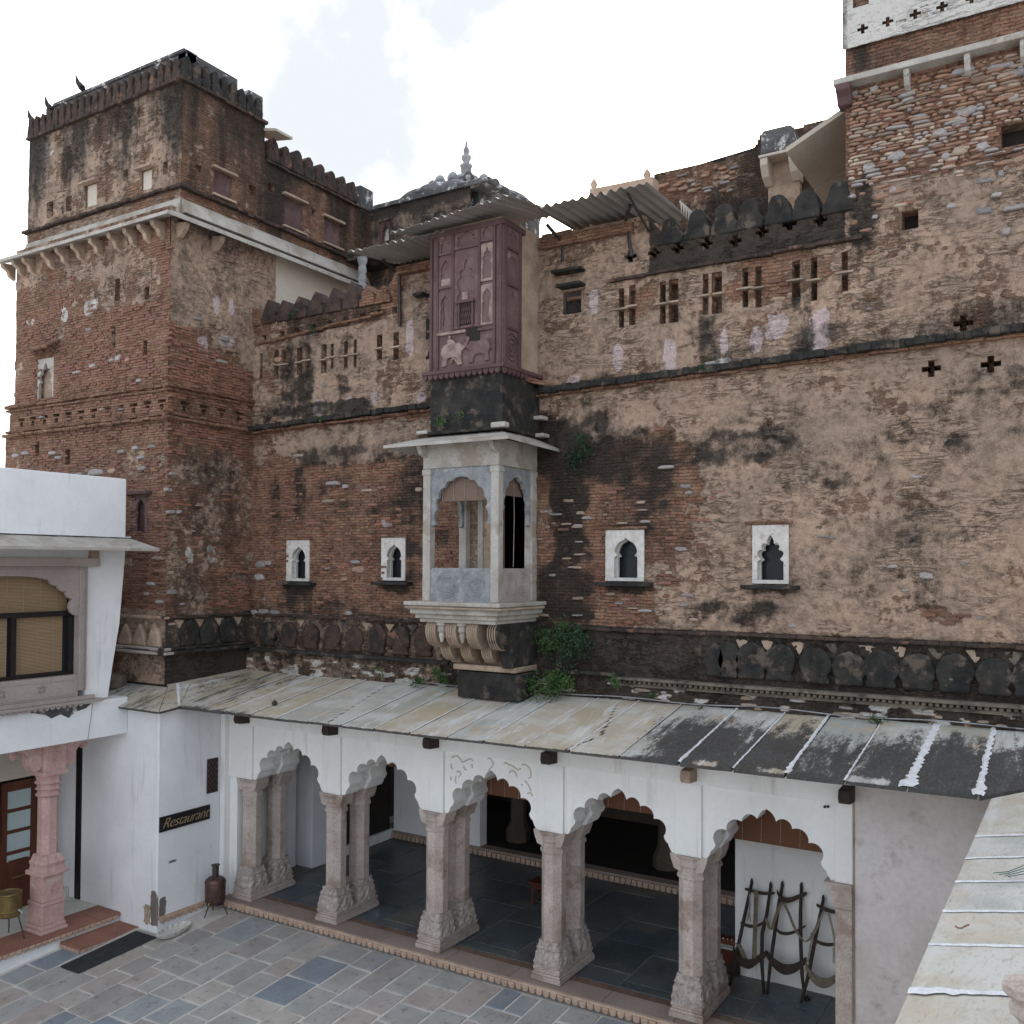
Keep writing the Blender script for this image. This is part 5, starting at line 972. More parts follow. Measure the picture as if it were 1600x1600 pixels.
for py_ in (12.02, 12.42):
    m = MB()
    for r in (.05, .09, .13, .17): m.tube([(JX1-.028, py_+r*math.cos(a), 5.73+r*math.sin(a)) for a in np.linspace(0, 6.283, 24)], .008, 4)
    m.build('concentric_rosette', M['pinkgrey'], ps)
for z0, z1, e in ((5.40, 5.46, .24), (5.27, 5.34, .17), (5.20, 5.27, .11), (5.14, 5.20, .06)): MB().box(JX0-e+.06, JX1+e-.06, JY-e, YW, z0, z1).build('base_moulding', M['marble'], jh, bev=.012)
m = MB()
for i in range(62): m.lathe([(.001, -.02), (.017, -.012), (.02, 0), (.017, .012), (.001, .02)], (JX0-.15+i*.028, JY-.215, 5.37), 6)
for i in range(44): m.lathe([(.001, -.02), (.017, -.012), (.02, 0), (.017, .012), (.001, .02)], (JX1+.155, JY-.2+i*.03, 5.37), 6)
tag(m.build('bead_row', M['bracket'], jh, smooth=True), kind='stuff'); MB().box(JX0-.13, JX1+.13, JY-.19, YW, 5.34, 5.40).build('base_moulding', M['marble'], jh)
scroll = [(JY+.02, 5.14), (JY-.03, 5.08)]+arc3((JY-.03, 5.08), (JY+.04, 4.83), (JY+.30, 4.77), 7)[1:]+[(JY+.36, 4.80), (JY+.40, 4.84)]+arc3((JY+.40, 4.84), (JY+.40, 4.62), (JY+.56, 4.52), 6)[1:]+[(JY+.62, 4.55), (JY+.66, 4.50), (JY+.68, 4.46), (YW, 4.46), (YW, 5.14)]
for u in (-8.62, -8.24, -7.86, -7.50):
    k = MB(); w = .095 if u < -7.6 else .10
    k.prism(scroll, 'x', u-w, u+w); o = k.build('scroll_bracket', M['bracket'] if u < -7.6 else M['black'], jh, bev=.018)
    for e in (-.06, -.02, .02, .06):
        m = MB(); m.tube([(u+e, p[0]-.006, p[1]-.004) for p in scroll[:17]], .012, 5); m.build('bracket_rib', M['bracket'], o)
for u in (-8.43, -8.05): MB().lathe([(.02, -.30), (.05, -.2), (.045, -.16), (.075, -.12), (.06, -.06), (.085, -.04), (.085, 0)], (u, JY+.02, 5.14), 10).build('pendant_bud', M['marble'], jh)
m = MB(); m.box(JX0+.2, JX1-.02, 12.42, YW, 4.47, 5.14); m.build('bracket_backing', M['bracket'], jh)
m = MB(); m.box(JX1-.16, JX1+.02, 12.0, YW, 4.46, 5.14); m.build('stained_cheek', M['black'], jh, bev=.03)
m = MB(); m.box(JX0+.25, JX1+.02, 12.14, YW, 4.38, 4.47); m.build('corbel_course', M['bracket'], jh, bev=.02)
m = MB(); m.box(JX0+.33, JX1+.06, 12.16, YW, 3.95, 4.36); m.build('corbel_foot', M['black'], jh, bev=.02)
for (a, b, y0, ax) in ((JX0+.16, JX1-.16, JY+.14, 'y'),):
    m = MB(); m.box(a, b, y0, y0+.012, 7.02, 7.5); o = m.build('rolled_blind', M['blindold'], jh)
    for i in range(5):
        u = a+.12+i*(b-a-.24)/4; k = MB(); k.tube([(u, y0-.008, 7.49), (u+.01, y0-.012, 7.25), (u, y0-.008, 7.02)], .006, 4); k.build('blind_cord', M['rope'], o)
    MB().lathe([(.02, 0), (.02, b-a)], (a, y0+.01, 7.01), 8, axis='x').build('blind_roll', M['blindold'], o)
m = MB(); m.box(JX1-.16, JX1-.148, JY+.16, YW-.2, 7.08, 7.5); o = m.build('rolled_blind', M['blindold'], jh); MB().tube([(JX1-.14, 12.3, 7.5), (JX1-.13, 12.32, 6.8), (JX1-.13, 12.3, 5.99)], .006, 4).build('blind_cord', M['rope'], o)
# door surround seen through the balcony
m = MB(); m.box(-8.50, -8.40, YW-.06, YW+.03, 5.4, 7.3); m.box(-7.50, -7.42, YW-.04, YW+.03, 5.4, 7.3); m.build('door_jamb', M['marble'], jh, bev=.01); m = MB(); m.box(-8.40, -8.16, YW-.03, YW+.25, 5.4, 7.3); m.build('door_reveal', M['bracket'], jh, bev=.01)
# ------------------------------------------------------------------ arcade
arc = thing('white_arcade', 'whitewashed open arcade of five cusped arches on paired stone columns', 'arcade', (-7.5, 12, .15))
CX = [-12.66, -10.69, -8.62, -6.56, -4.48]; AC = [-11.67, -9.63, -7.56, -5.49, -3.46]; AY = 11.70; RESP = -2.42
AT = 2.985; SP = 2.245
def arch_half():
    p = []
    p += arc3((0, 0), (.082, -.058), (.118, -.138), 4)[:-1]
    p += arc3((.118, -.138), (.222, -.094), (.318, -.20), 7)[:-1]
    p += arc3((.318, -.20), (.432, -.192), (.516, -.34), 7)[:-1]
    p += arc3((.516, -.34), (.645, -.36), (.660, -.545), 8)[:-1]
    p += [(.660, -.545), (.672, -.585), (.700, -.62), (.722, -.635), (.738, -.68), (.775, -.72), (.80, -.74)]
    return p
AH = arch_half()
def arch_wall(name, xs, xe, y0, y1, ztop, mat, grow=0, parent=arc, cents=AC, bounds=None):
    bs = [xs]+[(cents[i]+cents[i+1])/2 for i in range(len(cents)-1)]+[xe]
    for i, c in enumerate(cents):
        hw = .80+grow; m = MB(); h = [(c+x*(1+grow*1.2), AT+grow*.9+z*(1+grow*.3) if z > -.7 else SP) for x, z in AH]; g = [(c-x*(1+grow*1.2), AT+grow*.9+z*(1+grow*.3) if z > -.7 else SP) for x, z in AH]
        L = [(bs[i], SP)]+list(reversed(g))+[(c, ztop), (bs[i], ztop)]; R = [(bs[i+1], SP), (bs[i+1], ztop), (c, ztop)]+h
        m.prism(L, 'y', y0, y1); m.prism(R, 'y', y0, y1); m.build(name, mat, parent)
WT = 3.72
arch_wall('arch_wall', -13.2, -2.42, AY+.03, AY+.36, WT, M['white2'])
arch_wall('arch_vault', -13.2, -2.42, AY+.365, AY+.56, WT, M['white2'], grow=.05)
arch_wall('arch_wall', -13.2, -2.42, AY+.565, AY+.98, WT, M['white2'])
m = MB(); edges = [-13.18]+sum([[c-.835, c+.835] for c in AC], [])+[-2.42]
for i in range(0, len(edges), 2): m.box(edges[i], edges[i+1], AY-.015, AY+.03, SP, 3.185)
m.box(-13.18, -2.42, AY-.015, AY+.03, 3.185, WT); m.build('panel_frame', M['white2'], arc, bev=.006)
# stucco creepers above the third arch
def stucco(pts): MB().tube([(P(600+x/4.444, 1160+y/4.444, Y=AY+.03)[0], AY+.028, P(600+x/4.444, 1160+y/4.444, Y=AY+.03)[2]) for x, y in pts], .012, 5).build('stucco_tendril', M['cream'], arc)
for l in ([(468, 105), (490, 95), (512, 92), (530, 115), (545, 138), (575, 125), (600, 112), (618, 128)], [(470, 150), (465, 170), (480, 185)], [(552, 160), (560, 185), (575, 190)], [(505, 205), (528, 200), (535, 225), (520, 238)], [(500, 235), (495, 262), (502, 285)], [(465, 235), (468, 265)], [(610, 150), (614, 178)], [(722, 115), (738, 108), (762, 150), (752, 168), (725, 195)], [(835, 145), (850, 142), (862, 152), (885, 160), (930, 190), (950, 182)], [(958, 155), (980, 152), (1010, 175), (1020, 200), (1020, 240), (1005, 250)], [(870, 210), (890, 198), (910, 205), (925, 235)], [(978, 265), (1000, 290), (1020, 330), (1015, 350), (995, 355)], [(955, 290), (962, 298)], [(1022, 350), (1030, 372)]): stucco(l)
# columns in pairs on a shared plinth
def oct_col(cx, cy, parent):
    r = .183
    sh = MB().lathe([(r*.98, .66), (r*.98, .68), (r*.96, .70), (r*.96, 1.93)], (cx, cy, 0), 8, rot=math.pi/8).build('shaft', M['colstone'], parent, bev=.006)
    MB().lathe([(r*1.07, 1.93), (r*1.10, 1.95), (r*1.07, 1.985), (r*.99, 2.0), (r*1.01, 2.08), (r*1.12, 2.10), (r*1.13, 2.14), (r*1.05, 2.15), (r*1.15, 2.19), (r*1.30, 2.22), (r*1.36, SP)], (cx, cy, 0), 8, rot=math.pi/8).build('capital', M['colstone'], parent, bev=.004)
    rg = random.Random(int(cx*10+cy*100))
    MB().lathe([(.228, .34), (.226, .40), (.218, .46), (.205, .52), (.192, .57), (.195, .60), (.175, .64), (.165, .70)], (cx, cy, 0), 48, sq=5, mod=lambda a, z, k: 1+.05*math.cos(a*8)*(1-abs(z-.5)*3)+.03*math.sin(z*60+a*12)+(.02 if k % 2 else 0)).build('leaf_base', M['colbase'], parent)
def col_pair(cx):
    p = MB().box(cx-.235, cx+.235, 11.62, 12.70, .155, .225).build('column_pair', M['colstone'], arc, bev=.008)
    m = MB(); m.box(cx-.225, cx+.225, 11.63, 12.69, .225, .262); m.box(cx-.208, cx+.208, 11.65, 12.67, .262, .30); m.box(cx-.218, cx+.218, 11.64, 12.68, .30, .345); m.build('plinth', M['colstone'], p, bev=.012)
    oct_col(cx, 11.86, p); oct_col(cx, 12.44, p)
    # carved brackets springing sideways under the arch
    for y in (11.86, 12.44):
        for s_ in (-1, 1): MB().prism([(cx+s_*x, z) for x, z in ((.10, 2.02), (.20, 2.05), (.225, 2.12), (.245, 2.17), (.26, SP), (.10, SP))], 'y', y-.15, y+.15).build('spring_block', M['colstone'], p, bev=.008)
for cx in CX: col_pair(cx)
p = MB().box(RESP-.28, RESP+.0, 11.62, 12.70, .155, .345).build('end_respond', M['colstone'], arc, bev=.012)
m = MB(); m.box(RESP-.20, RESP, 11.66, 12.66, .345, 1.95); m.build('shaft', M['colstone'], p, bev=.02); m = MB(); m.prism([(RESP-.20, 1.95), (RESP-.23, 1.99), (RESP-.21, 2.06), (RESP-.27, 2.12), (RESP-.28, 2.18), (RESP-.33, SP), (RESP, SP), (RESP, 1.95)], 'y', 11.64, 12.68); m.build('capital', M['colstone'], p, bev=.008)
m = MB(); m.box(-13.2, -12.90, 11.72, 12.68, .15, SP); m.build('end_wall', M['white2'], arc, bev=.01)
MB().box(-13.19, -13.08, 11.58, 11.72, .0, 3.6).build('corner_pilaster', M['white2'], arc, bev=.015)
# grey wall right of the arcade
m = MB(); m.box(-2.42, -.2, AY+.01, 13.6, -.05, 3.72); m.build('grey_end_wall', M['greywall'], arc)
m = MB(); m.box(-2.43, -2.40, AY-.004, AY+.02, .15, 3.7); m.build('peeling_edge', M['bracket'], arc, bev=.004)
for px, py in ((1289, 1260.5), (1294, 1260)):
    a = P(px, py, Y=AY); MB().lathe([(.016, -.01), (.016, .02)], (a[0], AY-.0, a[2]), 8, axis='y').build('wall_plug', M['frameblack'], arc)
# lintel beam ends under the eave
for px, py in ((372, 1125), (510, 1139), (668, 1160), (853, 1182), (1072, 1205), (1320, 1232)):
    a = P(px, py, Y=11.48); r_ = random.Random(px)
    MB().prism([(11.46, 3.24), (11.43, 3.30), (11.45, 3.40), (11.75, 3.42), (11.75, 3.22)], 'x', a[0]-.07, a[0]+.07).build('eave_bracket', M['oldwood'] if px != 1072 else M['bracket'], arc, bev=.012)
# stylobate: threshold stones, scalloped border, dark slate floor
ar_floor = thing('arcade_floor', 'dark slate floor of the arcade with a scalloped buff stone edge', 'floor', (-7.5, 12, 0)); ar_floor['kind'] = 'structure'
m = MB(); m.box(-13.6, -.9, 11.52, 11.9, -.05, .118); m.box(-13.6, -.9, 11.9, 20, -.05, .138); m.build('floor_bed', M['intmortar'], ar_floor)
x = -13.2; i = 0
while x < -2.4:
    w = random.uniform(.9, 1.5); w = min(w, -2.4-x); MB().box(x+.004, x+w-.004, 11.50, 11.90, .085, .15+random.uniform(-.002, .002)).build('threshold_stone', M['sillstone'], ar_floor, bev=.008); x += w
SCB = MB()
SCB.prism([(x, z) for x, z in [(-.052, .045), (-.052, .025)]+arc3((-.052, .02), (0, -.04), (.052, .02), 7)+[(.052, .045)]], 'y', -.035, .02)
SCM = SCB.mesh('scallop', M['buffedge'])
_bb = bmesh.new(); _bb.from_mesh(SCM); bmesh.ops.bevel(_bb, geom=[e for e in _bb.edges if abs(e.verts[0].co.y-e.verts[1].co.y) < .01 and e.verts[0].co.y < 0], offset=.008, segments=1, affect='EDGES'); _bb.to_mesh(SCM); _bb.free()
i = 0; x = -13.12
while x < -2.45:
    inst('scallop', SCM, ar_floor, (x, 11.49, .072+random.uniform(-.003, .003)), (random.uniform(-.1, .2), 0, 0), (1, random.uniform(1.0, 1.35), 1.0)); x += .113
m = MB(); m.box(-13.2, -2.4, 11.455, 11.52, .118, .148); m.build('edge_fillet', M['buffedge'], ar_floor, bev=.006)
y = 10.4
while y < 11.45: inst('scallop', SCM, ar_floor, (-13.19, y, .075), (0, 0, math.pi/2), (1, 1.1, 1)); y += .113
m = MB(); m.box(-13.24, -13.17, 10.32, 11.5, .115, .15); m.build('edge_fillet', M['buffedge'], ar_floor, bev=.006)
def tiles(parent, name, mat, x0, x1, y0, y1, z, wx, ly, gap, jx=.12, jl=.35, cond=None, slab=.03, bev=.006, roff=0):
    x = x0; n = 0
    while x < x1:
        w = wx*random.uniform(1-jx, 1+jx); w = min(w, x1-x); y = y0-random.uniform(0, ly)
        while y < y1:
            l = ly*random.uniform(1-jl, 1+jl); a = max(y, y0); b_ = min(y+l, y1)
            if b_-a > .08 and w > .06 and (cond is None or cond((x+w/2), (a+b_)/2)):
                g = gap/2; r = lambda: random.uniform(-g*.5, g*.5); zz = z+random.uniform(-.004, .004); m = MB()
                q = [(x+g+r(), a+g+r()), (x+w-g+r(), a+g+r()), (x+w-g+r(), b_-g+r()), (x+g+r(), b_-g+r())]
                m.hexa([(*p, zz-slab) for p in q]+[(*p, zz+random.uniform(-.002, .002)) for p in q]); me = m.mesh(name, mat)
                bb = bmesh.new(); bb.from_mesh(me); bmesh.ops.bevel(bb, geom=[e for e in bb.edges if min(e.verts[0].co.z, e.verts[1].co.z) > zz-.01]+[], offset=bev, segments=1, affect='EDGES'); bb.to_mesh(me); bb.free()
                o = bpy.data.objects.new(name, me); C.objects.link(o); par(o, parent); n += 1
            y += l
        x += w
    return n
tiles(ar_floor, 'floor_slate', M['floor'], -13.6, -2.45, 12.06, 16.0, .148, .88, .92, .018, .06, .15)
x = -13.2
while x < -2.45: MB().box(x+.005, min(x+1.3, -2.45), 11.905, 12.05, .1, .147).build('brown_threshold', M['floor_brown'], ar_floor, bev=.005); x += 1.31
# interior of the arcade
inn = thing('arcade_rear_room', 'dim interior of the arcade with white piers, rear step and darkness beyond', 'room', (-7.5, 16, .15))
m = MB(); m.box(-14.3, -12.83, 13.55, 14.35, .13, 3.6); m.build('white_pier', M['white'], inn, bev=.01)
m = MB(); m.box(-13.1, -12.83, 14.35, 16.05, .13, .33); m.build('door_sill', M['white'], inn); m = MB(); m.box(-13.3, -12.9, 14.35, 16.0, .33, 3.6); m.build('doorway_shade', M['dark'], inn)  # solid near-black box stands in for the shade of the doorway
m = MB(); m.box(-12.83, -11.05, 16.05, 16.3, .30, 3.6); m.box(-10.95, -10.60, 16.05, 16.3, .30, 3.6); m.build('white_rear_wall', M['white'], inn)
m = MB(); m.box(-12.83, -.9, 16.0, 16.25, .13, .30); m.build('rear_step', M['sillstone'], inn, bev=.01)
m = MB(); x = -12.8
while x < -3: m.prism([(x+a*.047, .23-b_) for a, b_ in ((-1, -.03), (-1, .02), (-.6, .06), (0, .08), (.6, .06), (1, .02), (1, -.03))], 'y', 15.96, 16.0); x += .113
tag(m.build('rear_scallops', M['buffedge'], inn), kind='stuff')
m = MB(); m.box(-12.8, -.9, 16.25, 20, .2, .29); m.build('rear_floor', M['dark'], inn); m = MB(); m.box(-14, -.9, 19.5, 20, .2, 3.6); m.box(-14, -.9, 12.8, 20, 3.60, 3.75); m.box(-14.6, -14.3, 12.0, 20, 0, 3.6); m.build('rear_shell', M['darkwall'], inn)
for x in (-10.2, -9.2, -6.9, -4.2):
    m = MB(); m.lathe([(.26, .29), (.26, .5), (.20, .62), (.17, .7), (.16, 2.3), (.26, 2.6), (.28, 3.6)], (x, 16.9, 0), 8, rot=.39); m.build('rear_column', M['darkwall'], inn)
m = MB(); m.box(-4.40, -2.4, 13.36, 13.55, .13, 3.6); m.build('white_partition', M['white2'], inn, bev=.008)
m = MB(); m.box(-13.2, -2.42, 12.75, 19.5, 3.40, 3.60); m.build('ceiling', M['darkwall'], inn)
# bamboo blinds hung inside the arches
for c, zb_, nm in ((AC[0], 2.60, 'first'), (AC[1], 2.56, 'second'), (AC[2], 2.35, 'third'), (AC[3], 2.43, 'fourth'), (AC[4], 2.27, 'fifth')):
    t = thing('bamboo_blind', {'first': 'short brown bamboo blind rolled up in the leftmost arch beside the restaurant wall', 'second': 'brown blind sliver in the second arch from the left, before the black doorway', 'third': 'rolled brown bamboo blind in the arch with stucco tendrils', 'fourth': 'brown bamboo blind in the arch just right of the stucco tendrils', 'fifth': 'long brown bamboo blind above the three wooden carrying frames'}[nm], 'blind', (c, 12.72, 3.1), 'bamboo blinds in the arches')
    MB().box(c-.82, c+.84, 12.70, 12.712, zb_, 3.3).build('bamboo_slats', M['blind'], t)
    for i in range(6):
        u = c-.62+i*.26; MB().tube([(u, 12.694, 3.25), (u+.012, 12.69, (3.25+zb_)/2), (u, 12.694, zb_)], .005, 4).build('cord', M['rope'], t)
    if nm in ('third', 'fourth'): MB().tube([(c+.62+.03*math.cos(a), 12.66, zb_+.02+.06*math.sin(a)) for a in np.linspace(0, 6.283, 10)], .006, 4).build('cord_loop', M['rope'], t)
# ------------------------------------------------------------------ lean-to roof of stone slabs
ro = thing('stone_slab_roof', 'sloping lean-to roof of pale stone slabs with white mortar joints and black weathering', 'roof', (-7, 11.7, 3.6))
YE, ZE, ZT = 10.60, 3.605, 4.05
def ze(x): return ZE+.0085*(x+13.1)
def zt(x): return ZT-.06+.008*(x+13.1)
def slab(parent, q, nu, nv, t, maskf, name='roof_slab'):
    """q: near-left, near-right, far-right, far-left top corners"""
    q = [np.array(p, float) for p in q]; s = np.linspace(0, 1, nu+1); r = np.linspace(0, 1, nv+1); S, R = np.meshgrid(s, r, indexing='ij')
    co = (q[0][None, None]*((1-S)*(1-R))[..., None]+q[1]*(S*(1-R))[..., None]+q[2]*(S*R)[..., None]+q[3]*((1-S)*R)[..., None])
    co[..., 2] += .010*(fbm(co[..., 0]*2, co[..., 1]*2, 3, 3)-.5); co[:, 0, 1] += .012*(fbm(co[:, 0, 0]*6, co[:, 0, 0]*0, 2, 3)-.5)
    mk = maskf(co[..., 0], co[..., 1], S, R); idx = np.arange((nu+1)*(nv+1)).reshape(nu+1, nv+1)
    f = [tuple(map(int, (idx[i, j], idx[i+1, j], idx[i+1, j+1], idx[i, j+1]))) for i in range(nu) for j in range(nv)]
    vs = co.reshape(-1, 3); n = len(vs); lo = vs.copy(); lo[:, 2] -= t; bd = list(idx[:, 0])+list(idx[-1, 1:])+list(idx[-2::-1, -1])+list(idx[0, -2:0:-1]); k = len(bd)
    f += [tuple(map(int, (bd[i], n+i, n+(i+1) % k, bd[(i+1) % k]))) for i in range(k)]+[tuple(n+i for i in range(k))]
    V = np.vstack([vs, lo[bd]]); me = bpy.data.meshes.new(name); me.from_pydata(V.tolist(), [], f); at = me.attributes.new('mask', 'FLOAT_COLOR', 'POINT'); mm = mk.reshape(-1, 4); mm = np.vstack([mm, mm[bd]*0+[1.6, 0, 0, 0]])
    at.data.foreach_set('color', mm.astype(np.float32).ravel()); me.materials.append(M['slab']); me.update(); o = bpy.data.objects.new(name, me); C.objects.link(o); par(o, parent); return o
def roofmask(X, Y, S, R):
    d = np.full_like(X, -.04); g = sm(-5.2, -4.1, X+.35*(Y-10.6)); d = d+g*(sm(1.15, .3, R)*.60+.16); d = d+sm(-5.6, -4.4, X)*.08
    d = d+sm(-9.9, -11.6, X)*.34+sm(-11.6, -12.8, X)*.12; d = d+.22*sm(.06, 0, R); d = d-.55*g*sm(.10, .02, R)*sm(.45, .6, fbm(X*2, Y*0, 3, 3))
    c = np.zeros_like(X)
    for (xa, ya, xb, yb) in ((-10.2, 12.5, -9.75, 10.6), (-5.9, 12.6, -5.5, 11.2), (-5.5, 11.2, -5.7, 10.6)):
        t = np.clip(((X-xa)*(xb-xa)+(Y-ya)*(yb-ya))/((xb-xa)**2+(yb-ya)**2), 0, 1); dd = np.hypot(X-xa-t*(xb-xa), Y-ya-t*(yb-ya))+.03*(fbm(X*5, Y*5, 3, 9)-.5); c = np.maximum(c, sm(.02, .006, dd))
    return np.stack([d, c, X*0, X*0], -1)
JO = [-13.1, -12.55, -12.0, -11.41, -10.8, -10.15, -9.48, -8.85, -8.2, -7.55, -6.95, -6.3, -5.65, -4.95, -4.18, -3.52, -2.915, -2.28, -1.647, -.977, -.30, .4, 1.1]
for i in range(len(JO)-1):
    a, b_ = JO[i]+.012, JO[i+1]-.012; dz = random.uniform(-.006, .006); sk = 0
    ya = YE if a < -.98 else YE+.0
    q = [(a, ya, ze(a)+dz), (b_, ya, ze(b_)+dz), (b_, YW+.02, zt(b_)+dz), (a, YW+.02, zt(a)+dz)]
    if b_ > -.8: q[1] = (b_, YE+(b_+.86)*1.0, ze(b_)+(b_+.86)*.18); 
    if a > -.86: q[0] = (a, YE+(a+.86)*1.0, ze(a)+(a+.86)*.18)
    jt = random.uniform(-.16, .12); slab(ro, q, 16, 34, .045, lambda X, Y, S, R: roofmask(X, Y, S, R)+np.array([jt, 0, 0, 0])*sm(-5.5, -4.5, X)[..., None])
def mortar_strip(parent, p, q, w, name='mortar_joint', seed=0, h=.014, spread=1):
    r = random.Random(seed); n = 46; p = Vector(p); q = Vector(q); d = (q-p).normalized(); s = d.cross(Vector((0, 0, 1))).normalized(); m = MB(); vs = []; ws = 0
    for i in range(n+1):
        t = i/n; c = p.lerp(q, t); w1 = w*r.uniform(.5, 1.35)*(1+.9*spread*max(0, .25-t)*4*(r.random() < .85)); w2 = w*r.uniform(.5, 1.35)*(1+.9*spread*max(0, .25-t)*4*(r.random() < .85)); hh = h*r.uniform(.6, 1.2)
        vs += [c-s*w1, c-s*w1*.5+Vector((0, 0, hh)), c+s*w2*.5+Vector((0, 0, hh)), c+s*w2]
    m.add(vs, [(4*i+k, 4*i+4+k, 4*i+5+k, 4*i+1+k) for i in range(n) for k in range(3)]); return m.build(name, M['limestrip'], parent)
for i, x in enumerate(JO[1:-3]):
    big = {-4.18: .016, -3.52: .013, -2.915: .022, -2.28: .012, -1.647: .046, -.977: .034}.get(x, (.004, .010, .006, .012)[i % 4])
    if x < -12.8: continue
    y0 = YE-.002
    mortar_strip(ro, (x, y0, ze(x)+.004), (x+(.02 if i % 3 else -.02), YW-.02, zt(x)+.004), big, seed=i, spread=1 if big > .015 else .2, h=.014 if big > .015 else .008)
MB().box(-13.1, .6, YW-.22, YW-.16, 3.9, 3.95).build('roof_batten', M['oldwood'], ro)
# hipped end over the restaurant wall
ZH = 3.60
def dk3(X, Y, S, R): return np.stack([.22+.25*fbm(X*3, Y*3, 2, 2), X*0, X*0, X*0], -1)
slab(ro, [(-16.6, 10.16, ZH), (-14.46, 10.12, ZH), (-14.31, 10.86, 3.86), (-16.6, 10.86, 3.86)], 16, 14, .04, dk3); slab(ro, [(-14.45, 10.12, ZH), (-13.9, 10.10, ZH), (-13.75, 10.86, 3.86), (-14.3, 10.86, 3.86)], 10, 14, .04, dk3); slab(ro, [(-13.89, 10.10, ZH), (-12.95, 10.08, ZH), (-13.70, 10.84, 3.86), (-13.74, 10.86, 3.86)], 10, 14, .04, dk3)
slab(ro, [(-12.94, 10.085, ZH), (-13.07, 10.585, ZH+.01), (-13.66, 11.3, 3.90), (-13.69, 10.84, 3.86)], 10, 14, .04, dk3); slab(ro, [(-13.1, 10.6, ZH+.01), (-13.09, 10.6, ZH+.01), (-13.09, YW, 4.0), (-13.78, YW, 4.02)], 10, 20, .04, dk3); slab(ro, [(-13.11, 10.6, ZH+.012), (-13.10, 10.61, ZH+.012), (-13.78, YW, 4.02), (-13.79, 10.9, 3.90)], 12, 14, .04, dk3)
mortar_strip(ro, (-13.09, 10.59, ZH+.02), (-13.68, 11.05, 3.90), .030, seed=77, spread=0)
for px, py, s_ in ((429, 1098, .05), (997, 1158, .05)):
    a = P(px, py, Z=3.75); MB().lathe([(.01, 0), (s_, .01), (s_*.9, .05), (s_*.3, .08), (.01, .085)], (a[0], a[1], a[2]-.04), 7).build('loose_pebble', M['oldwood'] if px < 500 else M['stone_orange'], ro)
MB().lathe([(.20, 0), (.21, .10), (.22, .14), (.17, .22), (.05, .25)], (-14.95, 10.7, 3.80), 14).build('stone_stump', M['sooty'], ro)
cable = thing('wall_cable', 'thin grey cable lying along the top edge of the slab roof', 'cable', (-5, 12.6, 4.1)); MB().tube([(x, YW-.16-.03*math.sin(x*2.1), zt(x)+.035+.015*math.sin(x*3)) for x in np.linspace(-9.6, .6, 50)], .008, 5).build('cable', M['domelight'], cable)
# ------------------------------------------------------------------ right wing roof
rwg = thing('right_wing_roof', 'near pale slab roof of the right wing sloping down to its eave', 'roof', (0, 8, 3.7))
XE = -.855; ZW = 3.70; GR = .19
def zr(x): return ZW+(x-XE)*GR
YJ = [1.0, 1.9, 2.8, 3.6]
ypx = [(1600, 1540, 0), ]
jy = []
for px, py in ((1600, 1552), (1600, 1482), (1600, 1389), (1600, 1327), (1600, 1297)):
    pass
wj = []
for y_at in (1352, 1303, 1263.5, 1235, 1225):
    pass
def yedge(py, px_=None):   # where the eave line passes image row py
    best = min(np.linspace(3.5, 11, 1500), key=lambda y: abs((lambda v: CY-FL*(v@UP)/(v@FW))(np.array([XE, y, ZW-EYE]))-py)); return best
WJ = sorted([yedge(v) for v in (1548, 1477, 1425, 1379, 1342, 1308)])
ws = [1.6, 2.6, 3.6, 4.5]+[w for w in WJ if w > 4.6]
def wmask(X, Y, S, R): return np.stack([.07+.20*(fbm(X*1.5, Y*6, 3, 4)-.4)+.10*sm(.15, 0, S), X*0, X*0+.75, X*0], -1)
ws2 = ws+[10.60]
for i in range(len(ws2)-1):
    a, b_ = ws2[i]+.01, ws2[i+1]-.01; x1 = 1.3; dz = random.uniform(-.005, .005)
    if i == len(ws2)-2: q = [(XE, a, ZW+dz), (x1, a, zr(x1)+dz), (x1, b_+1.9, zr(x1)), (XE, b_, ZW)]
    else: q = [(XE, a, ZW+dz), (x1, a, zr(x1)+dz), (x1, b_, zr(x1)+dz), (XE, b_, ZW+dz)]
    slab(rwg, q, 44, 22, .05, wmask)
for i, y in enumerate(ws2[1:-1]): mortar_strip(rwg, (XE, y, ZW+.006), (1.2, y, zr(1.2)+.006), .013 if i != 3 else .028, seed=200+i, spread=.9, h=.007)
MB().box(-.35, 1.3, 1.0, 11.65, -.05, 3.6).build('wing_light_block', M['greywall'], thing('right_wing', 'unseen grey wing body under the near slab roof, added to block light', 'building', (.4, 6, 0)))  # hidden under the eave, added to block light
gc = thing('green_cable', 'green plastic cable strands lying on the near right roof', 'cable', tuple(P(1590, 1362, Z=3.95)))
for k_ in range(4): MB().tube([P(1552+k_*9, 1364+k_*2.5, Z=zr(-.3)+.0), P(1575, 1362+k_*2.5, Z=zr(-.22)+.02), P(1600, 1352+k_*4.5, Z=zr(-.15)+.02), P(1640, 1346+k_*4, Z=zr(-.05)+.02)], .0032, 5).build('strand', M['green'], gc)
tg = thing('fallen_twig', 'curled reddish twig lying on the near right roof', 'twig', tuple(P(1505, 1448, Z=3.84))); MB().tube([P(x, y, Z=zr(-.52)+.015) for x, y in ((1493, 1447), (1497, 1450), (1503, 1450), (1510, 1446), (1514, 1445))], .006, 5).build('twig', M['sandstone'], tg)
a = P(1602, 1500, Z=4.15); cp = thing('stone_capital', 'loose carved buff stone capital at the right edge of the near roof', 'stone capital', (a[0], a[1], zr(a[0])))
MB().lathe([(.055, -.06), (.065, .0), (.10, .03), (.105, .07), (.085, .085), (.13, .13), (.135, .17), (.10, .175)], (a[0]+.03, a[1], zr(a[0])+.06), 8, rot=.3).build('carved_block', M['colstone'], cp, bev=.006)
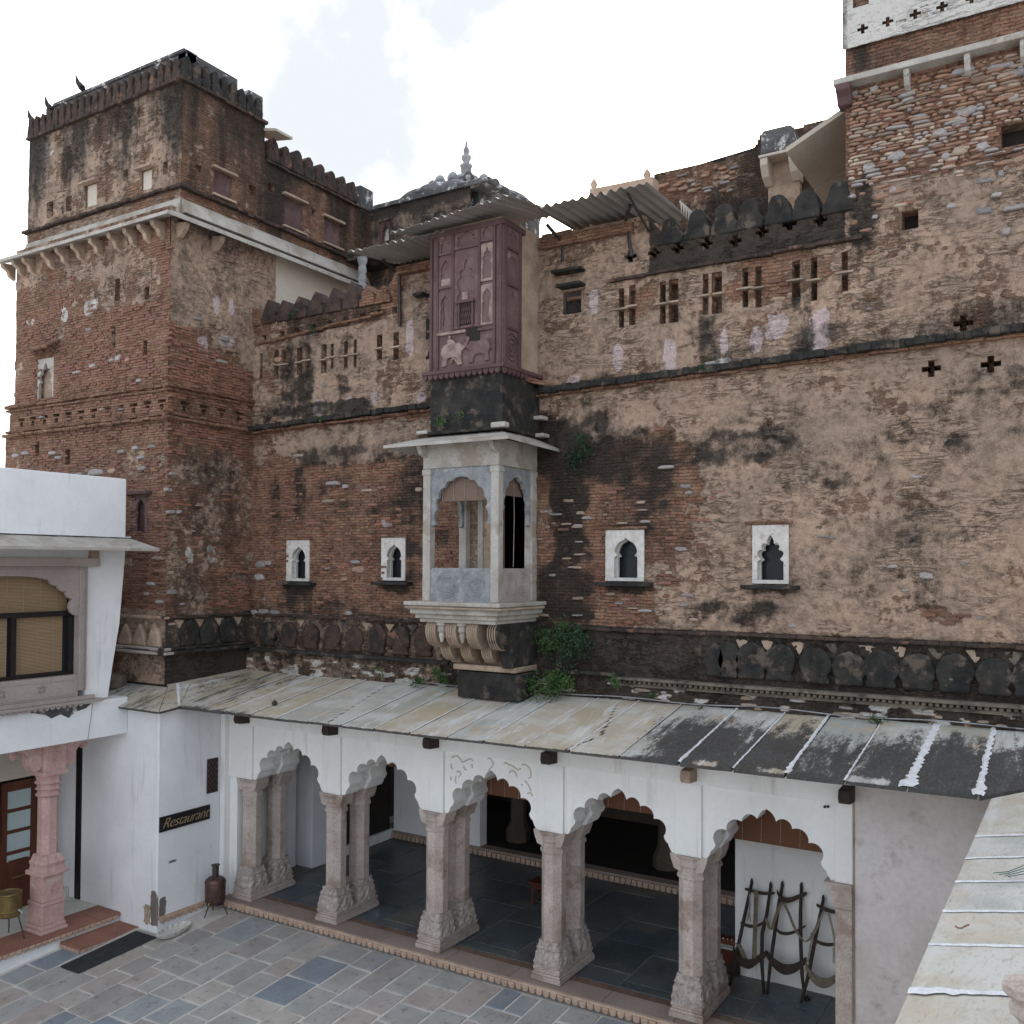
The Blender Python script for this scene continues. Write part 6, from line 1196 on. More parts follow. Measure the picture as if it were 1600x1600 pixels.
# ------------------------------------------------------------------ courtyard ground and paving
def gz(y): return -.07*max(0, 11.5-y) if y > 4 else -.07*7.5
m = MB(); m.add([(-300, -300, -.538), (300, -300, -.538), (300, 4, -.538), (-300, 4, -.538), (300, 11.52, -.012), (-300, 11.52, -.012), (300, 400, -.012), (-300, 400, -.012)], [(0, 1, 2, 3), (3, 2, 4, 5), (5, 4, 6, 7)])
tag(m.build('courtyard_ground', M['mortar']), kind='structure')
pav = thing('courtyard_paving', 'uneven grey, brown and blue slate flagstones with pale joints', 'paving', (-9, 9, 0)); pav['kind'] = 'structure'
def inview(x, y, z=0, mrg=70):
    v = np.array([x, y, z-EYE]); w = v@FW
    if w < 1: return False
    px, py = 800+FL*(v@RT)/w, CY-FL*(v@UP)/w
    return -mrg < px < 1600+mrg and py < 1600+mrg
random.seed(21)
x = -14.1; nst = 0
while x < -3.2:
    w = random.choice((.44, .50, .56, .64))*random.uniform(.95, 1.05); y = 11.47 if x > -13.15 else 10.26
    if x < -13.15 and x+w > -13.15: w = -13.15-x if -13.15-x > .15 else w
    y -= random.uniform(0, .2) if False else 0
    while y > 4.4:
        l = random.choice((.40, .55, .68, .80, .98))*random.uniform(.9, 1.1); y0 = y-l
        if inview(x+w/2, y-l/2):
            split = w > .54 and random.random() < .22
            for (xa, xb) in (((x, x+w*.5), (x+w*.5, x+w)) if split else ((x, x+w),)):
                g = .019; r = lambda: random.uniform(-.011, .011); zz = .0+random.uniform(-.004, .006)
                q = [(xa+g+r(), y0+g+r()), ((xa+xb)/2, y0+g+r()), (xb-g+r(), y0+g+r()), (xb-g+r(), (y0+y)/2+r()*0), (xb-g+r(), y-g+r()), ((xa+xb)/2, y-g+r()), (xa+g+r(), y-g+r()), (xa+g+r(), (y0+y)/2)]
                n = 8; cx, cy = (xa+xb)/2, (y0+y)/2; tl = random.uniform(-.004, .004), random.uniform(-.004, .004)
                vs = [(p[0], p[1], gz(p[1])-.05) for p in q]+[(p[0], p[1], gz(p[1])+zz-.008) for p in q]+[(p[0]+(cx-p[0])*.045, p[1]+(cy-p[1])*.045, gz(p[1])+zz+(p[0]-cx)*tl[0]+(p[1]-cy)*tl[1]) for p in q]
                fs = [(a*n+i, a*n+(i+1) % n, (a+1)*n+(i+1) % n, (a+1)*n+i) for a in (0, 1) for i in range(n)]+[tuple(16+i for i in range(n))]
                MB().add(vs, fs).build('flagstone', M['paving'], pav); nst += 1
        y = y0
    x += w
# ------------------------------------------------------------------ left building
XF = -14.02
lb = thing('white_guest_house', 'whitewashed two storey building with bamboo blind window above a porch on a pink pillar', 'building', (-16, 8, 0))
m = MB(); end = [(10.19, 7.45), (10.19, 6.45), (10.17, 5.9), (10.10, 5.0), (9.98, 4.3), (9.90, 3.78)]
WY0, WY1, WZ0, WZ1 = 6.2, 9.47, 3.95, 5.98
m.prism([(WY1, 3.74)]+[(WY1, 6.4)]+[(10.20, 6.4)]+end[2:], 'x', XF-.3, XF); m.box(XF-.3, XF, 2, WY1, 5.98, 6.4); m.box(XF-.3, XF, 2, WY0, 3.74, 5.98)
m.build('facade_wall', M['white'], lb)
m = MB(); m.box(XF-.25, XF, 2, 10.20, 6.44, 7.46); m.build('roof_parapet', M['white'], lb, bev=.015)
m = MB(); m.hexa([(XF, 2, 6.40), (XF+.68, 2, 6.18), (XF+.72, 10.33, 6.22), (XF, 10.2, 6.40), (XF, 2, 6.47), (XF+.68, 2, 6.25), (XF+.72, 10.33, 6.27), (XF, 10.2, 6.47)]); m.build('awning_slab', M['marble'], lb, bev=.008)
mortar_strip(lb, (XF+.06, 6.0, 6.46), (XF+.10, 10.2, 6.455), .05, seed=5, spread=0)
m = MB(); m.box(XF, XF+.16, 2, 9.62, 5.96, 6.10); m.build('upper_band', M['pinkgrey'], lb, bev=.01); m = MB(); m.box(XF, XF+.10, 9.50, 9.64, 5.99, 6.36); m.build('corner_block', M['bracket'], lb, bev=.01)
# stone window surround, cusped at its corner
wf = MB(); wf.box(XF-.1, XF+.05, 9.33, WY1, WZ0, 5.97); wf = wf.build('window_surround', M['pinkgrey'], lb, bev=.008)
c0_ = [(9.33, 5.20), (9.25, 5.26), (9.18, 5.30)]; cpts = [(9.33, 5.16)]+arc3((9.33, 5.16), (9.16, 5.30), (9.22, 5.44), 5)[1:]+arc3((9.22, 5.44), (9.13, 5.47), (9.10, 5.56), 4)[1:]+arc3((9.10, 5.56), (9.0, 5.58), (8.96, 5.66), 4)[1:]+arc3((8.96, 5.66), (8.86, 5.67), (8.82, 5.74), 4)[1:]+[(8.6, 5.79), (8.3, 5.81)]
m = MB(); m.prism(cpts+[(8.3, 5.96), (9.33, 5.96)], 'x', XF-.04, XF+.03); m.prism([(6.2, 5.81), (8.3, 5.81), (8.3, 5.96), (6.2, 5.96)], 'x', XF-.04, XF+.03); m.build('cusped_spandrel', M['pinkgrey'], lb, bev=.006)
m = MB(); m.box(XF+.03, XF+.05, 6.2, 9.33, 5.86, 5.90); m.box(XF+.05, XF+.07, 9.37, 9.40, WZ0, 5.9); m.box(XF+.05, XF+.07, 9.43, 9.45, WZ0, 5.9); m.build('surround_fillet', M['pinkgrey'], lb)
m = MB(); m.box(XF-.1, XF+.04, 6.2, 9.33, 3.86, 4.21); dd = m.build('dado_panel', M['pinkgrey'], lb, bev=.008)
m = MB(); m.box(XF+.04, XF+.052, 6.2, 9.24, 4.14, 4.165); m.box(XF+.04, XF+.052, 6.2, 9.24, 3.90, 3.925); m.build('panel_bead', M['pinkgrey'], dd)
for yc in (8.70, 8.05, 7.4):
    m = MB()
    for s_ in (0, 1): m.tube([(XF+.045, yc+.085*math.cos(a), 4.03+.085*math.sin(a)) for a in [math.pi/2+s_*math.pi+2*math.pi*k/3 for k in range(4)]], .008, 4)
    m.tube([(XF+.045, yc+.03*math.cos(a), 4.03+.03*math.sin(a)) for a in np.linspace(0, 6.283, 10)], .008, 4); m.build('star_rosette', M['pinkgrey'], dd)
m = MB(); m.box(XF-.0, XF+.11, 2, 9.75, 3.74, 3.79); m.box(XF, XF+.07, 2, 9.62, 3.79, 3.86); m.build('sill_ledge', M['pinkgrey'], lb, bev=.01)
m = MB(); y = 7.4
while y < 9.4: m.prism([(y+a*.04, 3.745-b_) for a, b_ in ((-1, 0), (-.7, .035), (0, .05), (.7, .035), (1, 0))], 'x', XF+.05, XF+.09); y += .098
tag(m.build('scalloped_drops', M['pinkgrey'], lb), kind='stuff')
wd = MB(); wd.box(XF-.18, XF-.10, 9.25, 9.33, 4.21, 5.30); wd.box(XF-.18, XF-.10, 6.2, 9.25, 4.21, 4.26); wd.box(XF-.18, XF-.10, 6.2, 9.25, 5.16, 5.24); wd.box(XF-.18, XF-.10, 8.30, 8.37, 4.26, 5.16); wd = wd.build('window_frame', M['frameblack'], lb, bev=.004)
MB().box(XF-.22, XF-.21, 6.2, 9.3, 4.2, 5.9).build('pane', M['pane'], wd)
for a, b_, z0, z1 in ((6.2, 8.27, 4.26, 5.16), (8.37, 9.19, 4.27, 5.16), (6.2, 9.26, 5.24, 5.84)):
    o = MB().box(XF-.205, XF-.195, a, b_, z0, z1).build('bamboo_blind', M['blind2'], wd)
    y = max(a, 7.6)+.12
    while y < b_: MB().tube([(XF-.19, y, z0), (XF-.19, y, z1)], .004, 4).build('blind_cord', M['rope'], o); y += .27
m = MB(); m.box(-19, XF-.3, 2, 9.9, 3.3, 7.2); m.box(-19, XF-.24, 2, 10.1, 6.4, 6.44); m.build('upper_block', M['white'], lb)
m = MB(); m.box(XF-.35, XF, 2, 10.285, 3.12, 3.74); m.build('fascia_beam', M['white'], lb, bev=.01); m = MB(); m.box(-16.5, XF-.35, 2, 10.2, 3.12, 3.3); m.build('porch_ceiling', M['white'], lb)
MB().prism([(8.5, 3.70), (8.9, 3.72), (9.6, 3.71), (9.5, 3.64), (9.3, 3.60), (9.2, 3.52), (9.05, 3.60), (8.9, 3.55), (8.8, 3.62)], 'x', XF, XF+.003).build('mould_stain', M['dome'], lb)
MB().tube([(XF+.005, 9.62, 3.7), (XF+.006, 9.58, 3.4), (XF+.005, 9.54, 3.13)], .006, 4).build('hanging_wire', M['rope'], lb)
# restaurant block
rb = thing('restaurant_block', 'whitewashed corner block carrying the restaurant sign', 'building', (-14, 11, 0))
m = MB(); m.prism([(-13.2, 10.29), (-13.2, 13.5), (-16.4, 13.5), (-16.4, 10.29)], 'z', -.5, 3.585); m.build('white_wall', M['white'], rb, bev=.02)
m = MB(); m.box(-16.6, -13.79, 10.87, 10.95, 3.4, 4.05); m.build('roof_support', M['black'], rb)
m = MB(); m.box(-15.40, -15.26, 10.262, 10.292, .07, 2.62+.5); m.build('dark_jamb', M['frameblack'], rb)
def ragged(cx, cz, w, h, seed, n=22):
    r = random.Random(seed); return [(cx+w*.78*math.copysign(abs(math.cos(t))**.45, math.cos(t))*r.uniform(.65, 1.12), cz+h*.5*math.copysign(abs(math.sin(t))**.6, math.sin(t))*r.uniform(.82, 1.06)) for t in [2*math.pi*k/n for k in range(n)]]
for (cx, cz, w, h, ax, d, mt) in ((-13.275, .28, .12, .62, 'y', 10.288, 'patch'), (-13.44, .16, .13, .34, 'y', 10.288, 'bracket'), (10.41, .28, .09, .36, 'x', -13.198, 'patch'), (10.60, 1.0, .11, .045, 'x', -13.198, 'patch'), (10.30, .25, .03, .55, 'x', -13.1985, 'bracket')):
    MB().prism(ragged(cx, cz, w, h, int(cx*10+cz*100)), ax, d, d+(.01 if ax == 'y' else -.01)).build('flaked_patch', M[mt], rb)
J = [11.29, 11.53, 1.99, 2.59]; m = MB()
MB().box(-13.19, -13.185, J[0], J[1], J[2], J[3]).build('vent_shade', M['dark'], rb)  # thin dark sheet painted as the shade inside the vent
for i in range(6):
    for k in range(3):
        y = J[0]+.04+k*.08; z = J[2]+.05+i*.1; m.tube([(-13.185, y, z-.05), (-13.18, y+.04, z), (-13.185, y, z+.05), (-13.18, y-.04, z), (-13.185, y, z-.05)], .007, 4)
m.build('vent_lattice', M['purpledark'], rb); m = MB(); m.box(-13.195, -13.19, J[1], J[1]+.012, J[2], J[3]); m.build('vent_edge', M['rope'], rb)
sg = thing('restaurant_sign', 'black board with gold script reading Restaurant on the white corner block', 'sign', (-13.18, 10.84, 1.55))
MB().box(-13.2, -13.175, 10.315, 11.36, 1.545, 1.795).build('board', M['frameblack'], sg, bev=.004)
fc = bpy.data.curves.new('lettering', 'FONT'); fc.body = 'Restaurant'; fc.shear = .5; fc.extrude = .003; fc.offset = -.003; fc.size = .235; fc.align_x = 'CENTER'; fc.space_character = .93
tmp = bpy.data.objects.new('tmp', fc); C.objects.link(tmp); bpy.context.view_layer.update(); me = bpy.data.meshes.new_from_object(tmp.evaluated_get(bpy.context.evaluated_depsgraph_get())); bpy.data.objects.remove(tmp)
gold = simple('dull_gold_lettering', (.36, .29, .17), (.27, .21, .12), 9, .5, .001); me.materials.clear(); me.materials.append(gold)
o = bpy.data.objects.new('lettering', me); C.objects.link(o); o.matrix_world = Matrix(((0, 0, 1, -13.172), (1, 0, 0, 10.83), (0, 1, 0, 1.60), (0, 0, 0, 1))); mw = o.matrix_world.copy(); o.parent = sg; o.matrix_parent_inverse = sg.matrix_basis.inverted()
tas = thing('hanging_tassel', 'dark red tassel hanging by a cord on the white wall beside the arcade', 'tassel', (-13.17, 11.72, 2.3))
a = P(352, 1145, X=-13.18); b_ = P(354, 1188, X=-13.17); m = MB(); m.tube([a, (a+b_)/2+np.array([0, -.02, 0]), b_], .007, 5); m.build('cord', M['sandstone'], tas); MB().lathe([(.01, 0), (.045, -.04), (.05, -.12), (.06, -.2), (.02, -.21)], tuple(b_), 8).build('tassel_head', M['sandstone'], tas)
# porch: floor, steps, pillar, door
po = thing('porch_steps', 'marble porch floor edged in red sandstone with one lower step', 'steps', (-14.2, 9, -.1))
m = MB(); m.box(-17, -14.45, 2, 10.28, -.1, .062); m.build('marble_floor', M['enamel'], po)
m = MB(); m.box(-14.75, -14.12, 2, 9.88, .02, .07); m.build('edge_slab', M['sandstone'], po, bev=.008); MB().box(-14.75, -14.12, 9.885, 10.285, .02, .07).build('edge_slab', M['sandstone'], po, bev=.008)
m = MB(); m.box(-14.3, -14.17, 2, 10.28, -.5, .02); m.build('plinth', M['white'], po)
m = MB(); m.box(-14.16, -13.64, 9.20, 10.285, -.13, -.08); m.build('lower_step', M['sandstone'], po, bev=.008); m = MB(); m.box(-14.16, -13.70, 9.25, 10.28, -.4, -.13); m.build('step_riser', M['white'], po)
y = 6.6
while y < 10.25: inst('scallop', SCM, po, (-14.125, y, -.0), (0, 0, math.pi/2), (.9, .8, .8)); y += .105
y = 9.27
while y < 10.25: inst('scallop', SCM, po, (-13.66, y, -.15), (0, 0, math.pi/2), (.9, .8, .8)); y += .105
for k_ in range(5): inst('scallop', SCM, po, (-14.10+k_*.1, 9.21, -.15), (0, 0, 0), (.9, .8, .8))
pc = thing('pink_pillar', 'pink painted carved stone pillar with bracket capital on the porch edge', 'pillar', (-14.48, 9.16, .07)); cx, cy = -14.48, 9.16
def sq(m, hw, z0, z1): m.box(cx-hw, cx+hw, cy-hw, cy+hw, z0, z1)
m = MB(); sq(m, .235, .07, .13); sq(m, .215, .13, .20); m.build('footing', M['pink'], pc, bev=.015)
m = MB(); sq(m, .195, .20, .50); m.build('pedestal', M['pink'], pc, bev=.012); m = MB(); sq(m, .205, .50, .56); m.build('pedestal_moulding', M['pink'], pc, bev=.015); m = MB(); sq(m, .18, .56, .98); m.build('carved_die', M['pink'], pc, bev=.012)
for (zz, rr) in ((.77, .07),):
    m = MB()
    for r in (rr, rr*.5): m.tube([(cx+.185, cy+r*math.cos(a), zz+r*1.3*math.sin(a)) for a in np.linspace(0, 6.283, 14)], .01, 4)
    m.build('carved_flower', M['pink'], pc)
m = MB(); sq(m, .235, .98, 1.05); m.build('pedestal_cap', M['pink'], pc, bev=.018)
MB().lathe([(.21, 1.05), (.20, 1.12), (.215, 1.18), (.19, 1.22), (.165, 1.30)], (cx, cy, 0), 32, sq=5, mod=lambda a, z, k: 1+.04*math.cos(a*8)).build('leaf_collar', M['pink'], pc)
MB().lathe([(.165, 1.22), (.16, 1.4), (.155, 2.22)], (cx, cy, 0), 8, rot=math.pi/8).build('shaft', M['pink'], pc, bev=.008)
MB().lathe([(.16, 2.22), (.19, 2.25), (.20, 2.27), (.165, 2.30), (.165, 2.33), (.205, 2.36), (.165, 2.40), (.17, 2.42), (.215, 2.46), (.18, 2.50), (.19, 2.55), (.23, 2.62)], (cx, cy, 0), 8, rot=math.pi/8).build('ringed_neck', M['pink'], pc, bev=.006)
m = MB(); sq(m, .19, 2.60, 3.12); m.build('capital_block', M['pink'], pc, bev=.012); m = MB(); sq(m, .215, 2.58, 2.66); m.build('capital_moulding', M['pink'], pc, bev=.012)
m = MB()
for r in (.09, .045): m.tube([(cx+.195, cy+r*math.cos(a), 2.89+r*1.6*math.sin(a)) for a in np.linspace(0, 6.283, 14)], .012, 4)
m.build('carved_flower', M['pink'], pc)
for s_ in (-1, 1): MB().prism([(cy+s_*x, z) for x, z in ((.19, 3.12), (.62, 3.12), (.62, 3.05), (.56, 3.02), (.48, 3.0), (.40, 2.9), (.38, 2.76), (.33, 2.68), (.25, 2.68), (.19, 2.74))], 'x', cx-.13, cx+.13).build('bracket_arm', M['pink'], pc, bev=.012); MB().lathe([(.02, 0), (.06, .03), (.075, .08), (.05, .13), (.07, .16)], (cx, cy+s_*.60, 2.90), 10).build('pendant_bud', M['pink'], pc)
dr = thing('panelled_door', 'varnished brown door with four frosted panes behind the pink pillar', 'door', (-15.9, 9.2, .07))
DX = -15.75; a = P(58, 1225, X=DX)[1]; yr = a; zt_ = P(20, 1222, X=DX)[2]
m = MB(); m.box(DX-.05, DX, yr-.10, yr, .07, zt_); m.box(DX-.05, DX, yr-.62, yr-.52, .07, zt_); m.box(DX-.04, DX-.01, yr-.52, yr-.10, .07, .9); m.box(DX-.05, DX, yr-.52, yr-.10, zt_-.1, zt_); m.build('door_leaf', M['wood'], dr, bev=.005)
for i in range(5): z = zt_-.1-.36*i; MB().box(DX-.045, DX-.005, yr-.52, yr-.10, z-.06, z).build('rail', M['wood'], dr, bev=.004)
for i in range(4): z = zt_-.1-.36*i; MB().box(DX-.03, DX-.02, yr-.52, yr-.10, z-.36, z-.06).build('pane', M['frost'], dr)
for z in (.25, .62): MB().box(DX-.03, DX-.004, yr-.48, yr-.14, z, z+.3).build('panel', M['wood'], dr, bev=.01)
m = MB(); m.tube([(DX+.05, yr-.45, zt_-1.62), (DX+.06, yr-.25, zt_-1.62), (DX+.06, yr-.08, zt_-1.60)], .012, 6); m.build('handle', M['brass'], dr)
bw = thing('porch_back_wall', 'pale wall and near-black backing for the opening at the back of the porch', 'wall', (-16.2, 9, 0)); m = MB(); m.box(-16.6, -16.4, 2, 10.3, 0, 3.2); m.build('opening_shade', M['dark'], bw); m = MB(); m.box(DX-.1, DX-.02, 2, yr, zt_+.04, 3.2); m.box(DX-.1, DX-.02, 2, yr-.66, .05, zt_+.04); m.build('pale_wall', M['cream'], bw); MB().box(-16.0, -15.6, 10.0, 10.28, .06, .22).build('marble_block', M['enamel'], bw)  # near-black rear box stands in for shade beyond the door
# floor mat, basin, copper water heater, brass pot
def onground(x, y): return gz(y)
mt = thing('doormat', 'long dark rubber mat lying in front of the lower step', 'mat', (-13.3, 9.5, -.12)); m = MB()
m.hexa([(x, y, gz(y)+z) for z in (.008, .022) for x, y in ((-13.50, 8.78), (-13.04, 8.78), (-13.0, 10.14), (-13.52, 10.14))]); m.build('mat_sheet', M['mat'], mt, bev=.004)
bs = thing('shell_basin', 'pale fluted oval stone basin lying at the foot of the sign wall', 'basin', (-12.86, 10.38, -.07)); n = 36; m = MB(); vs = []
for (r, z, fl_) in ((.62, .0, 0), (.85, .04, .03), (1, .10, .09), (.96, .105, .09), (.78, .055, .05), (.5, .03, 0), (.02, .025, 0)):
    for i in range(n):
        t = 2*math.pi*i/n; rr = r*(1+fl_*math.cos(t*16)); vs.append((-12.86+.15*rr*math.cos(t)-.10*rr*math.sin(t)*.35, 10.38+.36*rr*math.sin(t), -.075+z))
m.add(vs, [(k*n+i, k*n+(i+1) % n, (k+1)*n+(i+1) % n, (k+1)*n+i) for k in range(6) for i in range(n)]+[tuple(range(n)), tuple(6*n+i for i in range(n))]); m.build('fluted_bowl', M['enamel'], bs, smooth=False)
def tripod(t, x, y, z0, zr_, r0, r1, mat):
    for i in range(3):
        a = .5+2*math.pi*i/3; MB().tube([(x+r1*math.cos(a), y+r1*math.sin(a), z0), (x+r0*math.cos(a), y+r0*math.sin(a), zr_)], .011, 6).build('leg', M[mat], t)
ux, uy, uz = -12.86, 11.22, gz(11.2); ur = thing('copper_water_heater', 'old copper water heater with chimney and tap on a thin tripod by the arcade corner', 'water heater', (ux, uy, uz))
zb_ = P(343, 1408, X=ux)[2]; ztp = P(343, 1367, X=ux)[2]; h = ztp-zb_
MB().lathe([(.10, 0), (.155, .02), (.17, .06), (.172, h*.55), (.175, h*.78), (.165, h*.88), (.12, h*.97), (.06, h)], (ux, uy, zb_), 24).build('boiler_body', M['copper'], ur, smooth=True)
MB().lathe([(.176, 0), (.18, .01), (.176, .02)], (ux, uy, zb_+h*.78), 24).build('rim_band', M['copper'], ur, smooth=True); MB().lathe([(.06, 0), (.055, .03), (.055, .19), (.075, .20), (.075, .21), (.05, .21)], (ux, uy, zb_+h-.01), 16).build('chimney', M['darkmetal'], ur)
for s_ in (-1, 1): MB().tube([(ux+s_*.17, uy, zb_+h*.55), (ux+s_*.20, uy, zb_+h*.57), (ux+s_*.20, uy, zb_+h*.66), (ux+s_*.17, uy, zb_+h*.68)], .009, 5).build('handle', M['darkmetal'], ur)
MB().tube([(ux+.08, uy-.14, zb_+.08), (ux+.10, uy-.21, zb_+.07), (ux+.10, uy-.22, zb_+.03)], .016, 6).build('tap', M['brass'], ur); MB().lathe([(.02, 0), (.03, .03), (.02, .05)], (ux+.05, uy-.12, zb_+h*.93), 8).build('filler_cap', M['darkmetal'], ur)
tripod(ur, ux, uy, uz+.01, zb_+.01, .13, .22, 'darkmetal'); MB().lathe([(.14, 0), (.145, .012), (.14, .024)], (ux, uy, zb_-.02), 20).build('ring', M['darkmetal'], ur)
bx_, by_ = -14.62, 8.62; br = thing('brass_water_pot', 'old brass drum pot with tap on a spindly stand beside the pink pillar', 'pot', (bx_, by_, .07)); zb_ = P(33, 1424, X=bx_)[2]; ztp = P(33, 1388, X=bx_)[2]
MB().lathe([(.17, 0), (.185, .02), (.185, ztp-zb_-.03), (.195, ztp-zb_-.015), (.185, ztp-zb_), (.165, ztp-zb_), (.15, ztp-zb_-.02), (.02, ztp-zb_-.02)], (bx_, by_, zb_), 28).build('pot_drum', M['brass'], br, smooth=False)
MB().lathe([(.188, 0), (.193, .012), (.188, .024)], (bx_, by_, zb_+.08), 28).build('band', M['brass'], br); MB().tube([(bx_+.17, by_+.05, zb_+.10), (bx_+.24, by_+.06, zb_+.10), (bx_+.25, by_+.06, zb_+.06)], .017, 6).build('tap', M['domelight'], br)
tripod(br, bx_, by_, .075, zb_+.01, .15, .26, 'darkmetal')
# wooden camel-litter frames leaning on the white partition
def lean(zx, zy, off=0):
    px, py = 1130+zx/6.4, 1350+zy/6.4; y = 13.15
    for _ in range(8): q = P(px, py, Y=y); y = 12.93+.38*min(1.05, max(0, (q[2]-.15)/1.4))+off
    return P(px, py, Y=y)
def pole(t, pts, r=.026): MB().tube([lean(*p) for p in pts], [r*.8]+[r]*(len(pts)-2)+[r*.7], 7).build('pole', M['oldwood'], t, smooth=True); a = lean(*pts[0]); MB().lathe([(.012, 0), (.024, .01), (.02, .04), (.008, .075)], (a[0], a[1], a[2]-.01), 8).build('finial', M['oldwood'], t)
def board(t, pts, hw, name='curved_board', mat='oldwood', th=.03):
    q = [lean(x, y, -.03) for x, y in pts]; m = MB(); vs = []; n = len(q)
    for i, p in enumerate(q):
        k = math.sin(math.pi*(.12+.76*i/(n-1)))*.6+.4; w = hw*k
        vs += [(p[0], p[1], p[2]-w), (p[0], p[1], p[2]+w), (p[0], p[1]+th, p[2]+w), (p[0], p[1]+th, p[2]-w)]
    fs = [(4*i+a, 4*i+(a+1) % 4, 4*i+4+(a+1) % 4, 4*i+4+a) for i in range(n-1) for a in range(4)]+[(0, 1, 2, 3), (4*n-4, 4*n-1, 4*n-2, 4*n-3)]
    return m.add(vs, fs).build(name, M[mat], t, bev=.004)
def crv(p, n=5):   # smooth polyline through points
    out = []; P_ = [p[0]]+list(p)+[p[-1]]
    for i in range(1, len(P_)-2):
        a, b_, c_, d = [np.array(q, float) for q in P_[i-1:i+3]]
        for k in range(n): s = k/n; out.append(tuple(.5*((2*b_)+(-a+c_)*s+(2*a-5*b_+4*c_-d)*s*s+(-a+3*b_-3*c_+d)*s**3)))
    return out+[tuple(map(float, p[-1]))]
G3 = 'wooden carrying frames leaning on the partition'
fr = [thing('carrying_frame', l, 'wooden frame', tuple(lean(x, y)), G3) for l, x, y in (('old wooden frame nearest the harmonium, hung with straight woven strap and rope', 250, 1250), ('middle old wooden frame with a strap swagged across from its top board', 620, 1280), ('rightmost wooden frame with worn lowest board beside the end column', 980, 1380))]
pole(fr[0], [(285, 190), (205, 560), (120, 960), (62, 1240)]); pole(fr[0], [(475, 225), (435, 500), (388, 700), (386, 1000), (407, 1312)], .026)
board(fr[0], crv([(215, 250), (300, 275), (400, 297), (512, 295)]), .022); board(fr[0], crv([(170, 590), (250, 622), (340, 620), (445, 560)]), .022); board(fr[0], crv([(95, 850), (140, 950), (250, 1005), (340, 960), (432, 895)]), .065)
pole(fr[1], [(590, 215), (555, 400), (510, 720), (470, 1000), (440, 1305)]); pole(fr[1], [(780, 230), (772, 500), (775, 800), (787, 1100), (802, 1255)], .026)
board(fr[1], crv([(535, 275), (575, 345), (650, 365), (740, 335), (832, 298)]), .036); board(fr[1], crv([(520, 640), (560, 685), (640, 700), (740, 670), (822, 622)]), .02); board(fr[1], crv([(435, 905), (500, 990), (600, 1055), (710, 1045), (830, 965)]), .07)
pole(fr[2], [(1000, 355), (950, 600), (900, 850), (850, 1120), (772, 1410)]); pole(fr[2], [(1192, 395), (1180, 700), (1160, 950), (1165, 1150), (1195, 1300)], .028)
board(fr[2], crv([(930, 410), (1000, 450), (1100, 480), (1205, 475)]), .025); board(fr[2], crv([(875, 700), (930, 775), (1020, 808), (1110, 805), (1200, 768)]), .021); board(fr[2], crv([(820, 1010), (870, 1110), (960, 1185), (1060, 1185), (1200, 1085)]), .066, mat='strap')
def strap(t, pts, w=.035, mat='strap', name='strap'):
    q = [lean(x, y, -.07) for x, y in crv(pts, 4)]; MB().ribbon(q, (w, 0, .0), .006).build(name, M[mat], t)
def rope(t, pts, r=.009): MB().tube([lean(x, y, -.06) for x, y in crv(pts, 4)], r, 5).build('rope', M['rope'], t)
strap(fr[0], [(328, 265), (325, 450), (320, 620), (308, 945)], .06); rope(fr[0], [(262, 300), (268, 420), (245, 570)]); rope(fr[0], [(272, 300), (262, 440), (275, 575)]); strap(fr[0], [(105, 800), (150, 800), (185, 870), (215, 945)], .07)
strap(fr[1], [(590, 380), (545, 470), (500, 600), (488, 655), (460, 640), (430, 545)], .045); strap(fr[1], [(600, 385), (650, 480), (700, 610), (755, 710), (820, 778), (880, 735)], .04); strap(fr[2], [(880, 735), (930, 640), (965, 545)], .045); rope(fr[2], [(1010, 465), (970, 560), (940, 640), (900, 720), (870, 840), (848, 980)], .014)
rope(fr[2], [(1048, 480), (1075, 600), (1105, 740), (1120, 1000)]); rope(fr[2], [(1056, 480), (1095, 640), (1130, 800), (1155, 990)], .011); rope(fr[2], [(1100, 840), (1102, 990)], .008)
cp2 = thing('dark_pot_lid', 'small dark round lid on the arcade floor below the frames', 'lid', tuple(lean(840, 1350))); a = P(1130+840/6.4, 1350+1350/6.4, Z=.16); MB().lathe([(.03, 0), (.045, .01), (.04, .04), (.012, .05), (.012, .06)], (a[0], a[1], .148), 12).build('lid', M['frameblack'], cp2)
hm = thing('harmonium', 'dark red harmonium with white keys half hidden behind the last inner column', 'harmonium', tuple(P(1135, 1500, Z=.4))); a = P(1138, 1494, Z=.42); hx, hy = a[0], a[1]
m = MB(); m.box(hx-.42, hx+.16, hy, hy+.30, .30, .52); m.build('case', M['redwood'], hm, bev=.01); m = MB(); m.box(hx-.40, hx+.14, hy+.12, hy+.30, .52, .60); m.build('reed_box', M['redwood'], hm, bev=.01); MB().box(hx-.4, hx+.14, hy+.02, hy+.28, .15, .30).build('stand', M['oldwood'], hm, bev=.01)
for i in range(14): MB().box(hx-.39+i*.038, hx-.356+i*.038, hy-.02, hy+.11, .52, .535).build('key', M['enamel'], hm)
for i in range(8): MB().box(hx-.39+i*.065, hx-.372+i*.065, hy+.13, hy+.14, .60, .615).build('bellows_slat', M['enamel'], hm)
stl = thing('wooden_stool', 'small red lacquered stool standing behind the fourth column pair', 'stool', tuple(P(842, 1410, Z=.15))); a = P(846, 1412, Z=.15); sx, sy = a[0], a[1]
MB().box(sx-.17, sx+.2, sy-.17, sy+.17, .50, .55).build('seat', M['redwood'], stl, bev=.01); MB().box(sx-.13, sx+.16, sy-.13, sy+.13, .44, .50).build('apron', M['redwood'], stl, bev=.006)
for s_ in (-1, 1):
    for t_ in (-1, 1): MB().lathe([(.02, 0), (.03, .05), (.018, .1), (.03, .2), (.02, .28), (.025, .30)], (sx+.01+s_*.12, sy+t_*.11, .148), 10).build('leg', M['redwood'], stl)
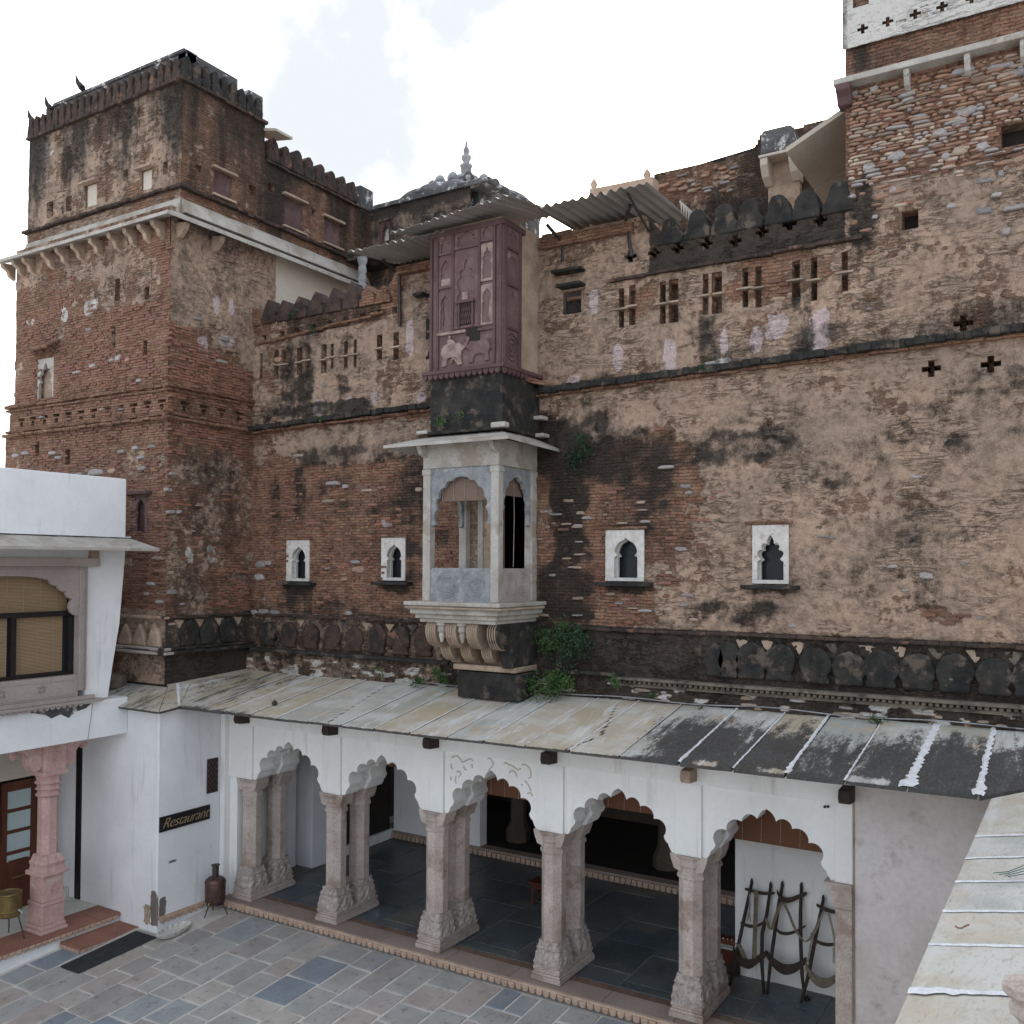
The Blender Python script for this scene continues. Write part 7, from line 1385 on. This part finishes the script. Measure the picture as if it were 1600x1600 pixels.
# ------------------------------------------------------------------ plants on the old walls
def shrub(name, label, c, rx, ry, rz, n, s, mat='leaf', droop=0, group='weeds rooted in the old masonry'):
    r = random.Random(int(abs(c[0]*100+c[2]*10))); t = thing(name, label, 'plant', tuple(c), group); k = max(3, n//90); cl = []
    for _ in range(k): a = r.uniform(0, 6.283); q = math.sqrt(r.random()); cl.append((c[0]+rx*q*math.cos(a)*.85, c[1]-abs(r.gauss(0, ry*.5)), c[2]+rz*q*math.sin(a)*.85))
    m = MB()
    for _ in range(n):
        b0 = r.choice(cl); sp = .33*(rx+rz)/2+.02; x, y, z = b0[0]+r.gauss(0, sp*.55), b0[1]-abs(r.gauss(0, ry*.25)), b0[2]+r.gauss(0, sp*.55)-droop*abs(r.gauss(0, .3))*rz
        u = Vector((r.gauss(0, 1), r.gauss(0, 1)-.6, r.gauss(0, 1))).normalized(); v = u.cross(Vector((r.gauss(0, 1), r.gauss(0, 1), r.gauss(0, 1)))).normalized(); L = s*r.uniform(.6, 1.4); p = Vector((x, y, z))
        m.add([p-v*L*.38, p+u*L*.55-v*L*.1, p+u*L, p+u*L*.5+v*L*.38], [(0, 1, 2, 3)])
    tag(m.build('foliage', M[mat], t), kind='stuff'); m = MB()
    for b0 in cl[:12]: m.tube([(c[0], c[1]+.03, c[2]-rz*.5), ((c[0]+b0[0])/2, c[1]-.02, (c[2]+b0[2])/2), b0], .006, 4)
    tag(m.build('stems', M['stem'], t), kind='stuff')
YY = YW-.03
for nm, lb_, px, py, y, rx, ry, rz, n, s_, mt_ in (
    ('wall_shrub', 'dark leafy shrub growing from the wall above right of the balcony roof', 903, 708, YY, .30, .16, .28, 520, .05, 'leafdark'),
    ('wall_creeper', 'trailing green creeper on the black wall right of the balcony brackets', 868, 985, YY, .34, .18, .28, 900, .045, 'leaf'), ('wall_shrub', 'dark feathery shrub above the ledge right of the balcony foot', 905, 1012, YY, .36, .26, .32, 1100, .045, 'leafdark'),
    ('wall_shrub', 'lowest part of the creeper beside the blackened balcony cheek', 862, 1018, YY, .16, .14, .14, 200, .045, 'leaf'), ('weed_clump', 'broad bright green weed clump at the roof edge right of the balcony foot', 872, 1066, 12.55, .48, .28, .18, 1500, .042, 'leaf'), ('weed_clump', 'smaller green weed clump further right along the roof edge', 953, 1066, 12.55, .16, .12, .09, 180, .04, 'leaf'),
    ('weed_clump', 'green weed clump on the roof edge left of the balcony foot', 692, 1056, 12.6, .17, .15, .15, 240, .045, 'leaf'), ('weed_clump', 'low green weeds in the middle of the roof edge left of the balcony', 650, 1062, 12.6, .20, .12, .08, 200, .04, 'leaf'), ('weed_clump', 'tiny leafy tuft on the roof edge below the second window', 598, 1052, 12.6, .07, .07, .10, 60, .04, 'leaf'),
    ('weed_clump', 'small weed at the lower right corner of the black corbel foot', 812, 1080, 12.3, .12, .10, .07, 110, .04, 'leaf'), ('wall_fern', 'small fern on the ledge above the balcony roof', 688, 656, BY-.1, .11, .08, .10, 100, .045, 'leaf'), ('wall_fern', 'tiny fern right of the larger one above the balcony roof', 722, 647, BY-.1, .05, .05, .05, 40, .04, 'leaf'),
    ('wall_weed', 'dark weed growing among the left merlons nearest the tower', 458, 492, YW-.1, .10, .08, .10, 90, .04, 'leafdark'), ('wall_weed', 'bluish weed at the foot of the left merlons', 491, 516, YW-.12, .12, .08, .07, 90, .04, 'leafdark'), ('wall_weed', 'small weed on the black string course below the pink patches', 500, 657, YW-.16, .08, .06, .04, 50, .035, 'leaf'),
    ('roof_weed', 'thin weed growing on the slab roof left of the black slabs', 1030, 1116, 12.35, .05, .06, .07, 45, .035, 'leaf'), ('roof_weed', 'upright green weed at the roof top near the first black slab', 1092, 1112, 12.6, .06, .06, .10, 70, .035, 'leaf'), ('roof_weed', 'tall leggy weed at the top of the roof between black slabs', 1371, 1124, 12.6, .06, .06, .14, 110, .035, 'leaf'),
    ('wall_weed', 'green weed on the flank of the tower above the iron awning tip', 552, 408, 15.6, .22, .1, .18, 110, .06, 'leafdark'), ('wall_weed', 'small weed in the stone foot of the wall right of the balcony', 1022, 1082, YW-.1, .08, .06, .07, 60, .035, 'leaf'), ('wall_weed', 'sprig beside the black streak under the loopholes', 1105, 575, YW-.12, .10, .06, .04, 50, .035, 'leaf')):
    shrub(nm, lb_, P(px, py, Y=y), rx, ry, rz, n, s_, mt_, droop=.5 if 'creeper' in nm else 0)
